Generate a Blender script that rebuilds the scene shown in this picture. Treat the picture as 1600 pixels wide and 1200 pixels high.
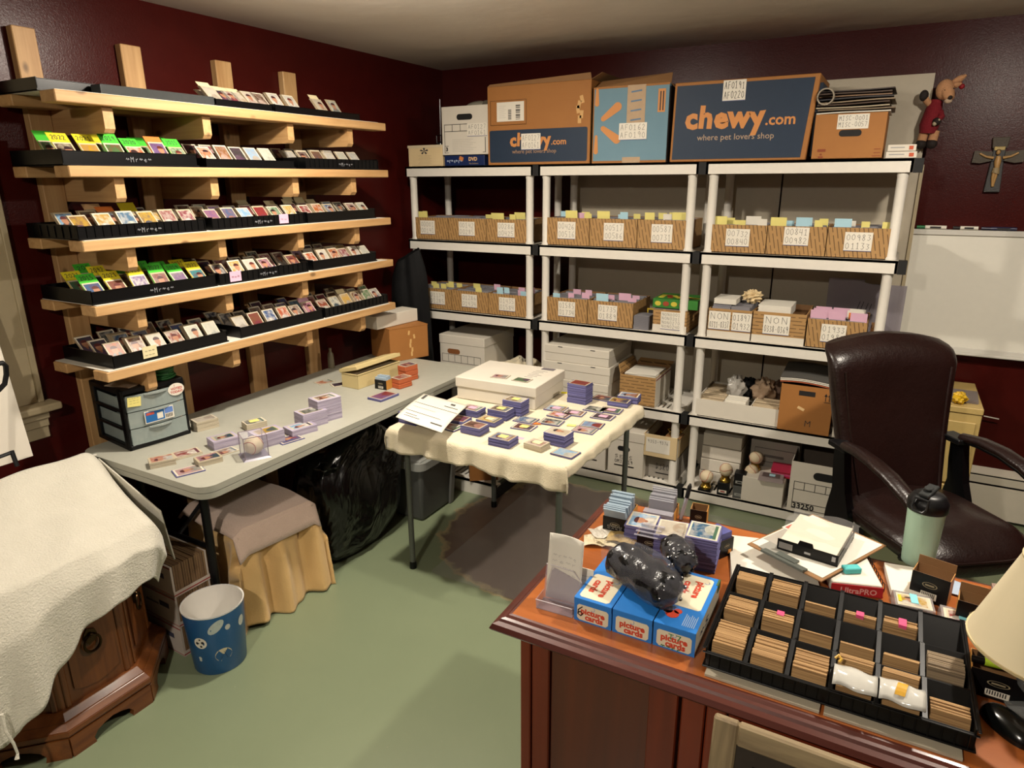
import bpy, bmesh, math, random
from mathutils import Matrix, Vector, Euler
random.seed(7)
R = math.radians; PI = math.pi
scene = bpy.context.scene
COL = scene.collection
for o in list(bpy.data.objects): bpy.data.objects.remove(o)

# ---------------------------------------------------------------- camera, world, lamps, exposure
cam = bpy.data.cameras.new('camera'); cam.sensor_width = 36; cam.lens = 23.74; cam.clip_start = 0.02
co = bpy.data.objects.new('camera', cam); COL.objects.link(co); scene.camera = co
co.matrix_world = Matrix(((0.87472, -0.13597, 0.46516, 2.88670), (0.48460, 0.25551, -0.83659, -3.62495), (-0.00510, 0.95720, 0.28939, 1.79755), (0.00000, 0.00000, 0.00000, 1.00000)))
world = bpy.data.worlds.new('world'); scene.world = world; world.use_nodes = True
world.node_tree.nodes['Background'].inputs[0].default_value = (1, .8, .6, 1)
world.node_tree.nodes['Background'].inputs[1].default_value = 0.0
scene.view_settings.view_transform = 'Standard'; scene.view_settings.look = 'None'
scene.view_settings.gamma = 1; scene.view_settings.exposure = 0.06
scene.view_settings.use_curve_mapping = False
LAMPS = [((1.2, -1.62, 2.46), 40), ((3.42, -1.28, 2.46), 36), ((2.1, -4.35, 2.46), 46)]      # three flush dome lamps: mostly downward, some sideways
LAMP_COLOR = (1.0, .905, .775)
for i, (p, w) in enumerate(LAMPS):
    l = bpy.data.lights.new('dome_light', 'AREA'); l.shape = 'DISK'; l.size = .11; l.energy = w; l.color = LAMP_COLOR
    lo = bpy.data.objects.new('dome_light', l); lo.location = p; COL.objects.link(lo)
    l = bpy.data.lights.new('dome_glow', 'POINT'); l.energy = w*.85; l.color = LAMP_COLOR; l.shadow_soft_size = .05
    lo = bpy.data.objects.new('dome_glow', l); lo.location = (p[0], p[1], p[2]-.03); COL.objects.link(lo)

# ---------------------------------------------------------------- materials
def lin(h):
    if isinstance(h, (tuple, list)): return tuple(h)[:3]
    c = [int(h[i:i+2], 16)/255 for i in (0, 2, 4)]
    return tuple(x/12.92 if x <= .04045 else ((x+.055)/1.055)**2.4 for x in c)
_M = {}
class N:                                                        # tiny node helper
    def __init__(s, name):
        s.m = bpy.data.materials.new(name); s.m.use_nodes = True
        s.t = s.m.node_tree; s.n = s.t.nodes; s.b = s.n['Principled BSDF']
    def new(s, typ, **kw):
        n = s.n.new(typ)
        for k, v in kw.items():
            if k.startswith('i_'): n.inputs[k[2:].replace('_', ' ')].default_value = v
            else: setattr(n, k, v)
        return n
    def link(s, a, b): s.t.links.new(a, b)
    def coord(s, out='Object', scale=(1, 1, 1), rot=(0, 0, 0), loc=(0, 0, 0)):
        c = s.new('ShaderNodeTexCoord'); m = s.new('ShaderNodeMapping')
        m.inputs['Scale'].default_value = scale; m.inputs['Rotation'].default_value = rot; m.inputs['Location'].default_value = loc
        s.link(c.outputs[out], m.inputs[0]); return m.outputs[0]
    def noise(s, vec, scale, detail=3, rough=.55, out=0, dist=0):
        n = s.new('ShaderNodeTexNoise', i_Scale=scale, i_Detail=detail, i_Roughness=rough, i_Distortion=dist)
        s.link(vec, n.inputs['Vector']); return n.outputs[out]
    def ramp(s, fac, stops):
        r = s.new('ShaderNodeValToRGB'); e = r.color_ramp.elements
        while len(e) < len(stops): e.new(.5)
        for i, (p, c) in enumerate(stops):
            e[i].position = p; c = lin(c) if not isinstance(c, float) else (c,)*3; e[i].color = (*c, 1)
        s.link(fac, r.inputs[0]); return r.outputs[0]
    def math(s, op, a, b=None, c=None):
        n = s.new('ShaderNodeMath', operation=op)
        for i, x in enumerate((a, b, c)):
            if x is None: continue
            if isinstance(x, (int, float)): n.inputs[i].default_value = x
            else: s.link(x, n.inputs[i])
        return n.outputs[0]
    def mix(s, fac, a, b, blend='MIX'):
        n = s.new('ShaderNodeMix', data_type='RGBA', blend_type=blend)
        for i, x in ((0, fac), (6, a), (7, b)):
            if isinstance(x, (int, float)): n.inputs[i].default_value = x
            elif isinstance(x, (str, tuple)): n.inputs[i].default_value = (*lin(x), 1)
            else: s.link(x, n.inputs[i])
        return n.outputs[2]
    def bump(s, h, strength=.3, dist=.01):
        b = s.new('ShaderNodeBump', i_Strength=strength, i_Distance=dist); s.link(h, b.inputs['Height']); s.link(b.outputs[0], s.b.inputs['Normal'])
    def base(s, c):
        if isinstance(c, (str, tuple)): s.b.inputs['Base Color'].default_value = (*lin(c), 1)
        else: s.link(c, s.b.inputs['Base Color'])
    def set(s, **kw):
        for k, v in kw.items(): s.b.inputs[k.replace('_', ' ')].default_value = v
def M(col, rough=.6, var=.12, vs=30, bump=0, bs=200, metal=0, spec=.5, coat=0, alpha=1, trans=0, ior=1.45, sub=0, name=None):
    """plain procedural material: colour with a little noise variation, optional fine bump"""
    key = (col, rough, var, vs, bump, bs, metal, spec, coat, alpha, trans)
    if key in _M: return _M[key]
    k = N(name or 'paint_' + str(col)); v = k.coord()
    c = lin(col)
    lo = tuple(x*(1-var) for x in c); hi = tuple(min(1, x*(1+var)) for x in c)
    if var: k.base(k.mix(k.noise(v, vs), lo, hi))
    else: k.base(c)
    k.set(Roughness=rough, Metallic=metal, Coat_Weight=coat, Alpha=alpha, IOR=ior)
    k.b.inputs['Specular IOR Level'].default_value = spec
    k.b.inputs['Transmission Weight'].default_value = trans
    if bump: k.bump(k.noise(v, bs, 2), bump, .004)
    _M[key] = k.m; return k.m
def mat(f): _M[f.__name__] = f(N(f.__name__)).m; return _M[f.__name__]

# ---------------------------------------------------------------- mesh builder
class B:
    def __init__(s): s.v = []; s.f = []; s.m = []; s.uv = {}; s.T = Matrix()
    def add(s, vs, fs, m=0):
        o = len(s.v); s.v += [tuple(s.T @ Vector(p)) for p in vs]
        for f in fs: s.f.append(tuple(i+o for i in f)); s.m.append(m)
        return s
    def box(s, x0, y0, z0, x1, y1, z1, m=0):
        return s.add([(x0,y0,z0),(x1,y0,z0),(x1,y1,z0),(x0,y1,z0),(x0,y0,z1),(x1,y0,z1),(x1,y1,z1),(x0,y1,z1)],
                     [(3,2,1,0),(4,5,6,7),(0,1,5,4),(1,2,6,5),(2,3,7,6),(3,0,4,7)], m)
    def hexa(s, p, m=0):                                       # 8 free corners, same order as box
        return s.add(p, [(3,2,1,0),(4,5,6,7),(0,1,5,4),(1,2,6,5),(2,3,7,6),(3,0,4,7)], m)
    def frus(s, x0, y0, x1, y1, z0, z1, i, m=0):               # box with inset (or flared) top
        return s.hexa([(x0,y0,z0),(x1,y0,z0),(x1,y1,z0),(x0,y1,z0),(x0+i,y0+i,z1),(x1-i,y0+i,z1),(x1-i,y1-i,z1),(x0+i,y1-i,z1)], m)
    def ob(s, c, d, rot=(0,0,0), m=0):                          # oriented box, centre and sizes
        t = s.T; s.T = t @ Matrix.Translation(c) @ Euler(rot).to_matrix().to_4x4()
        s.box(-d[0]/2,-d[1]/2,-d[2]/2,d[0]/2,d[1]/2,d[2]/2,m); s.T = t; return s
    def quad(s, p, m=0, uv=True):
        if uv: s.uv[len(s.f)] = [(0,0),(1,0),(1,1),(0,1)]
        return s.add(p, [tuple(range(len(p)))], m)
    def prism(s, poly, a, b, ax='z', m=0, m2=None):             # polygon extruded along an axis (other two axes cyclic)
        n = len(poly)
        def P(u, v, w): return {'z':(u,v,w),'y':(u,w,v),'x':(w,u,v)}[ax]
        vs = [P(u,v,a) for u,v in poly] + [P(u,v,b) for u,v in poly]
        s.add(vs, [(i,(i+1)%n,(i+1)%n+n,i+n) for i in range(n)], m)
        return s.add(vs, [tuple(range(n))[::-1], tuple(range(n,2*n))], m if m2 is None else m2)
    def tube(s, pts, r, n=8, m=0, caps=True):
        pts = [Vector(p) for p in pts]; rs = r if isinstance(r, (list, tuple)) else [r]*len(pts); vs = []; fs = []
        up = None
        for i, p in enumerate(pts):
            d = (pts[min(i+1,len(pts)-1)] - pts[max(i-1,0)]).normalized()
            if up is None:
                up = Vector((0,0,1)) if abs(d.z) < .9 else Vector((1,0,0))
            a = d.cross(up).normalized(); up = a.cross(d).normalized()
            for k in range(n):
                t = 2*PI*k/n; vs.append(p + (a*math.cos(t) + up*math.sin(t))*rs[i])
        for i in range(len(pts)-1):
            for k in range(n): fs.append((i*n+k, i*n+(k+1)%n, (i+1)*n+(k+1)%n, (i+1)*n+k))
        if caps: fs += [tuple(range(n))[::-1], tuple(range((len(pts)-1)*n, len(pts)*n))]
        return s.add(vs, fs, m)
    def lathe(s, prof, n=24, m=0, c=(0,0), caps=True, sq=1):
        vs = []; fs = []
        for r, z in prof:
            for k in range(n): t = 2*PI*k/n; vs.append((c[0]+r*math.cos(t), c[1]+r*math.sin(t)*sq, z))
        for i in range(len(prof)-1):
            for k in range(n): fs.append((i*n+k, i*n+(k+1)%n, (i+1)*n+(k+1)%n, (i+1)*n+k))
        if caps: fs += [tuple(range(n))[::-1], tuple(range((len(prof)-1)*n, len(prof)*n))]
        return s.add(vs, fs, m)
    def ball(s, c, r, n=16, m=0, sc=(1,1,1)):
        k = n//2; vs = []; fs = []
        for i in range(k+1):
            a = PI*i/k
            for j in range(n):
                t = 2*PI*j/n; vs.append((c[0]+r*sc[0]*math.sin(a)*math.cos(t), c[1]+r*sc[1]*math.sin(a)*math.sin(t), c[2]-r*sc[2]*math.cos(a)))
        for i in range(k):
            for j in range(n):
                f = (i*n+j, i*n+(j+1)%n, (i+1)*n+(j+1)%n, (i+1)*n+j); fs.append(f)
        return s.add(vs, fs, m)
    def grid(s, fn, nu, nv, m=0, wrap=False):
        vs = [fn(i/nu, j/nv) for j in range(nv+1) for i in range(nu+1)]
        fs = [(j*(nu+1)+i, j*(nu+1)+i+1, (j+1)*(nu+1)+i+1, (j+1)*(nu+1)+i) for j in range(nv) for i in range(nu)]
        return s.add(vs, fs, m)
    def mesh(s, name, mats, smooth=False):
        me = bpy.data.meshes.new(name); me.from_pydata(s.v, [], s.f)
        for x in (mats if isinstance(mats, (list, tuple)) else [mats]): me.materials.append(x)
        me.polygons.foreach_set('material_index', s.m)
        if s.uv:
            ul = me.uv_layers.new(name='UVMap')
            for fi, uvs in s.uv.items():
                for li, uv in zip(me.polygons[fi].loop_indices, uvs): ul.data[li].uv = uv
        me.validate(); me.update()
        if smooth: me.shade_smooth(); me.set_sharp_from_angle(angle=R(smooth if smooth is not True else 40))
        return me
    def done(s, name, mats, parent=None, smooth=False, bevel=0, seg=1, solid=0, sub=0, loc=None, rot=None):
        o = bpy.data.objects.new(name, s.mesh(name, mats, smooth)); COL.objects.link(o)
        if parent: o.parent = parent
        if loc: o.location = loc
        if rot: o.rotation_euler = rot
        if solid: md = o.modifiers.new('s', 'SOLIDIFY'); md.thickness = solid; md.offset = 0
        if bevel: md = o.modifiers.new('b', 'BEVEL'); md.width = bevel; md.segments = seg; md.limit_method = 'ANGLE'; md.angle_limit = R(40)
        if sub: md = o.modifiers.new('u', 'SUBSURF'); md.levels = md.render_levels = sub
        return o
def thing(name, label, cat, loc=(0,0,0), rz=0, group=None):
    o = bpy.data.objects.new(name, None); COL.objects.link(o); o.empty_display_size = .05
    o.location = loc; o.rotation_euler = (0,0,rz); return tag(o, label, cat, group)
def tag(o, label, cat, group=None):
    o['label'] = label; o['category'] = cat
    if group: o['group'] = group
    return o
def struct(o): o['kind'] = 'structure'; return o
def copy(o, parent=None):
    c = o.copy(); COL.objects.link(c); c.parent = parent
    for ch in list(o.children): copy(ch, c)
    return c
def frame(A, Bp):                                               # front-left and front-right base corners -> origin, turn, width
    d = Vector(Bp) - Vector(A); return tuple(A), math.atan2(d.y, d.x), Vector((d.x, d.y)).length
FRONT = (PI/2, 0, 0); TOP = (0, 0, 0); SIDE = (PI/2, 0, PI/2)
_T = {}
def text(s, parent, loc, size, m, rot=FRONT, align='CENTER', bold=0, name='lettering', sx=1, shear=0, spacing=1):
    key = (s, size, align, bold, shear, spacing, m.name)
    if key not in _T:
        cu = bpy.data.curves.new('t', 'FONT'); cu.body = s; cu.size = size; cu.align_x = align; cu.align_y = 'CENTER'
        cu.offset = bold; cu.extrude = .0002; cu.shear = shear; cu.space_character = spacing; cu.resolution_u = 2
        t = bpy.data.objects.new('t', cu); COL.objects.link(t)
        me = bpy.data.meshes.new_from_object(t.evaluated_get(bpy.context.evaluated_depsgraph_get()))
        bpy.data.objects.remove(t); me.materials.clear(); me.materials.append(m); me.name = 'lettering'; _T[key] = me
    o = bpy.data.objects.new(name, _T[key]); COL.objects.link(o); o.parent = parent; o.location = loc; o.rotation_euler = rot; o.scale = (sx, 1, 1)
    return o
# hand-drawn capitals and digits as strokes on a 0..1 by 0..1 cell
G = {'0':[[(.5,1),(.1,.75),(.1,.25),(.5,0),(.9,.25),(.9,.75),(.5,1)]],'1':[[(.2,.8),(.55,1),(.55,0)],[(.2,0),(.9,0)]],
 '2':[[(.1,.8),(.5,1),(.9,.75),(.1,0),(.9,0)]],'3':[[(.1,.95),(.85,.9),(.45,.55),(.9,.3),(.5,0),(.1,.1)]],'4':[[(.2,1),(.1,.45),(.9,.45)],[(.8,1),(.8,0)]],
 '5':[[(.9,1),(.2,1),(.15,.55),(.8,.5),(.8,.1),(.1,0)]],'6':[[(.8,1),(.2,.6),(.15,.15),(.6,0),(.9,.25),(.5,.45),(.2,.3)]],'7':[[(.1,1),(.9,1),(.4,0)]],
 '8':[[(.5,.52),(.15,.8),(.5,1),(.85,.8),(.5,.52),(.1,.25),(.5,0),(.9,.25),(.5,.52)]],'9':[[(.85,.7),(.5,.5),(.15,.75),(.5,1),(.85,.8),(.8,0)]],
 'A':[[(.05,0),(.5,1),(.95,0)],[(.25,.4),(.75,.4)]],'F':[[(.9,1),(.15,1),(.15,0)],[(.15,.55),(.75,.55)]],'M':[[(.1,0),(.1,1),(.5,.5),(.9,1),(.9,0)]],
 'I':[[(.2,1),(.8,1)],[(.5,1),(.5,0)],[(.2,0),(.8,0)]],'S':[[(.9,.9),(.5,1),(.15,.75),(.85,.3),(.5,0),(.1,.1)]],'C':[[(.9,.85),(.5,1),(.1,.7),(.1,.3),(.5,0),(.9,.15)]],
 'N':[[(.1,0),(.1,1),(.9,0),(.9,1)]],'O':[[(.5,1),(.1,.75),(.1,.25),(.5,0),(.9,.25),(.9,.75),(.5,1)]],'-':[[(.2,.5),(.8,.5)]],'~':[[(0,.4),(.25,.7),(.5,.3),(.75,.65),(1,.4)]],
 'T':[[(.05,1),(.95,1)],[(.5,1),(.5,0)]],'P':[[(.15,0),(.15,1),(.8,.9),(.8,.6),(.15,.5)]],'U':[[(.1,1),(.15,.2),(.5,0),(.85,.2),(.9,1)]],'L':[[(.15,1),(.15,0),(.9,0)]],
 'r':[[(.2,.55),(.25,0)],[(.22,.4),(.8,.6)]],'e':[[(.15,.3),(.8,.35),(.5,.6),(.15,.3),(.5,0),(.85,.1)]],' ':[],'.':[[(.4,0),(.55,.05)]],
 'B':[[(.15,0),(.15,1),(.75,.85),(.6,.55),(.15,.5)],[(.6,.55),(.85,.25),(.15,0)]],'D':[[(.15,0),(.15,1),(.7,.85),(.85,.4),(.15,0)]],'E':[[(.85,1),(.15,1),(.15,0),(.85,0)],[(.15,.5),(.7,.5)]],
 'G':[[(.9,.85),(.5,1),(.1,.6),(.2,.1),(.85,.1),(.85,.45),(.5,.45)]],'R':[[(.15,0),(.15,1),(.8,.85),(.7,.55),(.15,.5),(.85,0)]]}
INK = M('2c2a2e', .6, 0)
def hand(parent, lines, x0, x1, z0, z1, y=-.0012, m=None, w=.0011, map=None, name='handwriting'):
    """handwriting on the local x-z plane (or through map(u, v) for other faces)"""
    b = B(); nl = len(lines); H = (z1-z0)/nl; f = map or (lambda u, v: (u, y, v)); rnd = random.Random(str(lines))
    for li, s in enumerate(lines):
        cw = (x1-x0)/max(1, len(s)); zb = z1-(li+1)*H+H*.14; hh = H*.72
        for ci, ch in enumerate(s):
            jx, jz, js = rnd.uniform(-.06,.06), rnd.uniform(-.05,.05), rnd.uniform(.9,1.08)
            for st in G.get(ch, []):
                P = [Vector((x0+cw*(ci+.12+jx+.72*u), zb+hh*(jz+v*js))) for u, v in st]
                for a, c in zip(P, P[1:]):
                    d = (c-a); L = d.length
                    if L < 1e-6: continue
                    d /= L; n = Vector((-d.y, d.x))*w/2; a2 = a-d*w*.3; c2 = c+d*w*.3
                    q = [a2-n, c2-n, c2+n, a2+n]; b.add([f(*p) for p in q], [(0,1,2,3)])
    return b.done(name, m or INK, parent)

# ---------------------------------------------------------------- materials of the place
def wallmat(k):
    v = k.coord(); n = k.noise(v, 9, 4); n2 = k.noise(v, 115, 3, dist=1.2)
    k.base(k.mix(n, '340a08', '42100c')); k.set(Roughness=.29); k.b.inputs['Specular IOR Level'].default_value = .15
    k.bump(k.math('ADD', k.math('MULTIPLY', n2, .7), k.math('MULTIPLY', k.noise(v, 130, 2), .35)), .26, .003); return k
wall_red = mat(wallmat)
def ceilmat(k):
    v = k.coord(); k.base(k.mix(k.noise(v, 3), 'd2c8bc', 'dcd2c6')); k.set(Roughness=.45); k.bump(k.noise(v, 4, 3), .25, .02); return k
ceiling_paint = mat(ceilmat)
def floormat(k):
    v = k.coord(); c = k.mix(k.noise(v, 1.6, 3), '6c765c', '7a8468')
    sp = k.ramp(k.noise(v, 95, 1), [(.76, 0.0), (.80, 1.0)])
    c = k.mix(k.math('MULTIPLY', sp, k.ramp(k.noise(v, 2.4, 2), [(.45, 0.0), (.7, .7)])), c, 'a9aa90')
    s = k.new('ShaderNodeSeparateXYZ'); k.link(v, s.inputs[0])
    # worn brown patch where the paint has come off: ellipse with a ragged edge
    dx = k.math('DIVIDE', k.math('SUBTRACT', s.outputs[0], 1.62), .68); dy = k.math('DIVIDE', k.math('SUBTRACT', s.outputs[1], -.72), .62)
    d = k.math('ADD', k.math('ADD', k.math('POWER', k.math('ABSOLUTE', dx), 2.6), k.math('POWER', k.math('ABSOLUTE', dy), 2.6)), k.math('MULTIPLY', k.math('SUBTRACT', k.noise(v, 7, 4), .5), .8))
    patch = k.ramp(d, [(.84, 1.0), (.94, 0.0)]); edge = k.math('MULTIPLY', k.ramp(d, [(.84, 0.0), (.92, 1.0)]), k.ramp(d, [(.96, 1.0), (1.0, 0.0)]))
    br = k.mix(k.noise(v, 12, 4), '57463c', '6b5a4e')
    c = k.mix(patch, c, br); c = k.mix(k.math('MULTIPLY', edge, k.noise(v, 14, 2)), c, 'a98d68')
    k.base(c); k.set(Roughness=.34); k.bump(k.noise(v, 22, 2), .05, .004); return k
floor_paint = mat(floormat)
def woodmat(name, c1, c2, axis, rough=.55, knots=True, sc=1, coat=0):
    k = N(name); s = [26*sc]*3; s['xyz'.index(axis)] = 1.6*sc
    v = k.coord(scale=tuple(s)); n = k.noise(v, 1.3, 4, .6, dist=.6); c = k.mix(k.ramp(n, [(.3, 0.0), (.7, 1.0)]), c1, c2)
    if knots:
        w = [9]*3; w['xyz'.index(axis)] = 5; vo = k.new('ShaderNodeTexVoronoi', i_Scale=1.0); k.link(k.coord(scale=tuple(w)), vo.inputs['Vector'])
        c = k.mix(k.ramp(vo.outputs['Distance'], [(.06, 1.0), (.13, 0.0)]), c, tuple(x*.45 for x in lin(c1)))
    k.base(c); k.b.inputs['Specular IOR Level'].default_value = .38; k.set(Roughness=rough, Coat_Weight=coat, Coat_Roughness=.15); k.bump(n, .12, .003); return k.m
PINE = {a: woodmat('pine_'+a, 'a67e50', 'c29c6b', a) for a in 'xyz'}
OAK = {a: woodmat('oak_'+a, '50280e', '70401a', a, .4, False, .8, .08) for a in 'xyz'}
CHERRY = {a: woodmat('cherry_'+a, '521b0b', '6e2812', a, .36, False, .5, .1) for a in 'xyz'}
CHTOP = woodmat('cherry_top', '8c4a1e', 'a45e2e', 'x', .26, False, .35, .5)
CHDARK = woodmat('cherry_edge', '3a1208', '521d0d', 'x', .4, False, .5, .25)
def cardboard(name, c1, c2):
    k = N(name); v = k.coord(); n = k.noise(v, 7, 3); f = k.noise(k.coord(scale=(1, 1, 220)), 2.5, 1)
    k.base(k.mix(k.math('ADD', k.math('MULTIPLY', n, .7), k.math('MULTIPLY', f, .3)), c1, c2)); k.set(Roughness=.72); k.bump(f, .05, .002); return k.m
CARD = cardboard('cardboard', '98683a', 'ab7a48'); CARD2 = cardboard('cardboard_orange', '8e5a26', '9e6a32'); CARDIN = cardboard('cardboard_dark', '7a5634', '8c673f')
WHITEBOX = cardboard('white_cardboard', 'c3bcae', 'cfc8ba'); CREAMBOX = cardboard('cream_cardboard', 'c2ab80', 'ceb990')
GREYBOX = cardboard('grey_cardboard', '8d877d', '99938a')
def carton(k, hz=False):                                                  # brown carton printed all over with slanted dark lettering rows
    v = k.coord(); s = k.new('ShaderNodeSeparateXYZ'); k.link(v, s.inputs[0])
    h = k.math('ADD', s.outputs[0], s.outputs[1])
    u = k.math('ADD', h, k.math('MULTIPLY', s.outputs[2], .22)); w = k.math('ADD', s.outputs[2], k.math('MULTIPLY', h, -.22))
    if hz: u, w = s.outputs[2], h
    line = k.math('LESS_THAN', k.math('ABSOLUTE', k.math('SUBTRACT', k.math('FRACT', k.math('MULTIPLY', u, 52)), .5)), .11)
    col = k.math('FLOOR', k.math('MULTIPLY', u, 52))
    dash = k.math('LESS_THAN', k.math('FRACT', k.math('ADD', k.math('MULTIPLY', w, 11), k.math('MULTIPLY', col, .37))), .84)
    let = k.math('LESS_THAN', k.math('FRACT', k.math('MULTIPLY', w, 140)), .8)
    c = k.mix(k.noise(v, 8), '93703f', 'a58050'); k.base(k.mix(k.math('MULTIPLY', line, k.math('MULTIPLY', dash, let)), c, '4a3018')); k.set(Roughness=.7); return k
PRINTED = mat(carton)
def carton_flat(k): return carton(k, True)
PRINTED2 = mat(carton_flat)
def towelmat(name, c1, c2, sc=1):
    k = N(name); v = k.coord(); n = k.noise(v, 160*sc, 2); k.base(k.mix(k.noise(v, 14), c1, c2)); k.set(Roughness=.95, Sheen_Weight=.25)
    k.bump(k.math('ADD', n, k.math('MULTIPLY', k.noise(v, 30, 3), .6)), .6, .005); return k.m
TOWEL = towelmat('cream_towel', 'b9b4a5', 'c6c1b3'); CLOTH = towelmat('cream_cloth', 'd0c4a6', 'dcd0b3', 2); PINK = towelmat('pink_blanket', 'bda495', 'cab2a3')
SHEET = towelmat('yellow_sheet', 'cba467', 'd8b276', 3); BLACKCLOTH = M('060607', .75, .2, bump=.4, bs=30, spec=.25)
def leathermat(k):
    v = k.coord(); n = k.noise(v, 120, 2); k.base(k.mix(k.noise(v, 6), '150907', '1f0e0b')); k.set(Roughness=.34); k.bump(k.math('ADD', k.math('MULTIPLY', n, .2), k.noise(v, 7, 3)), .5, .012); return k
LEATHER = mat(leathermat)
def bagmat(k):
    v = k.coord(); k.base('070707'); k.set(Roughness=.24); k.bump(k.noise(v, 2.6, 3, .5, dist=1.8), .8, .08); return k
BINBAG = mat(bagmat)
BLACK = M('08080a', .4, .1, spec=.35); BLACKP = M('070708', .30, .1, spec=.35); MATBLACK = M('0b0b0b', .7, .1)
WHITE = M('d6d0c2', .55, .03); PAPER = M('d2cdc0', .75, .04); OFFW = M('c9c1b0', .6, .04); SHELF = M('d0cbc0', .5, .04, name='grey_resin')
TABLEGREY = M('a09f93', .5, .06, bump=.15, bs=400); STEEL = M('5c605a', .4, .1, metal=.3); DARK = M('1a1718', .6)
YEL = M('d3c877', .8, .05); PNK = M('c9a0b4', .8, .05); BLU = M('9fc3cf', .8, .05); NOTE = {'y': YEL, 'p': PNK, 'b': BLU, 'w': PAPER, 'o': M('d0702c', .8, .05),
    'g': M('3fb02c', .8, .05), 'Y': M('cbbd1c', .8, .05), 'c': M('cfc39a', .8, .05), 'd': M('c8a070', .8, .05)}
TAN = M('b39a60', .45, .05); GOLD = M('a8883c', .25, .1, metal=.9); BALL = M('c8b89a', .6, .05); RED = M('a01c18', .6); NAVY = M('14273c', .6, .08); BLUE = M('1c5f9e', .5, .05)
CLEAR = M('c8c6d8', .1, 0, alpha=.13, name='clear_plastic'); FROST = M('a2aeaa', .35, .05, alpha=.5, name='frosted_plastic'); SLEEVE = M('d2d8de', .2, .03, alpha=.5, name='sleeve_plastic')
PURPLE = M('62629a', .25, .25, vs=260, name='toploader_plastic'); LILAC = M('a39aac', .25, .12, vs=200, name='clear_case_edge')
def edges(name, a, b, scale):                                   # stacked card edges: fine stripes
    k = N(name); v = k.coord(scale=scale); k.base(k.mix(k.ramp(k.noise(v, 1, 1), [(.35, 0.0), (.65, 1.0)]), a, b)); k.set(Roughness=.8); return k.m
EDGEZ = edges('card_edges_flat', '8f8370', 'd0c6ae', (2, 2, 900)); EDGEY = edges('card_edges_upright', '6e5d44', 'c8b698', (2, 900, 2))
PURPLE = edges('toploader_edges', '302f58', '7876aa', (2, 2, 330)); LILAC = edges('clear_case_edges', '8b8296', 'b6adbe', (2, 2, 260))
TANEDGE = edges('old_card_edges', '7a5a36', 'b08c5c', (3, 1100, 3))
def artmat(k):                                                  # portrait-like picture card: border, coloured ground, figure with head, cap and shirt
    uv = k.new('ShaderNodeTexCoord').outputs['UV']; s = k.new('ShaderNodeSeparateXYZ'); k.link(uv, s.inputs[0]); u, v = s.outputs[0], s.outputs[1]
    oi = k.new('ShaderNodeObjectInfo'); rnd = oi.outputs['Random']
    def disc(cx, cy, rx, ry):
        a = k.math('DIVIDE', k.math('SUBTRACT', u, cx), rx); b = k.math('DIVIDE', k.math('SUBTRACT', v, cy), ry)
        return k.math('LESS_THAN', k.math('ADD', k.math('MULTIPLY', a, a), k.math('MULTIPLY', b, b)), 1)
    m = k.new('ShaderNodeMapping'); k.link(uv, m.inputs[0]); cx = k.new('ShaderNodeCombineXYZ'); k.link(k.math('MULTIPLY', rnd, 37), cx.inputs[0]); k.link(cx.outputs[0], m.inputs['Location'])
    n = k.noise(m.outputs[0], 4.5, 3); n2 = k.noise(m.outputs[0], 4, 3); vis = k.math('GREATER_THAN', k.math('FRACT', k.math('MULTIPLY', rnd, 17.9)), .42)
    hue = k.ramp(k.math('FRACT', k.math('MULTIPLY', rnd, 7.3)), [(0, '6b2a1c'), (.18, '274a6e'), (.36, '5d5a44'), (.52, '2d5a3a'), (.7, '6b6f78'), (.85, '8a5a24'), (1, '2a2730')])
    c = k.mix(k.math('MULTIPLY', n, .5), oi.outputs['Color'], hue)
    shirt = k.ramp(k.math('FRACT', k.math('MULTIPLY', rnd, 3.7)), [(0, 'c2bcb0'), (.4, 'a8a49c'), (.5, '7a2420'), (.75, '26334e'), (1, 'b5ab95')])
    hx = k.math('ADD', .36, k.math('MULTIPLY', k.math('FRACT', k.math('MULTIPLY', rnd, 11.1)), .28))
    c = k.mix(k.ramp(n2, [(.42, 0.0), (.62, .6)]), c, shirt); c = k.mix(disc(hx, .08, .36, .42), c, k.mix(k.ramp(n2, [(.4, 0.0), (.6, .45)]), shirt, hue)); c = k.mix(k.math('MULTIPLY', vis, disc(hx, .42, .08, .12)), c, '8a5a44'); c = k.mix(k.math('MULTIPLY', vis, disc(hx, .58, .19, .17)), c, k.mix(n, '8a5840', 'b08468')); c = k.mix(k.math('MULTIPLY', k.math('MULTIPLY', vis, disc(hx, .68, .21, .13)), k.math('GREATER_THAN', v, .66)), c, k.mix(k.math('FRACT', k.math('MULTIPLY', rnd, 13.7)), '241c22', '5a2420'))
    band = k.math('MULTIPLY', k.math('LESS_THAN', v, .17), k.math('GREATER_THAN', k.math('FRACT', k.math('MULTIPLY', rnd, 5.3)), .45)); c = k.mix(band, c, hue)
    e = k.math('MINIMUM', k.math('MINIMUM', u, k.math('SUBTRACT', 1, u)), k.math('MINIMUM', v, k.math('SUBTRACT', 1, v)))
    c = k.mix(k.math('LESS_THAN', e, .065), c, k.mix(k.math('FRACT', k.math('MULTIPLY', rnd, 9.1)), 'cfc7b4', 'a89878')); k.base(c); k.set(Roughness=.35); return k
ART = mat(artmat)

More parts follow.
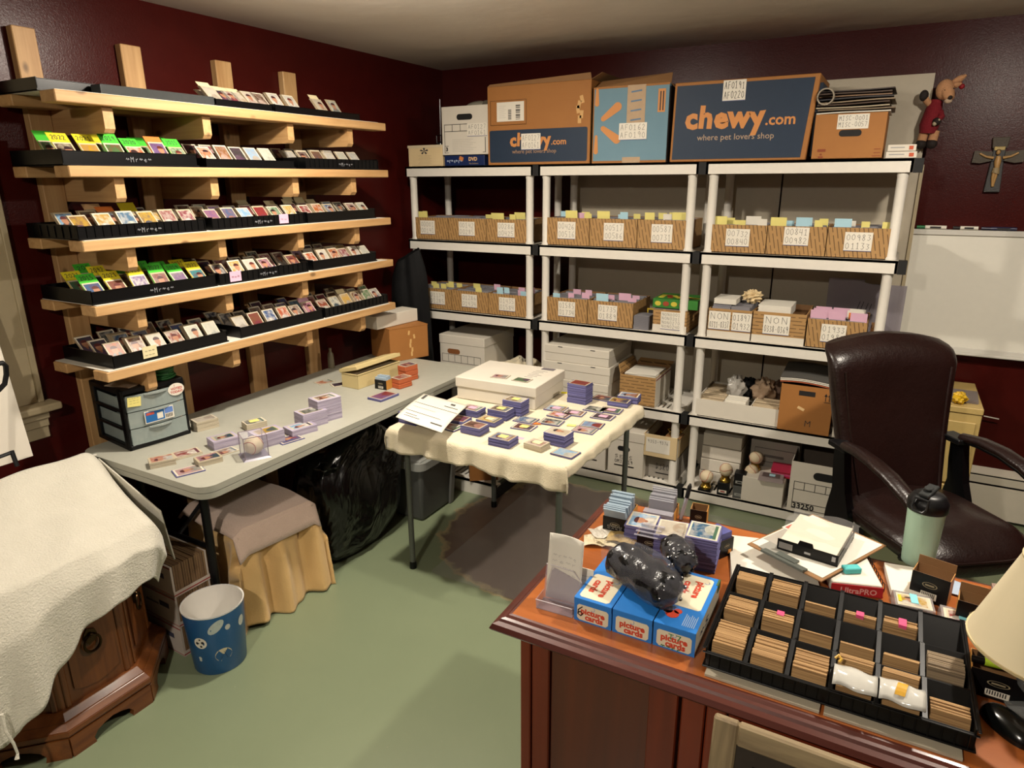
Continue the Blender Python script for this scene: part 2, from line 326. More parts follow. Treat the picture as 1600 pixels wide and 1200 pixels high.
# ---------------------------------------------------------------- room
RX, RY, BY, ZC = 4.9, -5.4, .596, 2.523
def shell(name, a, m): b = B(); b.box(*a); return struct(b.done(name, m))
shell('floor', (-.15, RY-.15, -.1, RX+.15, BY+.15, 0), floor_paint); shell('ceiling', (-.15, RY-.15, ZC, RX+.15, BY+.15, ZC+.1), ceiling_paint)
b = B(); b.box(-.15, RY, 0, 0, -3.6, ZC); b.box(-.15, -2.52, 0, 0, BY, ZC); b.box(-.15, -3.6, 0, 0, -2.52, 1.0); b.box(-.15, -3.6, 2.1, 0, -2.52, ZC); struct(b.done('wall_left', wall_red))
shell('wall_back', (-.15, BY, 0, RX+.15, BY+.15, ZC), wall_red); shell('wall_right', (RX, RY, 0, RX+.15, BY, ZC), wall_red); shell('wall_front', (-.15, RY-.15, 0, RX+.15, RY, ZC), wall_red)
TRIM = M('a89a7c', .5, .05)
w = bpy.data.objects.new('window_1', None); COL.objects.link(w); struct(w)
b = B(); ya, yb = (0.020, -2.299, 0.970)[1], -2.52-.0
yo = (0.020, -2.299, 0.970)[1]; zs = (0.050, -2.334, 0.966)[2]
b.box(.0, -2.50, zs, .022, yo, 2.2); b.box(.0, -2.50, zs, .034, -2.485, 2.2); b.box(.0, yo-.022, zs, .03, yo, 2.2); b.box(0, -3.7, 2.1, .022, -2.5, 2.2); b.box(0, -3.7, zs, .022, -3.6, 2.1)
b.done('window_casing', TRIM, w, bevel=.003)
b = B(); b.box(0, -3.75, zs-.03, .085, yo+.035, zs); b.done('window_sill', TRIM, w, bevel=.008, seg=3)
b = B(); b.box(0, -3.7, zs-.065, .045, yo, zs-.03); b.box(0, -3.7, zs-.1, .03, yo, zs-.065); b.box(0, -3.7, zs-.15, .018, yo, zs-.1); b.done('window_apron', TRIM, w, bevel=.003)
b = B(); b.box(-.1, -3.6, 1.0, -.094, -2.52, 2.1); b.done('pane', M('10141a', .08, 0), w)
# hydronic heater along the back wall
hx0 = 3.425
t = thing('baseboard_heater', 'white metal baseboard heater low on the red back wall beside the tan filing cabinet', 'heater', (hx0, BY-.07, 0))
b = B(); b.prism([(.0,.02),(.0,.2),(.02,.2),(.02,.02)], 0, 1.4, 'x'); b.prism([(.0,.265),(.0,.27),(.07,.285),(.07,.05),(.062,.05),(.062,.275)], 0, 1.4, 'x'); b.done('housing', OFFW, t)
b = B(); b.prism([(.004,.215),(.0,.255),(.008,.255),(.012,.215)], 0, 1.4, 'x'); b.done('damper_flap', OFFW, t)
b = B(); b.box(0, .03, .05, 1.4, .062, .27); b.done('heating_fins', DARK, t)
# three flush ceiling lamps just out of the picture
for (p, _), lab in zip(LAMPS, ('round white flush lamp on the ceiling above the card table', 'round white flush lamp on the ceiling above the office chair', 'round white flush lamp on the ceiling behind the desk front')):
    t = thing('ceiling_lamp', lab, 'lamp', (p[0], p[1], ZC))
    b = B(); b.lathe([(.0001,-.001),(.10,-.001),(.10,-.03),(.075,-.05),(.0001,-.052)], 24, caps=False); b.done('lamp_base', WHITE, t, smooth=True)

# ---------------------------------------------------------------- pine 2x4 rack on the left wall
ZS = [2.093, 1.852, 1.598, 1.366, 1.118]; XF = .398; YL, YR = -2.247, -.54
rack = thing('wall_rack', 'wall rack of pine two-by-four uprights, arms and planks holding the card trays', 'rack', (0, -1.4, 0))
def rk(b, name, m, bev=.003): o = b.done(name, m, rack, bevel=bev, loc=(0, 1.4, 0)); return o
UP = [(-2.155, -2.075), (-1.755, -1.666), (-1.303, -1.214), (-.898, -.809)]
for i, (a, c) in enumerate(UP):
    b = B(); b.box(.001, a, .0, .039, c, 2.335); o = rk(b, 'upright', PINE['z'])
ARMY = [UP[0][1], UP[1][1], UP[2][1], UP[3][1]]
for zi, z in enumerate(ZS):
    for y in ARMY:
        b = B(); L = XF-.035; zt = z-.038; b.prism([(.001, zt-.089),(L-.012, zt-.089),(L, zt-.074),(L, zt),(.001, zt)], y+.001, y+.039, 'y'); rk(b, 'arm', PINE['x'], .002)
    for x0, x1 in ((.041, .13), (XF-.089, XF)):
        b = B(); b.box(x0, YL, z-.038, x1, YR, z); rk(b, 'plank', PINE['y'])
for i, z in enumerate(ZS):
    b = B(); b.box(.04, YL+.01, z+.0006, XF-.002-.01*(i==0), YR-.05, z+.0022)
    tag(b.done('liner_sheet', PAPER if i != 1 else DARK), ['white paper liner under the trays on the topmost pine shelf', 'dark liner sheet under the trays on the second pine shelf from the top', 'white paper liner under the trays on the middle pine shelf', 'white paper liner under the trays on the fourth pine shelf down', 'white paper liner under the trays on the lowest pine shelf'][i], 'paper', 'liner sheets of the pine rack')
# ---------------------------------------------------------------- black sorting trays and the cards in them
ORD = ['topmost', 'second', 'middle', 'fourth', 'lowest']; POSN = ['left', 'middle', 'right']
def tray_mesh(L, W, H, ribs):
    b = B(); t = .003
    b.box(0, 0, 0, L, W, t); b.box(0, 0, 0, L, t, H*.92); b.box(0, W-t, 0, L, W, H); b.box(0, 0, 0, t, W, H); b.box(L-t, 0, 0, L, W, H)
    b.box(-.004, -.004, 0, L+.004, 0, .006); b.box(-.003, -.003, H*.9, L+.003, 0, H*.92)
    if ribs:
        n = int(L/.03)
        for i in range(n+1): x = i*L/n; b.box(x-.0015, -.003, .006, x+.0015, 0, H*.9)
        for i in range(7): y = W*i/7; b.box(-.003, y, .006, 0, y+.003, H*.9)
    return b.mesh('tray_body', BLACKP)
def div_mesh(W, H): b = B(); b.prism([(0,.003),(W,.003),(W,H*.95),(W*.66,H*.7),(W*.6,H*.85),(W*.33,H*.6),(W*.27,H*.75),(0,H*.5)], -.0012, .0012, 'x'); return b.mesh('tray_divider', BLACKP)
TRAYS = {}
def tray(loc, L, W, H, ribs, label, ncol=6, rz=PI/2, group='black card sorting trays on the pine rack'):
    key = (round(L, 3), W, H, ribs, ncol)
    if key not in TRAYS: TRAYS[key] = (tray_mesh(L, W, H, ribs), div_mesh(W-.006, H))
    t = thing('sorting_tray', label, 'tray', loc, rz, group); me, dm = TRAYS[key]
    o = bpy.data.objects.new('tray_body', me); COL.objects.link(o); o.parent = t
    for i in range(1, ncol):
        d = bpy.data.objects.new('tray_divider', dm); COL.objects.link(d); d.parent = t; d.location = (L*i/ncol, .003, 0)
    return t
# a leaning pack of cards: local origin at the bottom front edge, face to -y, leaning back
CARDW, CARDH = .064, .089
def pack_mesh(th, lean, w=CARDW, h=CARDH, edge=None):
    b = B(); dy, dz = math.sin(lean)*h, math.cos(lean)*h
    p = [(-w/2,0,0),(w/2,0,0),(w/2,th,0),(-w/2,th,0),(-w/2,dy,dz),(w/2,dy,dz),(w/2,dy+th,dz),(-w/2,dy+th,dz)]
    b.hexa(p, 0); q = [(-w/2,-.0004,0),(w/2,-.0004,0),(w/2,dy-.0004,dz),(-w/2,dy-.0004,dz)]; b.quad(q, 1); return b.mesh('card_pack', [edge or EDGEY, ART])
PK = {}
COLN = {'r': ('red', '7a2318'), 'o': ('orange', 'a8501e'), 'y': ('yellow', 'b08a20'), 'b': ('blue', '24507a'), 'w': ('white', 'b5b0a2'), 'g': ('green', '3c6a34'), 'k': ('dark', '221c1e'), 'p': ('purple', '6a4a7a'), 'n': ('brown', '6a4528'), 't': ('teal', '2a7a78'), 'l': ('light blue', '7aa0c0'), 'P': ('pink', 'b07a80')}
CN = ['first', 'second', 'third', 'fourth', 'fifth', 'sixth']
def pack(t, L, W, H, ncol, col, row, c, th, lean, where, note=None, txt=None, dz=0, lift=0):
    """one pack in a tray: col from the tray's left end, row 0 = front"""
    lean = R(lean); key = (th, round(lean, 2))
    if key not in PK: PK[key] = pack_mesh(th, lean)
    x = L*(col+.5)/ncol; y = .012+row*(W-.06)/3; z = .004+lift+row*.004
    o = bpy.data.objects.new('trading_card_pack', PK[key]); COL.objects.link(o); o.matrix_world = t.matrix_world_ if False else Matrix.Translation(t.location) @ Euler((0,0,t.rotation_euler[2])).to_matrix().to_4x4() @ Matrix.Translation((x, y, z))
    o.color = (*lin(COLN[c][1]), 1)
    nm = {'y':'pale yellow','p':'pink','b':'pale blue','w':'white','o':'orange','g':'green','Y':'yellow','c':'cream','d':'tan'}
    lab = f"{COLN[c][0]} picture cards" + (f" with {nm[note]} slip" if note else '') + f", {['front','middle','back'][row]} row {CN[int(col)]} slot, {where}"
    tag(o, lab, 'cards', 'packs of cards in the rack trays')
    if note:
        b = B(); a, cz = math.sin(lean), math.cos(lean); h0, h1 = (.02, CARDH+(.042 if note in 'Yg' else .026)); w = .034 if note != 'c' else .03
        off = .002 if note in 'Yg' else th*.5
        b.hexa([(-w,a*h0+off,cz*h0),(w,a*h0+off,cz*h0),(w,a*h0+off+.0008,cz*h0),(-w,a*h0+off+.0008,cz*h0),(-w,a*h1+off,cz*h1),(w,a*h1+off,cz*h1),(w,a*h1+off+.0008,cz*h1),(-w,a*h1+off+.0008,cz*h1)])
        s = b.done('divider_slip', NOTE[note], o)
        if txt: hand(s, [txt], -.026, .026, CARDH+.010, CARDH+.036, map=lambda u, v: (u, a*v+off-.0006, cz*v), w=.0022)
    return o
def fill(t, L, W, H, ncol, where, spec, leans=(36, 40, 44), up=.015):
    """spec: words 'col row colour thickness(mm) [note[:text]]'"""
    for s in spec.split(','):
        f = s.split(); n = f[4].split(':') if len(f) > 4 else [None]
        pack(t, L, W, H, ncol, float(f[0]), int(f[1]), f[2], float(f[3])/1000, random.choice(leans), where, n[0], n[1] if len(n) > 1 else None, lift=.004 if n[0] and n[0] in 'Yg' else up)
TW, TH = .33, .052
def ptray(si, pi, y0, y1, spec, ribs=0, x1=.375, H=TH, W=TW, extra='', **kw):
    where = f"{POSN[pi]} tray, {ORD[si]} pine shelf"; L = y1-y0
    # tray origin: front-left corner; local x runs along +y of the room, local y runs to the wall
    t = tray((x1, y0, ZS[si]+.0024), L, W, H, ribs, f"black sorting tray{extra}, {POSN[pi]} on the {ORD[si]} pine shelf")
    fill(t, L, W, H, 6, where, spec, **kw); return t, L
def logo(t, L, H, seed):
    b = hand(t, ['~Mr~e~'], L*.42, L*.62, H*.2, H*.7, y=-.0045, m=M('8a8c90', .3, 0), w=.0016, name='embossed_logo'); return b
def slip(t, x, z0, z1, w, c, lines=None, y=-.0046):
    b = B(); b.box(x, y, z0, x+w, y+.0006, z1); o = b.done('sticky_note', NOTE[c], t)
    if lines: hand(o, lines, x+.008, x+w-.008, z0+.004, z1-.01, y=y-.0006, w=.001)
# lowest shelf
t, L = ptray(4, 0, -2.203, -1.69, '0 0 o 4,1 0 n 22,2 0 w 14,3 0 r 8,4 0 w 30,5 0 w 14,0 1 k 10,1 1 b 34,2 1 b 8,4 1 b 10,5 1 k 6,0 2 k 12,1 2 k 8,2 2 k 12,3 2 n 20,4 2 k 4', extra=' with a cream sticky note'); slip(t, .118, .012, .058, .06, 'c', ['~~~','~~~'])
t, L = ptray(4, 1, -1.618, -1.105, '0 0 w 18,1 0 n 10,2 0 b 16,3 0 o 14,4 0 n 12,5 0 P 16 p,0 1 k 12,1 1 k 10,2 1 n 12,3 1 k 14,4 1 b 10,5 1 l 8,0 2 k 10,3 2 k 12,5 2 b 8')
t, L = ptray(4, 2, -1.085, -.585, '0 0 r 8,1 0 w 10,2 0 y 22 c,3 0 n 26,4 0 g 20,5 0 w 8,0 1 r 14,1 1 r 12,2 1 n 12,3 1 w 30,4 1 k 14,5 1 g 10,1 2 k 8,3 2 k 10', 1)
# fourth shelf
t, L = ptray(3, 0, -2.237, -1.708, '0 0 b 10 g:2015,1 0 n 12 Y:2021,2 0 p 10 Y:2020,3 0 r 14 g:2022,4 0 p 10 g:2019,5 0 t 8 Y:2022,0 1 g 10 Y:2021,1 1 b 10 Y:2092,2 1 n 12 g:2023,3 1 g 12 g:2021,4 1 g 10 g:2020,5 1 y 8 Y:2011,1 2 g 6 g:205,2 2 o 6 o,3 2 y 6 Y', extra=' full of yellow and green slips'); logo(t, L, TH, 1)
t, L = ptray(3, 1, -1.69, -1.18, '0 0 k 8,1 0 y 8,2 0 w 14,3 0 P 12,5 0 r 16,0 1 k 14,1 1 r 12,2 1 k 12,3 1 k 12,4 1 r 10,5 1 n 12,0 2 k 10,2 2 r 14,4 2 k 10', 1, extra=' with a pink sticky note'); slip(t, .05, .008, .052, .06, 'p', ['~~~']); logo(t, L, TH, 2)
t, L = ptray(3, 2, -1.14, -.66, '0 0 o 10,1 0 w 12,2 0 o 20,3 0 r 16,4 0 w 20,5 0 w 8,0 1 p 10,1 1 w 12,2 1 n 12,3 1 w 14,4 1 y 26,1 2 k 12,2 2 k 12,3 2 k 8', extra=' with low open front')
# middle shelf
t, L = ptray(2, 0, -2.242, -1.728, '0 0 y 10,1 0 y 12,2 0 b 20,3 0 y 14,4 0 r 10,5 0 r 12,0 1 l 18,1 1 n 14,2 1 b 16 o,3 1 y 22 Y,4 1 y 18,5 1 n 10,2 2 n 12 d,4 2 k 10', 1, extra=' with yellow cards'); logo(t, L, TH, 3)
t, L = ptray(2, 1, -1.69, -1.172, '0 0 p 16,1 0 b 30,2 0 l 26,3 0 r 10,4 0 g 14,5 0 y 8,0 1 n 12,1 1 p 26,2 1 b 14,3 1 r 20,4 1 o 26,5 1 n 10 c,0 2 k 10,1 2 t 10,4 2 k 10 c', 1, extra=' with a pink sticky note'); slip(t, .36, .008, .05, .055, 'p', ['~~']); logo(t, L, TH, 4)
t, L = ptray(2, 2, -1.15, -.646, '0 0 r 14,1 0 o 30,2 0 b 12,4 0 r 12,5 0 w 14,0 1 n 10 c,1 1 n 12 c,2 1 k 14 c,3 1 b 10,4 1 k 8,2 2 k 8 c,1 2 k 6 c')
# second shelf
t, L = ptray(1, 0, -2.247, -1.723, '0 0 k 6 Y:2022,1 0 y 8 Y:2021,2 0 g 8 g:2019,3 0 o 8 g:2020,4 0 p 8 o,5 0 g 8 g:2015,0 1 g 6 g,2 1 g 6 Y,4 1 g 6 g,5 1 b 8 g:2014', extra=' with a row of neon slips'); logo(t, L, TH, 5)
t, L = ptray(1, 1, -1.681, -1.2, '0 0 o 10,1 0 n 14,2 0 k 16,3 0 l 12,4 0 w 4,0 1 k 12,1 1 r 14,2 1 l 14,3 1 k 14,5 1 k 10,0 2 n 12,1 2 l 12,4 2 k 10', H=.036, extra=' with a shallow black wall')
t, L = ptray(1, 2, -1.13, -.6, '0 0 k 10,1 0 n 12,2 0 w 22,3 0 w 10,4 0 w 8,0 1 w 26,1 1 r 14,2 1 b 20,3 1 b 14,5 1 w 8,0 2 k 12,1 2 k 10', 1); logo(t, L, TH, 6)
# topmost shelf: trays seen from just below their rims
t, L = ptray(0, 0, -2.245, -1.74, '0 0 k 8,1 0 r 10,2 0 k 12,3 0 P 14,4 0 n 10,5 0 k 8,1 1 k 12,3 1 n 10', x1=.3, W=.25, H=.042, extra=' behind a glossy lid', leans=(74,), up=.012)
b = B(); b.box(.0, 0, 0, .47, .06, .034); tag(b.done('tray_lid', M('3a3c3c', .16, .1), loc=(.37, -2.07, ZS[0]+.0024), rot=(0, 0, PI/2), bevel=.002), 'long glossy dark tray lid lying at the front edge of the topmost pine shelf', 'lid')
t, L = ptray(0, 1, -1.6, -1.3, '0 0 w 16 c,1 0 k 4 c,2 0 w 20 c,3 0 w 14 c,4 0 w 18,5 0 k 8,1 1 w 12,3 1 w 12', H=.03, extra=' with pale slips', leans=(46, 52))
t, L = ptray(0, 2, -1.285, -.72, '0 0 w 18,1 0 w 16,3 0 w 14 c,4 0 w 8,0 1 k 14,2 1 w 8', H=.034, extra=' with few cards')

# ---------------------------------------------------------------- grey folding table along the left wall
def rrect(x0, y0, x1, y1, r, n=6):
    P = []
    for cx, cy, a in ((x1-r,y0+r,-90),(x1-r,y1-r,0),(x0+r,y1-r,90),(x0+r,y0+r,180)):
        for k in range(n+1): t = R(a+90*k/n); P.append((cx+r*math.cos(t), cy+r*math.sin(t)))
    return P
TT = .761; TX0, TX1, TY0, TY1 = .129, .889, -2.263, -.433
t = thing('folding_table', 'long grey plastic folding table under the pine rack on the left wall', 'table', (.509, -1.348, 0))
def tb(b, n, m, **k): return b.done(n, m, t, loc=(-.509, 1.348, 0), **k)
b = B(); b.prism(rrect(TX0,TY0,TX1,TY1,.06), TT-.024, TT, 'z'); b.prism(rrect(TX0+.003,TY0+.003,TX1-.003,TY1-.003,.06), TT-.028, TT-.022, 'z', 1); b.prism(rrect(TX0,TY0,TX1,TY1,.06), TT-.048, TT-.0265, 'z'); tb(b, 'tabletop', [TABLEGREY, DARK], smooth=35, bevel=.006, seg=2)
for y, s in ((-2.12, 1), (-.62, -1)):
    for x in (.27, .67):
        b = B(); b.tube([(x,y,TT-.05),(x,y,.12),(x,y,.0)], [.017,.017,.02], 10); tb(b, 'leg', BLACK, smooth=True)
    b = B(); b.tube([(.27,y,.40),(.67,y,.40)], .011, 8); tb(b, 'crossbar', BLACK, smooth=True); b = B(); b.tube([(.27,y,TT-.055),(.67,y,TT-.055)], .014, 8); tb(b, 'crossbar', BLACK, smooth=True)
    b = B(); b.tube([(.47,y,.40),(.47,y+s*.42,TT-.05)], .009, 8); tb(b, 'brace', BLACK, smooth=True)

def pile(name, label, cat, loc, rz, h, kind='raw', w=None, l=None, color='n', slip=None, group=None, n=None):
    """flat pile of cards, toploaders or cases; picture on top"""
    W, L = {'raw': (.064,.089), 'top': (.077,.102), 'case': (.082,.118)}[kind]; W = w or W; L = l or L
    b = B(); rnd = random.Random(label); st = {'raw': .0035, 'top': .0045, 'case': .007}[kind]
    n = n or max(1, min(16, int(h/st))); th = h/n; jx = {'raw': .0012, 'top': .0015, 'case': .0006}[kind]
    for i in range(n):
        a, c = rnd.uniform(-jx,jx), rnd.uniform(-jx,jx); b.box(-L/2+a, -W/2+c, i*th+.0002, L/2+a, W/2+c, (i+1)*th-.0004, 0)
    e = {'raw': .0015, 'top': .003, 'case': .012}[kind]; z = h+.0001
    b.uv[len(b.f)] = [(0,1),(0,0),(1,0),(1,1)]; b.add([(-L/2+e,-W/2+e,z),(L/2-e,-W/2+e,z),(L/2-e,W/2-e,z),(-L/2+e,W/2-e,z)], [(0,1,2,3)], 1)
    o = b.done(name, [{'raw': EDGEZ, 'top': PURPLE, 'case': LILAC}[kind], ART], loc=loc, rot=(0,0,rz)); o.color = (*lin(COLN[color][1]), 1)
    tag(o, label, cat, group)
    if slip:
        b = B(); b.hexa([(-.02,-.012,z+.0006),(.02,-.014,z+.0006),(.022,.016,z+.0006),(-.018,.018,z+.0006),(-.02,-.012,z+.0012),(.02,-.014,z+.0012),(.022,.016,z+.0025),(-.018,.018,z+.0012)]); b.done('sticky_note', NOTE[slip], o)
    return o
g = 'card piles on the grey table'
pile('card_pile', 'pile of raw cards with orange-yellow top card near the front corner of the grey table', 'cards', (0.551, -2.186, 0.761), R(62), .024, color='o', group=g)
pile('card_pile', 'thin pile in soft sleeves with orange-red top card just behind the front corner piles', 'cards', (0.549, -2.079, 0.761), R(70), .008, w=.07, l=.1, color='r', group=g)
pile('card_pile', 'pile of raw cards with white and red top card beside the orange-red pile', 'cards', (0.692, -2.089, 0.761), R(70), .022, color='P', group=g)
pile('card_pile', 'single card in a holder nearest the table edge below the two front piles', 'cards', (0.698, -2.181, 0.761), R(68), .004, 'top', color='P', group=g)
pile('card_pile', 'small pile of cards in a brown-tinted clear box left of the cased baseball', 'cards', (0.594, -1.940, 0.761), R(72), .036, 'case', w=.078, l=.105, color='w', group=g)
pile('card_pile', 'boxed pile of pale cards right beside the plastic drawer unit', 'cards', (0.350, -1.841, 0.761), R(75), .042, w=.07, l=.095, color='w', group=g)
pile('card_pile', 'single tan card lying in front of the clear boxed pile left of the baseball', 'cards', (0.662, -1.989, 0.761), R(78), .003, color='n', group=g)
pile('case_stack', 'pile of clear card cases directly behind the cased baseball', 'cards', (0.741, -1.845, 0.761), R(74), .058, 'case', color='y', group=g)
pile('case_stack', 'low pile of clear card cases with a blue card between baseball and tall cases', 'cards', (0.763, -1.682, 0.761), R(74), .03, 'case', color='l', group=g)
pile('case_stack', 'middle pile of clear card cases in the three-step row', 'cards', (0.734, -1.589, 0.761), R(74), .066, 'case', color='k', group=g)
pile('case_stack', 'tallest pile of clear card cases in the three-step row', 'cards', (0.738, -1.502, 0.761), R(74), .104, 'case', color='n', group=g)
pile('card_pile', 'blue and red card flat on the grey table in front of the low clear cases', 'cards', (0.788, -1.771, 0.761), R(76), .004, 'top', color='b', group=g)
pile('card_pile', 'flat pile behind the baseball with a pale yellow slip on it', 'cards', (0.542, -1.738, 0.761), R(70), .03, 'raw', color='k', slip='y', group=g)
pile('card_pile', 'single orange card lying flat in front of the cream plastic box', 'cards', (0.312, -1.071, 0.761), R(75), .002, color='o', l=.095, w=.068, group=g)
pile('card_pile', 'dark card lying against the near end of the cream plastic box', 'cards', (0.419, -1.068, 0.761), R(60), .003, color='k', group=g)
pile('toploader_stack', 'thin stack of purple-edged toploaders with a pink card in front of the small black box', 'cards', (0.766, -1.133, 0.761), R(86), .012, 'top', l=.13, w=.09, color='p', group=g)
BRICK = edges('orange_card_edges', '8a3a1c', 'c4683a', (2, 2, 400))
for lab, px, rz, n, hh in (('shorter pair of orange-red card bricks beside the small black box', (0.732, -0.941, 0.761), 80, 2, .026), ('taller pile of orange-red card bricks at the back right', (0.682, -0.820, 0.761), 80, 3, .028)):
    t = thing('card_brick', lab, 'cards', px, R(rz), g)
    for i in range(n):
        b = B(); a = .002*(i % 2); b.box(-.045+a,-.032,i*hh+.0005,.045+a,.032,(i+1)*hh-.0005); b.done('wrapped_bundle', BRICK, t, bevel=.002)
    o = pile('top_card', '', '', (0,0,n*hh), 0, .002, color='r'); o.parent = t; del o['label']; del o['category']
# cased baseball
def baseball_mesh(r=.037):
    b = B(); b.ball((0,0,0), r, 24, 0)
    pts = []
    for i in range(49):
        a = 2*PI*i/48; A = .44; u = PI/2-(PI/2-A)*math.cos(a); v = a/2+A*math.sin(2*a)
        pts.append((r*1.004*math.sin(u)*math.cos(v*1.0), r*1.004*math.sin(u)*math.sin(v), r*1.004*math.cos(u)))
    pts = []
    for i in range(65):
        s = 2*PI*i/64; a, c = .75, .25
        p = Vector((a*math.cos(s)+c*math.cos(3*s), a*math.sin(s)-c*math.sin(3*s), 2*math.sqrt(a*c)*math.sin(2*s))); pts.append(tuple(p.normalized()*r*1.003))
    b.tube(pts, .0011, 5, 1, False); return b.mesh('baseball', [BALL, RED], True)
BB = baseball_mesh()
p = (0.798, -1.960, 0.761)
t = thing('display_cube', 'clear plastic cube case standing near the front edge of the grey table', 'case', p, R(62))
b = B(); s = .044
for i in (-1, 1):
    b.box(-s,i*s-.0012,.004,s,i*s+.0012,.092); b.box(i*s-.0012,-s,.004,i*s+.0012,s,.092)
b.box(-s,-s,.091,s,s,.094); b.done('clear_walls', CLEAR, t)
b = B()
for i in (-1, 1):
    for j in (-1, 1): b.box(i*s-.0012,j*s-.0012,0,i*s+.0012,j*s+.0012,.094)
    b.box(-s,i*s-.001,.0915,s,i*s+.001,.094); b.box(i*s-.001,-s,.0915,i*s+.001,s,.094)
b.done('case_edges', M('8a7a86', .25, .1), t)
b = B(); b.frus(-.052,-.052,.052,.052,0,.006,.008); b.done('base_plate', M('9a93a4', .25, .1, alpha=.6), t)
o = bpy.data.objects.new('baseball', BB); COL.objects.link(o); o.location = (p[0], p[1], p[2]+.0445); o.rotation_euler = (.9, .4, 1.2); tag(o, 'off-white baseball with red stitching inside the clear cube on the grey table', 'baseball')
# drawer unit
A = (0.325, -2.170, 0.761); Bq = (0.358, -1.917, 0.761); loc, rz, W = frame(A, Bq); H = 0.253; Dp = .275
t = thing('drawer_unit', 'black three-drawer plastic organiser with frosted drawers on the near end of the grey table', 'drawers', loc, rz)
b = B(); f = .016
b.box(0,0,0,W,Dp,.02); b.box(0,0,H-.02,W,Dp,H); b.box(-.0,0,0,f*.5,.03,H); b.box(W-f*.5,0,0,W,.03,H)
for x in (0, W-.012):
    b.box(x,Dp-.035,0,x+.012,Dp,H); b.box(x,.0,0,x+.012,.035,H)
    for z in (H*.34, H*.645): b.box(x,0,z-.006,x+.012,Dp,z+.006)
b.box(0,Dp-.006,0,W,Dp,H)
b.done('frame', BLACK, t, bevel=.003)
dh = (H-.044)/3
for i in range(3):
    z = .022+i*dh
    b = B(); x0, x1 = .014, W-.014
    # bowed front panel
    n = 10; P = [(x0+(x1-x0)*k/n, -.004-.012*math.sin(PI*k/n)) for k in range(n+1)]
    for (xa, ya), (xb, yb) in zip(P, P[1:]): b.hexa([(xa,ya,z),(xb,yb,z),(xb,yb+.003,z),(xa,ya+.003,z),(xa,ya,z+dh-.004),(xb,yb,z+dh-.004),(xb,yb+.003,z+dh-.004),(xa,ya+.003,z+dh-.004)])
    b.box(x0,.0,z,x0+.002,Dp-.02,z+dh-.02); b.box(x1-.002,.0,z,x1,Dp-.02,z+dh-.02); b.box(x0,.0,z,x1,Dp-.02,z+.003)
    d = b.done('drawer', FROST, t)
    b = B(); b.prism([(W*.5-.045+.09*k/8, -.018-.010*math.sin(PI*k/8)) for k in range(9)] + [(W*.5+.045,-.008),(W*.5-.045,-.008)], z+dh-.012, z+dh-.006, 'z'); b.done('drawer_pull', M('9aa29e', .25, .05, alpha=.8), d)
    for q in range(3):
        random.seed(i*7+q); xx = .03+q*.07; b = B(); b.ob((xx+.02,.05,z+.02), (.05,.08,.02+.01*random.random()), (0,0,random.uniform(-.4,.4))); b.done('contents', [PAPER, CREAMBOX, M('6d7370', .6)][q], d)
yf = -.0175
b = B(); b.ob((W*.16,yf+.004,H*.80), (.052,.0008,.038), (0,.12,0)); s = b.done('sticky_note', YEL, t); hand(s, ['~~~~','~~~','~~~'], W*.08, W*.24, H*.76, H*.88, y=yf+.003, w=.0006)
b = B(); b.prism([(W*.83+.034*math.cos(2*PI*k/24), H*.84+.026*math.sin(2*PI*k/24)) for k in range(24)], -.0148, -.0142, 'y'); s = b.done('oval_sticker', WHITE, t)
RT = M('b02018', .6, 0)
text('I', s, (W*.83-.006, -.0152, H*.84+.016), .014, RT); text('VOTED', s, (W*.83+.002, -.0152, H*.84+.003), .0145, RT, bold=.0003); text('TODAY!', s, (W*.83+.001, -.0152, H*.84-.011), .014, RT, bold=.0003)
b = B(); zc = H*.50; b.ob((W*.50,yf-.001,zc), (.118,.0008,.052)); s = b.done('product_label', WHITE, t)
b = B(); b.box(W*.5-.056,yf-.0018,zc-.022,W*.5+.02,yf-.0014,zc+.022,0); b.box(W*.5+.022,yf-.0018,zc-.002,W*.5+.056,yf-.0014,zc+.022,1); b.box(W*.5-.052,yf-.0022,zc+.008,W*.5-.02,yf-.0018,zc+.018,2); b.box(W*.5-.01,yf-.0022,zc-.016,W*.5+.014,yf-.0018,zc+.010,3)
for k in range(9): b.box(W*.5+.024+k*.0034,yf-.002,zc-.02,W*.5+.0255+k*.0034,yf-.0014,zc-.005,4)
b.done('label_print', [BLUE, M('5a7ab8', .6), M('b04838', .6), WHITE, DARK], s)
tt = t
P = Vector(loc); rm = Euler((0,0,rz)).to_matrix()
def on(x, y, z): v = rm @ Vector((x,y,z)) + P; return tuple(v)
b = B(); b.box(-.085,-.06,0,.085,.06,.003); tag(b.done('envelope', M('93806c', .75), loc=on(.10,.10,H+.0005), rot=(0,0,rz+.35)), 'brown paper envelope lying on top of the black drawer unit', 'envelope')
b = B()
for k in range(9):
    rr = .05-.004*(k % 3); b.tube([(rr*1.25*math.cos(a)+.004*math.sin(k*3), rr*math.sin(a)+.005*math.cos(k*5), .005+.0055*k+.003*math.sin(2*a+k)) for a in [2*PI*q/20 for q in range(21)]], .0045, 6, 0, False)
tag(b.done('cord_coil', M('14501f', .6), loc=on(W-.06,.07,H+.001), smooth=True), 'coil of green cord on top of the black drawer unit', 'cord')
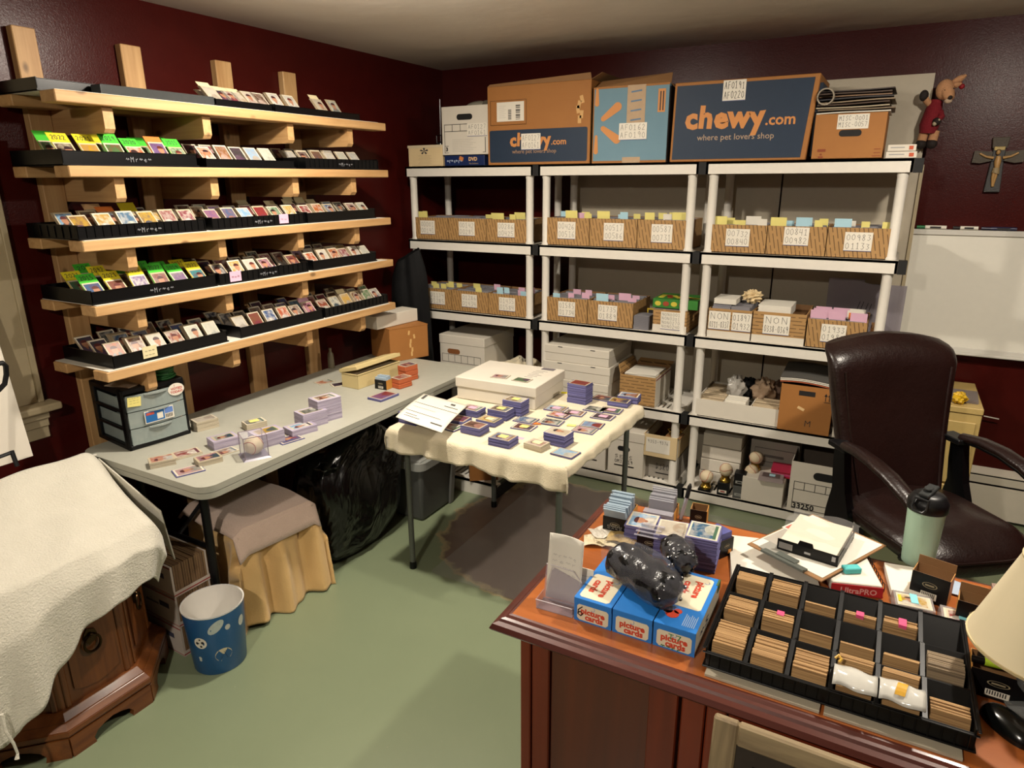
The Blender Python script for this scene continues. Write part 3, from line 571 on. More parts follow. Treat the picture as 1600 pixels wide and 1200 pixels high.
# cream plastic box with its lid ajar
A = (0.568, -1.092, 0.761); Bq = (0.582, -0.759, 0.761); loc, rz, W = frame(A, Bq); H = 0.079
CR = M('c4b280', .45, .03)
t = thing('card_storage_box', 'long cream plastic box with its lid ajar, near the cardboard carton', 'box', loc, rz); d = .115
b = B(); k = .003
b.box(0,0,0,W,d,k); b.box(0,0,0,W,k,H); b.box(0,d-k,0,W,d,H); b.box(0,0,0,k,d,H); b.box(W-k,0,0,W,d,H); b.box(-.003,-.003,H-.004,W+.003,0,H); b.box(-.003,d,H-.004,W+.003,d+.003,H); b.box(-.003,-.003,H-.004,0,d+.003,H); b.done('body', CR, t, bevel=.0015)
b = B(); b.T = Matrix.Translation((0,d+.004,H)) @ Euler((R(-14),0,0)).to_matrix().to_4x4()
b.box(-.005,-d-.010,.012,W+.005,.003,.016); b.box(-.005,-d-.010,-.003,W+.005,-d-.007,.013); b.box(-.005,-d-.010,-.003,-.002,.003,.013); b.box(W+.002,-d-.010,-.003,W+.005,.003,.013); b.frus(.0,-d,W,-.006,.016,.020,.012); b.done('lid', CR, t, bevel=.0015)
b = B(); b.box(.02,.02,.004,W-.02,d-.02,H-.008); b.done('cards_inside', EDGEY, t)
# small black and orange sleeve box
def sleeve_box(A, Bq, d, h, lab, up=.03, tint=SLEEVE, fill_=.9, n=6, text1=None, flap=False, barcode=False, tilt=0, group='small black and orange card sleeve boxes', cat='box', orange=True, empty=False):
    loc, rz, W = frame(A, Bq); t = thing('sleeve_box', lab, cat, loc, rz, group); k = .0012
    b = B(); b.box(0,0,0,W,k,h,0); b.box(0,k,0,k,d,h,1); b.box(W-k,k,0,W,d,h,1); b.box(0,d-k,0,W,d,h*1.0+(.022 if flap else 0),2 if flap else 1); b.box(0,0,0,W,d,k,0)
    b.box(k,k,h*.06,W-k,k*1.5,h,2); b.box(k,d-2*k,.0,W-k,d-k,h,2); b.box(k,k,.002,k*1.6,d-k,h,2); b.box(W-k*1.6,k,.002,W-k,d-k,h,2)
    b.done('carton', [BLACK, M('b8823a', .6, .05) if orange else BLACK, CARDIN], t)
    b = B(); z0 = h*.62; c = M('8d8268', .5)
    for q in range(24):
        a0, a1 = 2*PI*q/24, 2*PI*(q+1)/24; e = lambda a, s: (W*.5+W*.2*s*math.cos(a), -.0004, z0+h*.11*s*math.sin(a)); b.add([e(a0,1),e(a1,1),e(a1,.86),e(a0,.86)], [(0,1,2,3)])
    b.box(W*.38,-.0006,z0-h*.03,W*.62,-.0002,z0+h*.03); e_ = b.done('emblem', c, t)
    if barcode:
        b = B(); b.box(W*.3,-.0006,h*.12,W*.72,-.0002,h*.36,0)
        for q in range(8): b.box(W*(.33+q*.045),-.0009,h*.18,W*(.35+q*.045),-.0004,h*.34,1)
        b.done('barcode', [WHITE, DARK], t)
    if text1:
        for q, s in enumerate(text1): text(s, t, (W*.5,-.0006,h*(.40-.13*q)), h*.105, M('b5b0a4', .6, 0), name='lettering')
    if not empty:
        b = B(); rnd = random.Random(lab)
        for q in range(n):
            y = .004+(d*fill_-.008)*q/n; th = (d*fill_-.008)/n-.0008; tl = rnd.uniform(-.004,.004); zt = h+up*(.6+.4*q/n)+rnd.uniform(-.003,.003); sh = tilt*(.3+.7*(1-q/n))
            zb = h-.006 if tilt else .004; b.hexa([(.004,y,zb),(W-.004,y,zb),(W-.004,y+th,zb),(.004,y+th,zb),(.004+tl,y-sh,zt),(W-.004+tl,y-sh,zt),(W-.004+tl,y+th-sh,zt),(.004+tl,y+th-sh,zt)])
        b.done('sleeves', tint, t)
    return t
sleeve_box((0.630, -1.034, 0.761), (0.704, -1.032, 0.761), .05, .05, 'small black and orange box of clear sleeves beside the cream plastic box', up=.022, tint=M('a9bccb', .25, .05, alpha=.75), barcode=True)
# bottle by the wall
b = B(); b.lathe([(.0001,0),(.017,0),(.019,.004),(.018,.06),(.016,.085),(.009,.095),(.008,.098),(.0085,.118),(.0001,.12)], 16, caps=False); tag(b.done('spray_bottle', M('6d6552', .35), loc=(0.144, -0.839, 0.761), smooth=True), 'small grey-beige bottle standing against the red wall on the grey table', 'bottle')
# brown carton and white slab by the far end
loc, rz, W = frame((.376,-.587,TT), (.477,-.345,TT)); H = 0.202
t = thing('cardboard_box', 'closed orange-brown cardboard carton at the far end of the grey table', 'box', loc, rz); d = .24
b = B(); b.box(0,0,0,W,d,H-.006); b.done('carton_body', CARD2, t, bevel=.002)
for y0, y1 in ((-.001, d/2-.001), (d/2+.001, d+.001)):
    b = B(); b.box(-.001,y0,H-.005,W+.001,y1,H); b.done('flap', CARD2, t)
b = B()
for q in range(6): b.ob((W*(.55+.02*q*math.sin(q*2)),-.0008,H*(.16+.13*q)), (.012,.0012,H*.13), (0,.3*math.sin(q*3),0))
b.done('packing_tape', M('c9a26a', .12, .1), t)
b = B(); b.box(0,0,0,.13,.34,.075); tag(b.done('foam_slab', WHITEBOX, loc=(.20,-.62,TT+H+.002), rot=(0,0,-.12), bevel=.002), 'white flat box lying on the orange-brown carton just below the lowest pine shelf', 'box')

# ---------------------------------------------------------------- under the table
loc, rz, W = frame((.662,-2.295,0), (.667,-2.14,0)); H = .132
FB = edges('flat_carton_edges', '4a3524', '8c6d4a', (900, 3, 3))
FW = M('b5a99e', .6, .04); RL = M('8c2826', .6)
for i in range(3):
    t = thing('flat_carton_bundle', ['bottom', 'middle', 'top'][i] + ' bundle of folded white and red mailing cartons stacked behind the blue wastebasket', 'cartons', (loc[0], loc[1], i*(H+.002)), rz, 'bundles of folded mailing cartons'); d = .30; n = 16
    for k in range(n):
        b = B(); x = W*k/n; dd = .004*random.random(); b.box(x+.0006,dd,.0,x+W/n-.0006,d-dd,H-.003*random.random(),0 if 0 < k < n-1 else 1)
        if k in (0, n-1): x2 = x+.0003 if k == 0 else x+W/n-.0006; b.box(x2,.001,H*.03,x2+.0004,d-.001,H*.05,2)
        b.done('folded_carton', [FB, FW, RL], t)
    b = B()
    b.box(.0,-.0016,.0,W,-.0008,H*.18,0); b.box(.0,-.0022,H*.05,W,-.0014,H*.085,1); b.done('carton_flaps', [FW, RL], t)
    b = B(); b.box(-.001,.05,H*.52,0,.11,H*.68,0); b.box(-.001,.12,H*.5,0,.2,H*.56,1); b.box(-.0012,0,H*.93,0,d,H*.955,2); b.done('printing', [M('3c3c4c', .7), M('6d6660', .7), RL], t)
# wastebasket
def bask(k):
    v = k.coord(); s = k.new('ShaderNodeSeparateXYZ'); k.link(v, s.inputs[0]); k.base('1d5688'); k.set(Roughness=.3); return k
t = thing('wastebasket', 'blue round wastebasket printed with sports balls on the green floor', 'wastebasket', (.795,-2.232,0))
rb, rt, H = .094, .112, .262
b = B(); b.lathe([(.0001,.0),(rb,.0),(rb+.002,.003),(rt,H)], 40, 0, caps=False); b.done('outer_wall', M('1b5080', .3, .04), t, smooth=True)
b = B(); b.lathe([(.0001,.006),(rb-.004,.006),(rt-.003,H-.002),(rt+.002,H),(rt,H-.006)], 40, 0, caps=False); b.done('white_liner', M('e4e0d8', .45, .03), t, smooth=True)
def patch(name, th, z, rx, rz_, m, tilt=0, det=None):
    b = B(); n = 16
    def P(u, v, o):
        uu = u*math.cos(tilt)-v*math.sin(tilt); vv = u*math.sin(tilt)+v*math.cos(tilt); zz = z+vv; r = rb+(rt-rb)*zz/H+o; a = th+uu/r; return (r*math.cos(a), r*math.sin(a), zz)
    P0 = [P(0,0,.0012)]+[P(rx*math.cos(2*PI*k/n), rz_*math.sin(2*PI*k/n), .0012) for k in range(n)]; b.add(P0, [(0,k+1,(k+1)%n+1) for k in range(n)], 0)
    for (du, dv, r0) in det or []:
        b.add([P(du+r0*math.cos(2*PI*k/6), dv+r0*math.sin(2*PI*k/6), .0020) for k in range(6)], [tuple(range(6))], 1)
    b.done(name, [m, DARK], t)
tc = math.atan2(-3.625+2.222, 2.887-.785)
patch('soccer_ball_print', tc-.62, .15, .025, .025, WHITE, 0, [(-.012,.0,.006),(.009,.003,.006),(.002,-.014,.005),(0,.016,.004)])
patch('football_print', tc-.02, .215, .037, .019, M('aab4ae', .5), .75); patch('small_ball_print', tc+.36, .20, .010, .012, M('b5b8b0', .5)); patch('golf_ball_print', tc-.75, .075, .008, .011, M('b5b8b0', .5))
patch('basketball_print', tc+.12, .085, .031, .029, M('bdb394', .5), 0, [(-.012+.004*k,-.016+.006*k,.0016) for k in range(6)]+[(.012-.002*k,-.016+.006*k,.0016) for k in range(6)]); patch('edge_ball_print', tc+.95, .19, .016, .022, M('b5b8b0', .5))

def drape(name, mats, parent, rect, zt, drops, amp=.012, freq=40, nu=60, nv=60, nz=0, seed=0, hem=.012, flare=.12, thick=.004, loc=None, rot=None, tucks=None):
    """cloth over a box top: rect (x0,y0,x1,y1), drops (left,right,front,back) overhang lengths"""
    x0, y0, x1, y1 = rect; L, Rr, F, K = drops; rnd = random.Random(seed); ph = [rnd.uniform(0,6) for _ in range(6)]
    def fn(u, v):
        X = x0-L+(x1-x0+L+Rr)*u; Y = y0-F+(y1-y0+F+K)*v
        ex = (x0-X) if X < x0 else (X-x1 if X > x1 else 0); ey = (y0-Y) if Y < y0 else (Y-y1 if Y > y1 else 0)
        dz = math.hypot(ex, ey) if ex and ey else max(ex, ey)
        sx = -1 if X < x0 else (1 if X > x1 else 0); sy = -1 if Y < y0 else (1 if Y > y1 else 0)
        px = min(max(X, x0), x1); py = min(max(Y, y0), y1)
        s = (Y if sx else X); w = (math.sin(freq*s+ph[0])+.6*math.sin(freq*1.7*s+ph[1])+.4*math.sin(freq*.43*s+ph[2]))*amp
        k = min(1, dz/.12); c = min(dz, .025)
        off = c*.6+flare*dz*.5+w*k
        n = math.hypot(sx, sy) or 1
        px += sx/n*off; py += sy/n*off
        hz = hem*(math.sin(9*X+7*Y+ph[3])+math.sin(23*X-17*Y+ph[4]))*k*.5
        z = zt-max(0, dz-.012)+hz + (.0025*math.sin(14*X+ph[5])*math.sin(11*Y+ph[1]) if dz == 0 else 0)
        return (px, py, max(z, .004))
    b = B(); b.grid(fn, nu, nv); return b.done(name, mats, parent, smooth=60, solid=thick, loc=loc, rot=rot)
# yellow sheet over a box, pink blanket on top
t = thing('covered_box', 'box covered by a draped yellow bed sheet, on the floor under the grey table', 'box', (.57,-1.835,0), -.12)
b = B(); b.box(-.17,-.17,0,.17,.17,.385); b.done('box_body', CARDIN, t)
o = drape('yellow_sheet', SHEET, t, (-.175,-.175,.175,.175), .392, (.36,.40,.37,.34), amp=.024, freq=38, nu=110, nv=80, seed=3, hem=.02, flare=.16); 
t = thing('folded_blanket', 'folded pink blanket lying on the yellow sheet under the grey table', 'blanket', (.56,-1.84,.40), -.12)
def bl(u, v):
    a = -.215+.46*u; c = -.2+.40*v; r = .03
    z = .045+.012*math.sin(5*a+2)*math.cos(6*c)+.006*math.sin(17*a+5*c); e = max(0, a-.20)
    if a > .2: z -= (a-.2)*2.2
    if v < .1: z -= (.1-v)*.28
    if v > .92: z -= (v-.92)*.35
    if u < .08: z -= (.08-u)*.45
    return (a-.35*e, c, z)
b = B(); b.grid(bl, 40, 36); b.done('upper_fold', PINK, t, smooth=60, solid=.012)
def bl2(u, v):
    a = -.20+.41*u; c = -.185+.37*v; z = .016+.008*math.sin(6*a)*math.cos(8*c)
    if u > .9: z += (u-.9)*.05
    return (a, c, z)
b = B(); b.grid(bl2, 30, 30); b.done('lower_fold', PINK, t, smooth=60, solid=.014)
# black refuse bag: lumpy closed body over hidden contents
def bag(u, v):
    th = 2*PI*u; r = .03+.97*math.sin(PI*min(max(v,0.0),1)) ** .42
    sq = (abs(math.cos(th))**5+abs(math.sin(th))**5)**(-1/5)
    n = .04*math.sin(5*th+6*v)+.035*math.sin(9*th-11*v)+.03*math.sin(3*th+17*v)+.015*math.sin(23*th+9*v)
    z = .0+.60*(1-math.cos(PI*v))/2; z += .05*math.sin(th*1+.6)*v
    return (.16*sq*r*math.cos(th)*(1+n), .285*sq*r*math.sin(th)*(1+n*.6), max(0.002, z))
b = B(); b.grid(bag, 72, 40); o = b.done('garbage_bag', BINBAG, None, smooth=60, loc=(.645,-1.31,0)); tag(o, 'large shiny black refuse bag slumped on the floor under the grey table', 'bag')
def tails(u, v): th = 2*PI*u; r = .02+.028*v+.012*math.sin(5*th)*v; return (r*math.cos(th)+.05*v, r*math.sin(th)-.07*v, .02+.10*v)
b = B(); b.grid(tails, 20, 6); b.done('tied_neck', BINBAG, o, smooth=60, solid=.002, loc=(.06,-.17,.43))
# grey lidded bin
BINM = M('4d4e4b', .55, .05); H = .345
t = thing('plastic_bin', 'tall dark grey plastic bin with a lighter lid under the card table', 'bin', (.735,-.80,0))
b = B(); b.hexa([(-.10,-.15,0),(.10,-.15,0),(.10,.15,0),(-.10,.15,0),(-.125,-.18,H),(.125,-.18,H),(.125,.18,H),(-.125,.18,H)]); b.done('bin_body', BINM, t, bevel=.02, seg=3, smooth=True)
b = B(); b.prism(rrect(-.138,-.193,.138,.193,.05), H-.03, H+.012, 'z'); b.frus(-.115,-.17,.115,.17,H+.012,H+.022,.015); b.done('bin_lid', M('8d8e88', .45, .04), t, bevel=.006, seg=2, smooth=True)
for y in (.10,): b = B(); b.hexa([(.095,y,0),(.112,y,0),(.112,y+.035,0),(.095,y+.035,0),(.120,y,H-.03),(.136,y,H-.03),(.136,y+.045,H-.03),(.120,y+.045,H-.03)]); b.done('corner_rib', M('6e6e6a', .55, .04), t, bevel=.004)
# black garment bag hung in the corner
def gb(u, v):
    th = 2*PI*u; z = .02+1.32*v; sh = 1-.0*v; w = (.15-.02*v) if v < .8 else .134*(1-((v-.8)/.2)**2.5*.35)
    n = .10*math.sin(4*th+3*v)+.07*math.sin(7*th-2+4*v)+.03*math.sin(13*th+9*v); return (w*(1+n)*math.cos(th), w*.62*(1+n)*math.sin(th), z+.05*math.cos(th-.5)*v)
b = B(); b.grid(gb, 48, 40); tag(b.done('garment_bag', BLACKCLOTH, None, smooth=60, loc=(.19,-.14,0)), 'tall black cloth cover in the corner between the pine rack and the shelf units', 'bag')

# ---------------------------------------------------------------- octagonal cabinet with its towel, lower left
t = thing('octagonal_cabinet', 'carved brown wooden octagonal cabinet with ring pulls under the cream towel', 'cabinet', (.435,-2.645,0))
def octo(ap, k=0): r = ap/math.cos(PI/8); return [(r*math.cos(PI/8+PI/4*i), r*math.sin(PI/8+PI/4*i)) for i in range(8)]
def oprism(b, ap0, z0, ap1, z1):
    a, c = octo(ap0), octo(ap1); vs = [(x,y,z0) for x,y in a]+[(x,y,z1) for x,y in c]; b.add(vs, [(i,(i+1)%8,(i+1)%8+8,i+8) for i in range(8)]+[tuple(range(8))[::-1], tuple(range(8,16))])
b = B(); oprism(b, .292, .14, .292, .58); b.done('cabinet_body', OAK['z'], t, bevel=.002)
b = B(); oprism(b, .345, .085, .345, .105); oprism(b, .345, .105, .325, .125); oprism(b, .325, .125, .305, .15); oprism(b, .33, .07, .345, .085); b.done('base_moulding', OAK['y'], t, bevel=.003, seg=2)
b = B(); oprism(b, .305, .56, .33, .58); oprism(b, .335, .58, .335, .605); b.done('cabinet_top', OAK['y'], t, bevel=.003)
for i in range(8):
    a = PI/4*i; hw = .335*math.tan(PI/8)
    rot = Matrix.Rotation(a, 4, 'Z')
    b = B(); b.T = rot                                          # bracket foot apron with an arched cut-out
    arch = [(-hw,.0),(-hw+.075,0),(-hw+.07,.022),(-hw+.085,.04),(-.03,.05),(0,.056),(.03,.05),(hw-.085,.04),(hw-.07,.022),(hw-.075,0),(hw,.0),(hw,.075),(-hw,.075)]
    b.prism(arch, .32, .342, 'x'); b.done('bracket_foot', OAK['y'], t, bevel=.003)
    if i in (0, 1, 7, 6):
        hw = .292*math.tan(PI/8)
        b = B(); b.T = rot
        for y in (-hw+.012, hw-.030): b.box(.290,y,.15,.298,y+.018,.56)
        b.done('corner_stile', OAK['z'], t, bevel=.003)
        b = B(); b.T = rot; x = .292; b.prism([(-.075,.20),(-.04,.185),(0,.178),(.04,.185),(.075,.20),(.075,.52),(-.075,.52)], x-.002, x+.006, 'x'); pn = b.done('door_panel', OAK['z'], t, bevel=.005, seg=2)
        b = B(); b.T = rot; x = .301; b.prism([(.022*math.cos(2*PI*q/10), .36+.028*math.sin(2*PI*q/10)*(1.15 if q % 2 else .9)) for q in range(10)], x-.003, x+.004, 'x'); b.ball((x+.006,0,.365), .009, 10)
        b.tube([(x+.010, .026*math.sin(2*PI*q/24), .335+.030*math.cos(2*PI*q/24)) for q in range(25)], [.0028+.0022*(math.cos(PI*(q/24-.5)*2) < 0 and 0 or 1)*abs(math.sin(PI*q/24)) for q in range(25)], 8, 0, False)
        b.done('ring_pull', M('3a2a18', .3, .2, metal=.9), pn, smooth=True)
# something boxy under the towel lifts its back edge
tw = thing('cream_towel', 'large cream terry towel draped over the octagonal wooden cabinet', 'towel', (.435,-2.645,0))
HEM = ((-3.3,.22),(-2.92,.235),(-2.86,.285),(-2.77,.365),(-2.70,.425),(-2.60,.475),(-2.50,.495),(-2.42,.495),(-2.2,.50))
def hemz(y):
    Y = y-2.645
    for (a, p), (c, q) in zip(HEM, HEM[1:]):
        if Y <= c: return p+(q-p)*(Y-a)/(c-a)+.006*math.sin(60*Y)
    return .56
def towel(u, v):
    # u along y (near -> far), v down from ridge over the slope and the front
    y = -.50+(.885-.13*v)*u; L = .78*v; ridge = .805+.02*math.sin(3*u)
    P = [(-.115,ridge),(.10,.735),(.32,.655),(.385,.60)]; acc = 0; x, z = P[0]
    hem = hemz(y)
    tot = .23+.23+.08; tt_ = v*1.55
    if tt_ < .5: k = tt_/.5; x = -.115+.215*k; z = ridge-(ridge-.735)*k**1.4
    elif tt_ < .95: k = (tt_-.5)/.45; x = .10+.24*k; z = .735-.07*k
    else:
        k = (tt_-.95)/.6; z = .665-(.665-hem)*k; x = .34+.045*min(1,k*3)+.014*k*math.sin(16*u+2)+.01*k*math.sin(37*u)
    # far side folds down
    e = max(0, u-.90)/.10
    if e > 0: z -= e*e*.10*(1-.4*v); x -= .03*e*v; y -= .02*e*e
    z += .004*math.sin(21*u+13*v)+.003*math.sin(9*u-23*v)
    return (x, y, z)
b = B(); b.grid(towel, 80, 70); b.done('terry_cloth', TOWEL, tw, smooth=70, solid=.006)
def tback(u, v):
    y = -.50+.85*u; k = v; return (-.115-.22*k, y, .80+.02*math.sin(3*u)-.006-.16*k**1.5+.003*math.sin(30*u))
b = B(); b.grid(tback, 40, 14); b.done('back_drop', TOWEL, tw, smooth=70, solid=.006)
def tside(u, v):
    x = -.115+.345*u; top = .79-.14*u; return (x+.02*v*u, .352+.018*v+.008*math.sin(14*u+3)*v, top-.012-v*(.14+.06*u)+.004*math.sin(60*u)*v)
b = B(); b.grid(tside, 40, 14); b.done('side_fold', TOWEL, tw, smooth=70, solid=.005)
b = B(); y0 = -.31; b.tube([(.395,y0,.335),(.402,y0-.004,.28),(.405,y0+.006,.23),(.402,y0+.01,.19),(.405,y0+.004,.175)], [.006,.0045,.004,.0035,.007], 6); b.done('loose_thread', TOWEL, tw)
b = B(); b.box(-.17,-.25,.606,.09,.25,.715); b.done('top_riser', OAK['y'], bpy.data.objects['octagonal_cabinet'])
# white panel with black stand at the left edge
A3 = (0.129, -2.425, 0.800); 
b = B(); P0 = (0.160, -2.439, 0.811); P1 = (0.060, -2.415, 1.172); P2 = (0.030, -2.406, 1.313)
b.hexa([(.16,P0[1]-.75,P0[2]),(.16,P0[1],P0[2]),(.145,P0[1],P0[2]),(.145,P0[1]-.75,P0[2]),(.05,P1[1]-.75,P1[2]+.35),(.05,P1[1]-.02,P1[2]+.35),(.035,P1[1]-.02,P1[2]+.35),(.035,P1[1]-.75,P1[2]+.35)]); tag(b.done('foam_board', WHITEBOX), 'tall white board leaning on the window sill behind the cream towel, left edge', 'board')
t = thing('tabletop_easel', 'black metal stand with a curved handle in front of the white board, left edge', 'stand', (.2, -2.66, .0))
def eas(pts, n, r): b = B(); b.tube([(x-.2,y+2.66,z) for x,y,z in pts], r, 8); return b.done(n, BLACK, t, smooth=True)
eas([(0.240, -2.588, 0.873), (0.240, -2.534, 0.877)], 'crossbar', .007); eas([(0.240, -2.537, 0.883), (0.260, -2.539, 0.827)], 'foot', .008); eas([(0.200, -2.513, 1.191), (0.200, -2.485, 1.189), (0.200, -2.478, 1.176), (0.200, -2.482, 1.146), (0.200, -2.494, 1.114), (0.200, -2.526, 1.090)], 'handle', .009)
eas([(0.240, -2.588, 0.873), (0.220, -2.549, 1.038), (0.200, -2.513, 1.191)], 'upright', .008)

# ---------------------------------------------------------------- three grey resin shelf units on the back wall
UW, UD, GAP, UX = .914, .46, .039, .10
SZ = [1.881, 1.429, .977, .525, .073]; SH = .06
def shelf_mesh():
    b = B(); r = .022
    b.box(0,0,-SH,UW,r*.5,0); b.box(0,UD-r*.5,-SH,UW,UD,0); b.box(0,0,-SH,r*.5,UD,0); b.box(UW-r*.5,0,-SH,UW,UD,0)
    b.box(0,0,-.012,UW,.05,0); b.box(0,UD-.05,-.012,UW,UD,0); b.box(0,.05,-.012,.09,UD-.05,0); b.box(UW-.09,.05,-.012,UW,UD-.05,0)
    for y in (.165, .285): b.box(.09,y,-.012,UW-.09,y+.02,0)
    n = 26
    for i in range(n): x = .09+(UW-.18)*i/n; b.box(x,.05,-.010,x+.0165,UD-.05,-.0005)
    return b.mesh('shelf', SHELF)
SM = shelf_mesh()
def post_mesh(h): b = B(); b.lathe([(.026,0),(.026,.008),(.0225,.016),(.0225,h-.02),(.025,h-.012),(.025,h)], 18); return b.mesh('post', SHELF, True)
PM = post_mesh(.452-SH); PB = post_mesh(.012)
CLIPM = B().box(0, -.002, -SH-.002, GAP-.002, .05, 0).mesh('joining_clip', MATBLACK)
for u in range(3):
    t = thing('shelf_unit', ['grey resin shelf unit nearest the corner, leftmost of the three', 'grey resin shelf unit in the middle of the three', 'grey resin shelf unit nearest the whiteboard, rightmost of the three'][u], 'shelf', (UX+u*(UW+GAP), 0, 0), 0, 'grey resin shelf units')
    for l, z in enumerate(SZ):
        o = bpy.data.objects.new('shelf', SM); COL.objects.link(o); o.parent = t; o.location = (0,0,z)
        o = bpy.data.objects.new('joining_clip', CLIPM); COL.objects.link(o); o.parent = t; o.location = (UW+.001,0,z)
        if l < 4:
            for x in (.035, UW-.035):
                for y in (.035, UD-.035): o = bpy.data.objects.new('post', PM); COL.objects.link(o); o.parent = t; o.location = (x,y,z-.452)
# spare shelf on the floor and white panels behind units 2 and 3
t = thing('spare_shelf', 'loose grey resin shelf lying on the floor below the first shelf unit', 'shelf', (.44,-.52,.0))
b = B(); w2 = .612; b.box(0,0,0,w2,.012,.085); b.box(0,.42,0,w2,.432,.085); b.box(0,0,0,.012,.432,.085); b.box(0,0,.073,w2,.05,.085); b.box(0,.38,.073,w2,.432,.085)
for y in (.165, .275): b.box(0,y,.073,w2,y+.02,.085)
for i in range(18): x = .012+(w2-.03)*i/18; b.box(x,.05,.075,x+.018,.39,.0845)
b.done('shelf_deck', SHELF, t); b = B(); b.box(w2-.011,-.001,0,w2+.001,.433,.072); b.done('dark_end', MATBLACK, t)
PANEL = M('b0a692', .5, .05)
b = B(); b.box(1.03,.515,.02,2.30,.53,1.84); tag(b.done('wall_panel', PANEL), 'pale sheet panel standing behind the middle shelf unit', 'panel', 'pale panels behind the shelves')
b = B(); b.box(2.31,.505,.02,2.955,.52,2.285); tag(b.done('wall_panel', PANEL), 'tall pale sheet panel standing behind the rightmost shelf unit and rising above it', 'panel', 'pale panels behind the shelves')
b = B(); b.box(2.956,.49,.02,2.972,.545,1.86); tag(b.done('wood_strip', TRIM), 'narrow cream strip beside the right end of the rightmost shelf unit', 'strip')

def label(t, lines, cx, cz, w, h, y=-.0015, tilt=0, lw=.0014):
    b = B(); b.box(cx-w/2,y-.0014,cz-h/2,cx+w/2,y,cz+h/2,0); b.box(cx-w/2,y-.0016,cz-h/2,cx+w/2,y-.0012,cz-h/2+.0025,1); o = b.done('number_card', [WHITE, M('5a5f88', .5)], t)
    hand(o, lines, cx-w*.46, cx+w*.46, cz-h*.44, cz+h*.47, y=y-.0022, w=lw); return o
def open_box(name, lab, cat, x0, x1, y0, d, z, h, mat_, inside=None, k=.004, group=None, rz=0, back=0):
    t = thing(name, lab, cat, (x0, y0, z), rz, group); W = x1-x0; b = B()
    b.box(0,0,0,W,d,k); b.box(0,0,0,W,k,h); b.box(0,d-k,0,W,d,h+back); b.box(0,k,0,k,d-k,h); b.box(W-k,k,0,W,d-k,h)
    b.box(k,k,k,W-k,k+.0005,h-.0005,1); b.box(k,d-k-.0005,k,W-k,d-k,h-.0005,1); b.box(k,k,k,k+.0005,d-k,h-.0005,1); b.box(W-k-.0005,k,k,W-k,d-k,h-.0005,1)
    b.done('carton_body', [mat_, inside or CARDIN], t, bevel=.0015); return t, W
GREYC = edges('sleeved_card_edges', '57555a', '8a888c', (2, 700, 2))
def card_rows(lab, x0, W, y0, d, z, h, tabs, rows=2, m=None, group='rows of sleeved cards in the brown cartons', seed=0):
    """rows of sleeved cards standing in a carton, with paper tabs as parts"""
    t = thing('card_row', lab, 'cards', (x0, y0, z), 0, group); rnd = random.Random(lab)
    cw = (W-.016)/rows; b = B()
    for r in range(rows):
        n = 14
        for i in range(n):
            ya = .008+(d-.016)*i/n; hh = h-.012+rnd.uniform(0,.014); b.box(.008+r*cw+.002, ya, .006, .008+(r+1)*cw-.002, ya+(d-.016)/n-.001, hh)
    b.done('cards', m or GREYC, t)
    for tb_ in tabs.split():
        c, fx, fy, w, hh = tb_[0], float(tb_[1:3])/100, float(tb_[3:5])/100, .036+.02*rnd.random(), .02+.018*rnd.random()
        if c.isupper(): w, hh, c = .075, .04, c.lower()
        b = B(); y = .008+(d-.02)*fy; b.hexa([(W*fx-w/2,y,h-.01),(W*fx+w/2,y,h-.01),(W*fx+w/2,y+.0012,h-.01),(W*fx-w/2,y+.0012,h-.01),(W*fx-w/2,y-.004,h+hh),(W*fx+w/2,y-.005,h+hh),(W*fx+w/2,y-.004,h+hh),(W*fx-w/2,y-.003,h+hh)])
        b.done('paper_tab', NOTE[c], t)
    return t
def numbered(u, l, n, x0, x1, h, lines, tabs, lx=.5, lw=.42, lz=.55, rows=2, d=.31, where=''):
    nm = f"{['leftmost','middle','rightmost'][u]} unit, {['top','second','third'][l]} shelf"
    z = SZ[l]+.001
    ps = (['left', 'right'] if (u, l) == (1, 2) else ['left', 'middle', 'right'])[min(n, 1 if (u, l) == (1, 2) else 2)]
    t, W = open_box('card_carton', f"{ps} printed carton on the {['','second','third'][l]} shelf of the {['leftmost','middle','rightmost'][u]} unit, marked {' '.join(lines)}", 'carton', x0+.002, x1-.002, .018, d, z, h, PRINTED, group='brown printed card cartons')
    label(t, lines, W*lx, h*lz, W*lw, h*.62)
    card_rows(f"sleeved cards with paper tabs in the {ps} carton, {['','second','third'][l]} shelf, {['leftmost','middle','rightmost'][u]} unit", x0+.006, W-.008, .022, d-.008, z+.004, h-.004, tabs, rows)
    return t
def xs(*a): return [p[0] for p in a]
X1 = xs((0.130, 0.018, 1.418), (0.403, 0.018, 1.412), (0.685, 0.018, 1.411), (0.967, 0.018, 1.407)); h1 = 0.139
numbered(0, 1, 0, X1[0], X1[1], h1, ['00001','00141'], 'y1212 y2806', lx=.42); numbered(0, 1, 1, X1[1], X1[2], h1, ['00142','00285'], 'y9030', lx=.5); numbered(0, 1, 2, X1[2], X1[3], h1, ['00286','00425'], 'y0620 y2810 y5812 Y7515')
X2 = xs((1.096, 0.018, 1.405), (1.369, 0.018, 1.402), (1.651, 0.018, 1.404), (1.929, 0.018, 1.407)); h2 = 0.157
numbered(1, 1, 0, X2[0], X2[1], h2, ['00426','00516'], 'Y5505 p7514 y9210 y8025 b2040', lx=.48); numbered(1, 1, 1, X2[1], X2[2], h2, ['00517','00586'], 'Y2505 b5830 y8540 b6810', lx=.52); numbered(1, 1, 2, X2[2], X2[3], h2, ['00587','00731'], 'y2005 y3640 w5512 Y8008 y6030', lx=.5)
X3 = xs((2.046, 0.018, 1.422), (2.328, 0.018, 1.422), (2.604, 0.018, 1.426), (2.890, 0.018, 1.422)); h3 = 0.142
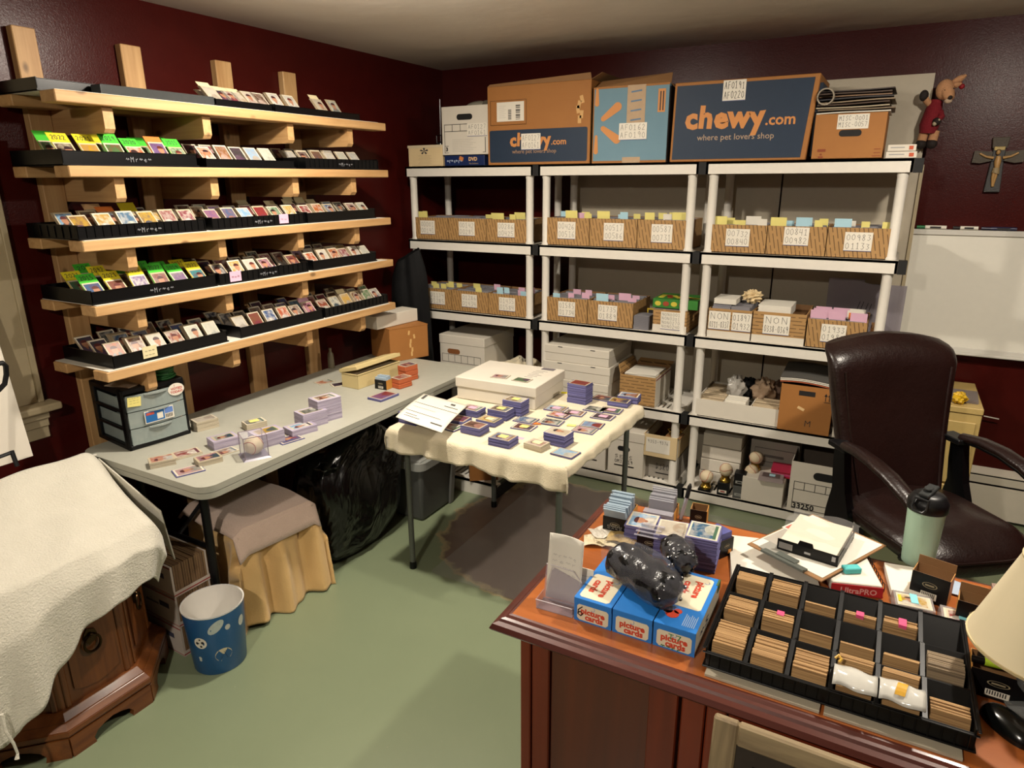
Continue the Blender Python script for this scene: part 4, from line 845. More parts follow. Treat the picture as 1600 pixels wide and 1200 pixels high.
numbered(2, 1, 0, X3[0], X3[1], h3, ['00732','00840'], 'Y1206 y3020 y5008 W7030 w9010 y2040', lx=.5); numbered(2, 1, 1, X3[1], X3[2], h3, ['00841','00982'], 'Y1505 b3030 B5820 y8505 y9040', lx=.5, lz=.66); numbered(2, 1, 2, X3[2], X3[3], h3, ['00983','01133'], 'B2006 w3030 y5520 y8810 y9440', lx=.48)
X1 = xs((0.172, 0.018, 0.941), (0.411, 0.018, 0.949), (0.691, 0.018, 0.953), (0.968, 0.018, 0.958)); h1 = 0.136
numbered(0, 2, 0, X1[0]-.05, X1[1], h1, ['01134','01285'], 'y5010 y6840 y8030 y7012 y3030 y9050', lx=.62); numbered(0, 2, 1, X1[1], X1[2], h1, ['01286','01434'], 'y7006 p9550 y3060'); numbered(0, 2, 2, X1[2], X1[3], h1, ['01435','01584'], 'b2506 b4012 p7030 p8012 p9240 b8806')
X2 = xs((1.105, 0.018, 0.959), (1.370, 0.018, 0.966), (1.651, 0.018, 0.967)); h2 = 0.145
numbered(1, 2, 0, X2[0], X2[1], h2, ['01585','01734'], 'b1806 p5508 p9012 p8050 p4560', lx=.5); numbered(1, 2, 1, X2[1], X2[2], h2, ['01735','01889'], 'B2805 p4020 P7030 p9020 p8850', lx=.45)
# loose things on the third shelf of the middle unit
p0 = (1.654, 0.030, 0.958); b = B(); rnd = random.Random(4)
for i in range(16): b.box(rnd.uniform(0,.003),0,i*.005,.088,.11,i*.005+.0045)
tag(b.done('card_pile', GREYC, loc=(p0[0],.02,SZ[2]+.001)), 'grey pile of sleeved cards beside the green box on the middle shelf unit', 'cards')
b = B(); b.box(0,0,0,.07,.004,.075,0); b.box(.008,-.001,.01,.062,0,.066,1); b.box(.014,-.002,.018,.05,-.001,.04,2); tag(b.done('picture_card', [M('b89a30', .5), DARK, M('c8b050', .5)], loc=(p0[0]+.02,.20,SZ[2]+.02)), 'small black card with yellow frame standing behind the grey card pile', 'cards')
xa, xb = (1.767, 0.018, 0.979)[0], (1.937, 0.018, 0.982)[0]; hN = 0.149
t, W = open_box('card_carton', 'brown and white carton marked NON with four lines below the green box', 'carton', xa, xb+.02, .018, .3, SZ[2]+.001, hN*.86, PRINTED2, group='brown printed card cartons')
b = B(); b.box(0,-.0012,0,W,0,.042); b.done('white_band', WHITEBOX, t); label(t, ['NON0001-','NON0201-','NON0270-','NON0240-'], W*.58, hN*.45, W*.68, hN*.66, lw=.0012)
b = B(); b.box(.006,.008,.01,W-.006,.29,hN*.86); b.done('cards_inside', GREYC, t)
t = thing('game_box', 'green flat box with yellow and red print on top of the NON carton', 'box', (xa-.01,.03,SZ[2]+hN*.90), .02)
b = B(); b.box(0,0,0,W+.06,.22,.05); b.done('box_body', M('2f6e2a', .4, .1), t, bevel=.002); b = B()
for q in range(4): b.prism([(.03+.045*q+.018*math.cos(a), .025+.014*math.sin(a)) for a in [2*PI*j/9 for j in range(9)]], -.0012, -.0004, 'y', q % 2)
for q in range(5): b.ob((.03+.04*q,.1,.0505), (.03,.1,.0012), (0,0,.3*q), q % 2)
b.done('printing', [M('b8a838', .5), M('8c3a20', .5)], t)
# rightmost unit, third shelf
a0, a1, a2, a3 = (2.068, 0.018, 0.967)[0], (2.298, 0.018, 0.978)[0], (2.531, 0.018, 0.976)[0], (2.835, 0.018, 0.978)[0]; hN = 0.158
def nonbox(x0, x1, lab, lines_list, hh):
    t, W = open_box('card_carton', lab, 'carton', x0+.003, x1-.003, .018, .31, SZ[2]+.001, hh, PRINTED2, group='brown printed card cartons')
    b = B(); b.box(0,-.0014,0,W,0,hh*.24); b.done('white_band', WHITEBOX, t)
    for (cx, w, lines) in lines_list: label(t, lines, W*cx, hh*.60, W*w, hh*.62, lw=.0016)
    return t, W
t, W = nonbox(a0, a1, 'brown carton marked NON 0311-0337 and 01897 01932, third shelf of the rightmost unit', [(.27,.5,['NON','0311-0337']), (.78,.44,['01897','01932'])], hN)
card_rows('white card sheets and grey cards in the carton marked NON 0311-0337', a0+.008, W-.012, .024, .29, SZ[2]+.006, hN+.012, '', 2)
b = B()
for q in range(7): b.box(.001*(q % 3),0,.004*q,.115,.16,.004*q+.0034)
tag(b.done('paper_stack', PAPER, loc=(a0+.02,.05,SZ[2]+.022+hN)), 'stack of white paper on the carton marked NON 0311-0337', 'paper')
def crum(u, v): th = 2*PI*u; ph = PI*v; r = .035+.010*math.sin(5*th+3*ph)+.008*math.sin(9*ph-4*th); return (r*1.2*math.sin(ph)*math.cos(th), r*.9*math.sin(ph)*math.sin(th), .03-r*.8*math.cos(ph))
b = B(); b.grid(crum, 24, 16); tag(b.done('crumpled_paper', CREAMBOX, loc=(a1-.03,.15,SZ[2]+hN+.028)), 'crumpled tan paper ball between the two NON cartons', 'paper')
t, W = nonbox(a1, a2+.03, 'brown carton marked NON 0338-0369, third shelf of the rightmost unit', [(.46,.50,['NON','0338-0369'])], hN*1.02)
b = B()
for q in range(10): b.box(.0015*(q % 3),0,.005*q,.16,.2,.005*q+.0045)
tag(b.done('paper_stack', PAPER, loc=(a1+.02,.04,SZ[2]+hN-.015)), 'thick white card stack in the carton marked NON 0338-0369', 'paper')
h4 = 0.139
t = numbered(2, 2, 2, a2+.032, a3, h4*1.05, ['01933','01981'], 'P1510 P1830 P2050 P4810 P4530 P5250 W7830 W8050 P8508 o5570 o7620', lx=.46, rows=3)
t = thing('plastic_sheets', 'two clear grey plastic sleeves standing behind the carton marked 01933', 'sheets', (a2+.07,.355,SZ[2]+.001)); CS = M('8d878e', .3, .05, alpha=.7)
b = B(); b.ob((.10,.0,.16), (.17,.002,.31), (.06,0,0)); b.done('sleeve', CS, t); b = B(); b.ob((.21,-.01,.15), (.14,.002,.28), (.06,.24,0)); b.done('sleeve', CS, t); b = B(); b.ob((.28,.012,.14), (.2,.002,.30), (.04,0,0)); b.done('sleeve', CS, t)
b = B()
for q in range(4): b.ob((.17+.02*q,-.013,.17+.012*(q % 2)), (.003,.0012,.06), (0,.24,0))
b.done('printing', DARK, t)
a4 = (2.951, 0.030, 0.983)[0]; t, W = open_box('small_carton', 'small plain brown carton at the right end of the third shelf, rightmost unit', 'carton', a3+.012, 2.872, .09, .16, SZ[2]+.001, .11, CARD)
# ---------------------------------------------------------------- boxes along the tops of the units
Z0 = SZ[0]+.0005
def pbox(name, lab, cat, x0, x1, y0, d, z, h, m, bev=.002, rz=0, part='carton_body', group=None, top_in=0):
    t = thing(name, lab, cat, (x0, y0, z), rz, group); b = B(); b.box(0,0,0,x1-x0,d,h); b.done(part, m, t, bevel=bev); return t, x1-x0
xa, xb = (0.131, 0.000, 1.890)[0], (0.391, 0.000, 1.887)[0]; h = 0.121
t, W = pbox('cream_box', 'small cream box with a dark leaf emblem at the left end of the unit tops', 'box', xa, xb, .0, .2, Z0, h, CREAMBOX)
CREAMW = M('c0b193', .6, .05); b = B(); b.box(-.003,-.003,h-.012,W+.003,.203,h+.004); b.done('lid', CREAMW, t); b = B()
for q in range(5): a = R(90+72*q); b.prism([(W*.47, h*.74), (W*.47+.028*math.cos(a-.3), h*.74+.018*math.sin(a-.3)), (W*.47+.032*math.cos(a), h*.74+.020*math.sin(a)), (W*.47+.028*math.cos(a+.3), h*.74+.018*math.sin(a+.3))], -.0012, -.0003, 'y')
for q in range(7): b.box(W*(.28+.03*(q % 3)),-.001,h*(.12+.065*q),W*(.68-.04*(q % 2)),-.0003,h*(.125+.065*q))
b.done('printing', M('2e2d34', .6), t)
b = B(); b.lathe([(.0001,0),(.05,0),(.052,.02),(.045,.03),(.047,.11),(.03,.125),(.028,.15),(.012,.16),(.0001,.16)], 20, caps=False); b.tube([(.0,.0,.15),(.005,0,.42)], .0022, 6); b.tube([(-.03,0,.15),(-.03,0,.2),(.03,0,.2),(.03,0,.15)], .004, 6)
tag(b.done('lantern', M('121214', .2, .1), loc=((0.173, 0.250, 1.894)[0], .30, Z0), smooth=True), 'small black lantern-like radio with a thin aerial in the corner behind the cream box', 'lantern')
xa, xb = (0.405, 0.000, 1.883)[0], (0.691, 0.000, 1.879)[0]; h = 0.059
t, W = pbox('dvd_box', 'dark blue flat box lettered DVD under the white file box', 'box', xa, xb, .0, .3, Z0, h, M('16264e', .35, .1)); hd = h
text('DVD', t, (W*.72,-.001,h*.62), h*.5, M('d0a878', .5, 0), bold=.001); text('Plus Software', t, (W*.74,-.001,h*.2), h*.2, M('a8906a', .5, 0)); hand(t, ['~r~e~r~'], W*.06, W*.46, h*.2, h*.8, w=.003, m=M('b8c4d8', .5, 0), name='script_lettering')
b = B(); b.ob((W*.43,-.0008,h*.7), (.03,.0012,.022), (0,.4,0)); b.done('printing', M('b8703a', .5), t)
xa, xb = (0.394, -0.000, 1.943)[0], (0.710, 0.000, 1.936)[0]; h = 0.277
t, W = open_box('file_box', 'white cardboard file box marked AF0127 AF0161 at the top left of the units', 'file box', xa, xb+.01, .0, .36, Z0+hd+.001, h, WHITEBOX, WHITEBOX); 
def frame_print(t, x0, x1, z0, z1, n, hz, y=-.0012, m=None, w=.003):
    b = B()
    for (a, c, d, e) in ((x0,z0,x1,z0+w),(x0,z1-w,x1,z1),(x0,z0,x0+w,z1),(x1-w,z0,x1,z1),(x0,hz,x1,hz+w)): b.box(a,y,c,d,y+.0006,e)
    for i in range(1, n): x = x0+(x1-x0)*i/n; b.box(x-w/2,y,hz,x+w/2,y+.0006,z1)
    return b.done('form_print', m or DARK, t)
def handle_hole(t, cx, cz, w, h, y=-.0011, m=None):
    b = B(); n = 8; P = [(cx+(w/2-h/2)+h/2*math.cos(a), cz+h/2*math.sin(a)) for a in [R(-90+180*k/n) for k in range(n+1)]]+[(cx-(w/2-h/2)+h/2*math.cos(a), cz+h/2*math.sin(a)) for a in [R(90+180*k/n) for k in range(n+1)]]
    b.prism(P, y, y+.0008, 'y'); return b.done('handle_hole', m or MATBLACK, t)
handle_hole(t, W*.50, h*.78, W*.34, h*.12); frame_print(t, W*.05, W*.58, h*.49, h*.64, 3, h*.49)
b = B()
for q in range(8): b.box(W*.22,-.001,h*(.08+.035*q),W*(.62+.06*(q % 3)),-.0004,h*(.082+.035*q))
b.box(W*.05,-.001,h*.05,W*.06,-.0004,h*.49); b.box(W*.93,-.001,h*.05,W*.945,-.0004,h*.36); b.box(W*.05,-.001,h*.05,W*.14,-.0004,h*.06); b.box(W*.05,-.001,h*.19,W*.14,-.0004,h*.2); b.box(W*.88,-.001,h*.05,W*.945,-.0004,h*.06); b.done('printing', M('4c4846', .6), t)
text('3', t, (W*.10,-.0012,h*.125), h*.11, DARK, bold=.0015); label(t, ['AF0127','AF0161'], W*.77, h*.51, W*.42, h*.26)
b = B(); b.lathe([(.0001,0),(.09,0),(.10,.006),(.085,.035),(.05,.055),(.0001,.06)], 24, caps=False); tag(b.done('white_disc', M('a8a494', .5), loc=(xa+.13,.2,Z0+hd+h-.02), rot=(.4,0,0), smooth=True), 'pale round domed dish sticking out of the white file box', 'dish')
b = B(); b.hexa([(0,0,0),(.12,0,0),(.12,.2,0),(0,.2,0),(.03,.05,.09),(.13,.05,.10),(.13,.19,.1),(.03,.19,.09)]); tag(b.done('folded_bag', M('5d584c', .7), loc=(xa+.18,.1,Z0+hd+h-.05)), 'grey folded bag sticking out of the white file box', 'bag')
# brown carton with dark blue panel
OR = M('c07f42', .6, .04, name='carton_orange')
def rounded(b, x0, x1, z0, z1, r, y, m=0): b.prism(rrect(x0,z0,x1,z1,r,4), y, y+.0006, 'y', m)
xa, xb = (0.724, -0.010, 1.882)[0], (1.370, -0.010, 1.876)[0]; h = 0.458
t, W = pbox('carton_box', 'tall brown shipping carton with a dark blue lettered band and shipping label', 'carton', xa, xb, -.01, .42, Z0, h*.93, CARD2)
b = B(); b.hexa([(0,0,h*.93),(W,0,h*.93),(W,.004,h*.93),(0,.004,h*.93),(.02,-.005,h*.955),(W-.001,-.012,h*1.0),(W-.001,-.008,h*1.0),(.02,0,h*.955)]); b.hexa([(W-.004,0,h*.93),(W,0,h*.93),(W,.42,h*.93),(W-.004,.42,h*.93),(W+.05,.02,h*1.0),(W+.054,.02,h*1.0),(W+.054,.40,h*1.0),(W+.05,.40,h*1.0)]); b.done('open_flaps', CARDIN, t)
b = B(); rounded(b, W*.02, W*.975, h*.03, h*.415, .01, -.0012); pn = b.done('blue_panel', NAVY, t)
def chewy(pn, cx, cz, s, W_, y):
    """bold wavy lettering: each letter on its own tilt"""
    x = cx
    for ch, dz, rz_, adv in (('c',0,.05,.56),('h',.02,-.05,.60),('e',-.01,.08,.58),('w',.0,-.04,.80),('y',-.02,.1,.56)):
        text(ch, pn, (x+adv*s/2, y, cz+dz*s), s*1.12, OR, (PI/2, -rz_, 0), bold=s*.05); x += adv*s
    text('.com', pn, (x+.02*s, y, cz-.14*s), s*.56, OR, align='LEFT', bold=s*.012)
chewy(pn, W*.225, h*.285, W*.132, W, -.0016); text('where pet lovers shop', pn, (W*.47,-.0016,h*.155), W*.048, M('9c7a5c', .6, 0))
label(pn, ['AF0127','AF0161'], W*.44, h*.27, W*.19, h*.19)
def shiplabel(t, cx, cz, w, h, y=-.001):
    b = B(); b.box(cx-w/2,y-.0008,cz-h/2,cx+w/2,y,cz+h/2,0)
    for q in range(9): b.box(cx+w*.2,y-.0014,cz-h*.42+q*h*.085,cx+w*.36,y-.0008,cz-h*.42+q*h*.085+h*(.03+.02*(q % 3)),1)
    for q in range(6): b.box(cx-w*.08,y-.0014,cz-h*.4+q*h*.09,cx+w*.04,y-.0008,cz-h*.4+q*h*.09+h*.05,1)
    for q in range(7): b.box(cx-w*.42,y-.0012,cz-h*.3+q*h*.1,cx-w*(.16+.05*(q % 2)),y-.0008,cz-h*.29+q*h*.1,2)
    return b.done('shipping_label', [WHITE, M('4a4744', .6), M('9a958a', .6)], t)
shiplabel(t, W*.235, h*.63, W*.275, h*.225); frame_print(t, W*.03, W*.395, h*.475, h*.765, 1, h*.475, w=.0022, m=M('4e3016', .7))
b = B()
for q in range(5): b.ob((W*(.90+.02*math.sin(q*2)),-.0008,h*(.50+.055*q)), (.02,.0012,.04), (0,.5*math.sin(q*3),0))
b.done('packing_tape', M('c8a06c', .12, .1), t)
b = B(); b.ob((W*.5,.2,h*.935), (W*.9,.36,.004), (.02,0,0)); b.done('top_flap', CARD2, t)
# light blue carton
xa, xb = (1.386, -0.010, 1.876)[0], (1.797, -0.010, 1.879)[0]; h = 0.382
LB = cardboard('light_blue_carton', '5c7c8c', '6a8a98')
t, W = pbox('carton_box', 'light blue carton with orange spark marks between two lettered dark blue cartons', 'carton', xa, xb, -.012, .36, Z0, h, [LB])
b = B(); b.box(0,-.0008,0,W,0,h*.03); b.box(0,-.0008,h*.975,W,0,h); b.box(-.0008,-.0006,0,W*.012,0,h); b.done('bare_edge', CARD2, t)
for (px, pz, an, L_) in ((.26,.68,-.62,.29),(.26,.37,.62,.29),(.02,.86,PI/2,.2),(.02,.24,PI/2,.22)):
    b = B(); b.T = Matrix.Translation((W*px+(.012 if px < .1 else 0),0,h*pz)) @ Matrix.Rotation(an, 4, 'Y'); L2 = W*L_/2; r2 = W*.055 if px > .1 else W*.03; P = [(L2-r2+r2*math.cos(a), r2*math.sin(a)) for a in [R(-90+22.5*k) for k in range(9)]]+[(-L2+r2*.6*math.cos(a), r2*.6*math.sin(a)) for a in [R(90+22.5*k) for k in range(9)]]
    b.prism(P, -.0012, -.0004, 'y'); b.done('spark_mark', OR, t)
b = B(); b.box(W*.46,-.0014,h*.5,W*.70,-.0006,h,0)
for q in range(4): b.ob((W*.58,-.0016,h*(.56+.12*q)), (W*.14,.001,h*.02), (0,-.1,0), 1)
b.done('paper_tape', [M('a98f70', .6), M('54708c', .6)], t); b = B(); b.box(W*.42,-.0012,0,W*.66,-.0004,h*.075); b.done('tape_end', M('a98f70', .6), t)
b = B(); b.box(W*.86,-.0012,h*.64,W*.955,-.0004,h*.93,0); b.box(W*.885,-.0016,h*.66,W*.90,-.001,h*.90,1); b.box(W*.92,-.0016,h*.66,W*.935,-.001,h*.90,1); b.done('arrow_mark', [OR, DARK], t)
label(t, ['AF0162','AF0190'], W*.55, h*.41, W*.37, h*.22)
b = B(); b.hexa([(0,.02,h),(W,.02,h),(W,.024,h),(0,.024,h),(.01,.09,h+.04),(W-.01,.07,h+.055),(W-.01,.074,h+.055),(.01,.094,h+.04)]); b.hexa([(W-.004,.02,h),(W,.02,h),(W,.34,h),(W-.004,.34,h),(W+.028,.03,h-.03),(W+.03,.03,h-.03),(W+.03,.33,h-.03),(W+.028,.33,h-.03)]); b.done('open_flaps', CARDIN, t)
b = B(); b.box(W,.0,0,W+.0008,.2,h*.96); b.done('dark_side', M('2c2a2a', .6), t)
# large dark blue carton
xa, xb = (1.817, -0.012, 1.889)[0], (2.468, -0.012, 1.875)[0]; A = (xa,-.012,Z0); h = 0.375
t = thing('carton_box', 'large dark blue carton lettered chewy.com, biggest box above the shelves', 'carton', A, 0); W = xb-xa
b = B(); e = W*.045; b.hexa([(0,0,0),(W,0,0),(W,.42,0),(0,.42,0),(e*.25,0,h),(W+e,0,h),(W+e,.42,h),(e*.25,.42,h)]); b.done('carton_body', [CARD2], t, bevel=.003)
b = B(); P = [(W*.018+e*.25*.03,h*.03),(W*.965+e*.03,h*.03),(W*.967+e*.95,h*.96),(W*.018+e*.25,h*.96)]; b.prism(P, -.0014, -.0004, 'y'); pn = b.done('blue_panel', NAVY, t)
b = B(); b.box(W+.016,.03,h*.04,W+.040,.40,h*.9); b.done('blue_side', NAVY, t)
chewy(pn, W*.10, h*.535, W*.192, W, -.0018); text('where pet lovers shop', pn, (W*.49,-.0018,h*.300), W*.062, M('a88e74', .6, 0))
label(pn, ['AF0191','AF0220'], W*.46, h*.865, W*.165, h*.25, lw=.002)
# poster tube, MISC carton, papers, small white boxes
b = B(); b.tube([(0,0,0),(0,.5,0)], .037, 20, 0, False); b.tube([(0,.5,0),(0,.0,0)], .031, 20, 1, False)
for q in range(20):
    a0, a1 = 2*PI*q/20, 2*PI*(q+1)/20; b.add([(.037*math.cos(a0),0,.037*math.sin(a0)),(.037*math.cos(a1),0,.037*math.sin(a1)),(.031*math.cos(a1),0,.031*math.sin(a1)),(.031*math.cos(a0),0,.031*math.sin(a0))], [(0,1,2,3)], 0)
b.lathe([(.0001,0),(.03,0)], 16, 1, caps=False); pt = (2.528, -0.030, 2.153)
xa, xb = (2.495, -0.012, 1.877)[0], (2.789, -0.012, 1.877)[0]; h = 0.197
tag(b.done('poster_tube', [M('8d8372', .6), M('4a4136', .7)], loc=pt, smooth=True), 'cardboard poster tube lying end-on on the papers beside the large dark blue carton', 'tube')
t, W = open_box('file_carton', 'orange-brown carton marked MISC-0001 MISC-0057 with a black hand hole', 'carton', xa, xb, -.012, .36, Z0, h, CARD2)
handle_hole(t, W*.52, h*.57, W*.32, h*.145); b = B(); b.box(W*.32,-.0016,h*.66,W*.76,-.0006,h*.98); s = b.done('paper_label', PAPER, t); hand(s, ['MISC-0001','MISC-0057'], W*.335, W*.745, h*.69, h*.96, y=-.002, w=.0013)
b = B()
for (x, z, w, hh) in ((.08,.17,.12,.06),(.12,.09,.03,.04),(.10,.03,.07,.04),(.88,.2,.09,.015),(.88,.12,.09,.015),(.86,.05,.12,.015)): b.box(W*x,-.001,h*z,W*(x+w),-.0004,h*(z+hh))
b.done('printing', M('7c3a1c', .7), t)
rnd = random.Random(2)
for q in range(9):
    b = B(); w2, zz = W+.01+.012*math.sin(q*1.7), h+.004+.0115*q; b.T = Matrix.Translation((xa+.0+.006*math.sin(q*2.2), .03+.01*math.cos(q*3), Z0+zz)) @ Euler((0,-.012+.004*math.sin(q),.02*math.sin(q*1.3))).to_matrix().to_4x4()
    b.grid(lambda u, v: (w2*u, -.04+.3*v, .0014*math.sin(5*u+q)+.001*math.sin(7*v)), 10, 4)
    tag(b.done('magazine', [PAPER, M('70604c', .6), M('a89a80', .6), M('463428', .6), M('8d7a62', .6), M('2e2c30', .5), M('7d6048', .6), M('4a3a30', .6), M('352b28', .6)][q], solid=.005), ('lowest' if q == 0 else ['', 'second', 'third', 'fourth', 'fifth', 'sixth', 'seventh', 'eighth', 'topmost'][q]) + ' of the papers heaped on the MISC carton', 'paper', 'papers heaped on the MISC carton')
for q in range(2):
    xa2, xb2 = (2.804, 0.000, 1.880)[0], (2.926, 0.000, 1.883)[0]
    t, W = pbox('small_box', ['white box with red print at the right end of the unit tops, lower', 'white box with red print at the right end of the unit tops, upper'][q], 'box', xa2+.004*q, xb2-.006*q, -.005, .2, Z0+.0295*q, .028, WHITEBOX, group='two small white boxes')
    b = B(); b.box(W*.75,-.001,.006,W*.9,-.0004,.022,0); b.box(W*.1,-.001,.014,W*.6,-.0004,.018,1); b.done('printing', [M('b04a28', .6), M('8d8d8d', .6)], t)

# ---------------------------------------------------------------- fourth and bottom shelves
Z3 = SZ[3]+.0005; Z4 = SZ[4]+.0005
def lidbox(lab, x0, x1, y0, d, z, h, m, lid=.055, group=None, name='lidded_box', cat='box', hole=False, formw=0, nums=None, slots=False):
    t = thing(name, lab, cat, (x0, y0, z), 0, group); W = x1-x0
    b = B(); b.box(.003,.003,0,W-.003,d-.003,h-.004); b.done('box_body', m, t, bevel=.002)
    if lid: b = B(); b.box(0,0,h-lid,W,d,h); b.done('lid', m, t, bevel=.003)
    if hole: handle_hole(t, W*.5, h*.60, W*.32, h*.11, y=.0018)
    if slots:
        b = B()
        for q in (.22, .72): b.box(W*q,-.0006,h-.010,W*q+.03,.0004,h-.005)
        b.done('lid_slots', DARK, t)
    return t, W
t, W = lidbox('white lidded file box on the fourth shelf of the leftmost unit', .30, .655, .02, .40, Z3, .285, WHITEBOX, .06)
handle_hole(t, W*.32, .175, .10, .034, y=.0018, m=M('7a4a24', .7)); frame_print(t, .02, W-.03, .10, .155, 6, .10, y=.0016, w=.002)
def lump(u, v): th = 2*PI*u; r = .02+.17*v**.7; return (r*1.3*math.cos(th), r*math.sin(th), max(.002, .12*(1-v**1.6)+.014*math.sin(3*th+6*v)+.01*math.sin(7*th-5*v)))
b = B(); b.grid(lump, 40, 14); tag(b.done('crumpled_cloth', CLOTH, loc=(.83,.22,Z3), smooth=60), 'crumpled cream cloth on the fourth shelf of the leftmost unit', 'cloth')
xb = (1.522, 0.000, 0.636)[0]
zz = Z3
for q, (hh, w_, lab) in enumerate(((.098,.0,'bottom'), (.105,.006,'middle'), (.10,-.004,'top'))):
    lidbox(f'flat white lidded box on the fourth shelf of the middle unit, {lab} of three', 1.085+.004*q, xb+w_, .005+.004*q, .40, zz, hh, WHITEBOX, .05, 'stack of flat white lidded boxes', slots=True); zz += hh+.001
xa, xb2 = (1.588, 0.020, 0.513)[0], (1.804, 0.020, 0.515)[0]; hP = 0.178
t, W = open_box('mailing_carton', 'brown printed carton with white papers inside on the fourth shelf of the middle unit', 'carton', xa, xb2, .02, .30, Z3, hP, PRINTED2)
b = B(); b.box(W,.002,0,W+.0012,.298,hP-.002,0); b.box(W+.001,.002,hP-.018,W+.002,.298,hP-.012,1); b.done('white_side', [WHITEBOX, RL], t)
b = B(); b.hexa([(0,.296,hP),(W,.296,hP),(W,.3,hP),(0,.3,hP),(0,.37,hP+.015),(W,.37,hP+.015),(W,.374,hP+.015),(0,.374,hP+.015)]); b.hexa([(0,0,hP),(.004,0,hP),(.004,.3,hP),(0,.3,hP),(-.03,.05,hP+.04),(-.026,.05,hP+.04),(-.026,.3,hP+.04),(-.03,.3,hP+.04)]); b.done('open_flaps', PRINTED2, t)
b = B()
for q in range(5): b.ob((W*.52,.13,hP-.012+.004*q), (W*.86,.2,.003), (0,.02*math.sin(q),.05*math.cos(q*2)))
b.done('papers_inside', PAPER, t)
# rightmost unit, fourth shelf
x0, x1 = (2.043, 0.012, 0.519)[0], (2.481, 0.012, 0.512)[0]; hc = 0.099
t, W = open_box('card_storage_box', 'long white open card storage box holding cards and bags, rightmost unit', 'box', x0, x1, .012, .38, Z3, hc, WHITEBOX, WHITEBOX)
for q in (1/3, 2/3): b = B(); b.box(W*q-.002,.004,.004,W*q+.002,.375,hc-.004); b.done('divider', WHITEBOX, t)
b = B()
for q in range(22): b.box(.008,.012+.0155*q,.006,W/3-.006,.026+.0155*q,hc-.012+.010*abs(math.sin(q*1.9)))
tag(b.done('card_row', EDGEY, loc=(x0,.012,Z3)), 'row of white cards in the left slot of the open storage box', 'cards')
b = B()
for q in range(9): b.box(W/3+.006,.012+.013*q,.006,W*2/3-.03,.023+.013*q,hc+.012*abs(math.sin(q*1.1)))
tag(b.done('card_row', PAPER, loc=(x0,.012,Z3)), 'short block of white cards in the middle slot of the open storage box', 'cards')
b = B()
for q in range(12): b.box(W*2/3+.006,.012+.013*q,.006,W-.008,.023+.013*q,hc-.006+.012*abs(math.sin(q*1.3)))
tag(b.done('card_row', EDGEY, loc=(x0,.012,Z3)), 'row of pale cards in the right slot of the open storage box', 'cards')
def blob(rx, ry, rz, s):
    def f(u, v):
        th = 2*PI*u; ph = PI*v; n = 1+.16*math.sin(3*th+4*ph+s)+.12*math.sin(7*th-5*ph+2*s)+.07*math.sin(13*ph+5*th); return (rx*n*math.sin(ph)*math.cos(th), ry*n*math.sin(ph)*math.sin(th), rz-rz*n*math.cos(ph)*.95)
    return f
for (fx, y, r, m, lab, s, dz) in ((.40,.20,(.05,.05,.07),M('a8a49c', .25, .05, alpha=.8),'crumpled clear plastic bag in the open storage box',1,.06),(.53,.26,(.055,.05,.055),BLACKCLOTH,'small black cloth pouch in the open storage box',2,.07),(.74,.22,(.06,.06,.075),M('7d6852', .7, .1),'crumpled brown paper bag in the open storage box',3,.05),(.90,.28,(.05,.05,.06),M('584436', .7, .1),'dark brown paper bag at the back of the open storage box',4,.06)):
    b = B(); b.grid(blob(*r, s), 28, 18); tag(b.done('small_bag', m, loc=(x0+W*fx,y,Z3+dz), smooth=50), lab, 'bag')
A = (2.489, -0.075, 0.525); Bq = (2.728, -0.080, 0.525); hM = 0.251
xm0, xm1 = (2.481, -0.010, 0.505)[0], (2.731, -0.010, 0.501)[0]; hM = 0.253
t, W = open_box('carton_box', 'orange-brown carton with a handwritten M on the fourth shelf, rightmost unit', 'carton', xm0, xm1, -.01, .28, Z3, hM, CARD2)
hand(t, ['M'], W*.50, W*.66, hM*.14, hM*.30, w=.003, name='hand_lettering')
b = B(); b.box(W*.35,-.001,hM*.80,W*.66,-.0004,hM*.9); b.done('black_tape', DARK, t)
b = B()
for q in (0, 1): x = W*(.86+.07*q); b.box(x-.0015,-.001,hM*.74,x+.0015,-.0004,hM*.86); b.prism([(x-.008,hM*.84),(x+.008,hM*.84),(x,hM*.90)], -.001, -.0004, 'y')
b.box(W*.83,-.001,hM*.71,W*.96,-.0004,hM*.72); b.done('arrow_mark', DARK, t)
b = B(); b.ob((W*.42,-.0008,hM*.52), (.035,.0012,.014), (0,.4,0)); b.done('packing_tape', M('d0b080', .12, .1), t)
def sheetf(u, v): return ((W+.02)*u-.01, .28*v, .012*math.sin(3*u+.5)+.015*v)
for q in range(4):
    b = B(); b.grid(sheetf, 10, 6); tag(b.done('paper_sheets', [M('a8583a', .6), PAPER, PAPER, M('4c4a46', .6)][q], loc=(xm0,-.004,Z3+hM+.004+.008*q), solid=.004), ['red-edged folder lying lowest on the M carton', 'white paper pile on the M carton, lower sheet', 'white paper pile on the M carton, upper sheet', 'dark grey paper lying topmost on the M carton'][q], 'paper', 'papers on the M carton')
lidbox('plain white box right of the M carton, partly hidden by the office chair', xm1+.012, 2.85, .0, .30, Z3, .135, WHITEBOX, 0)
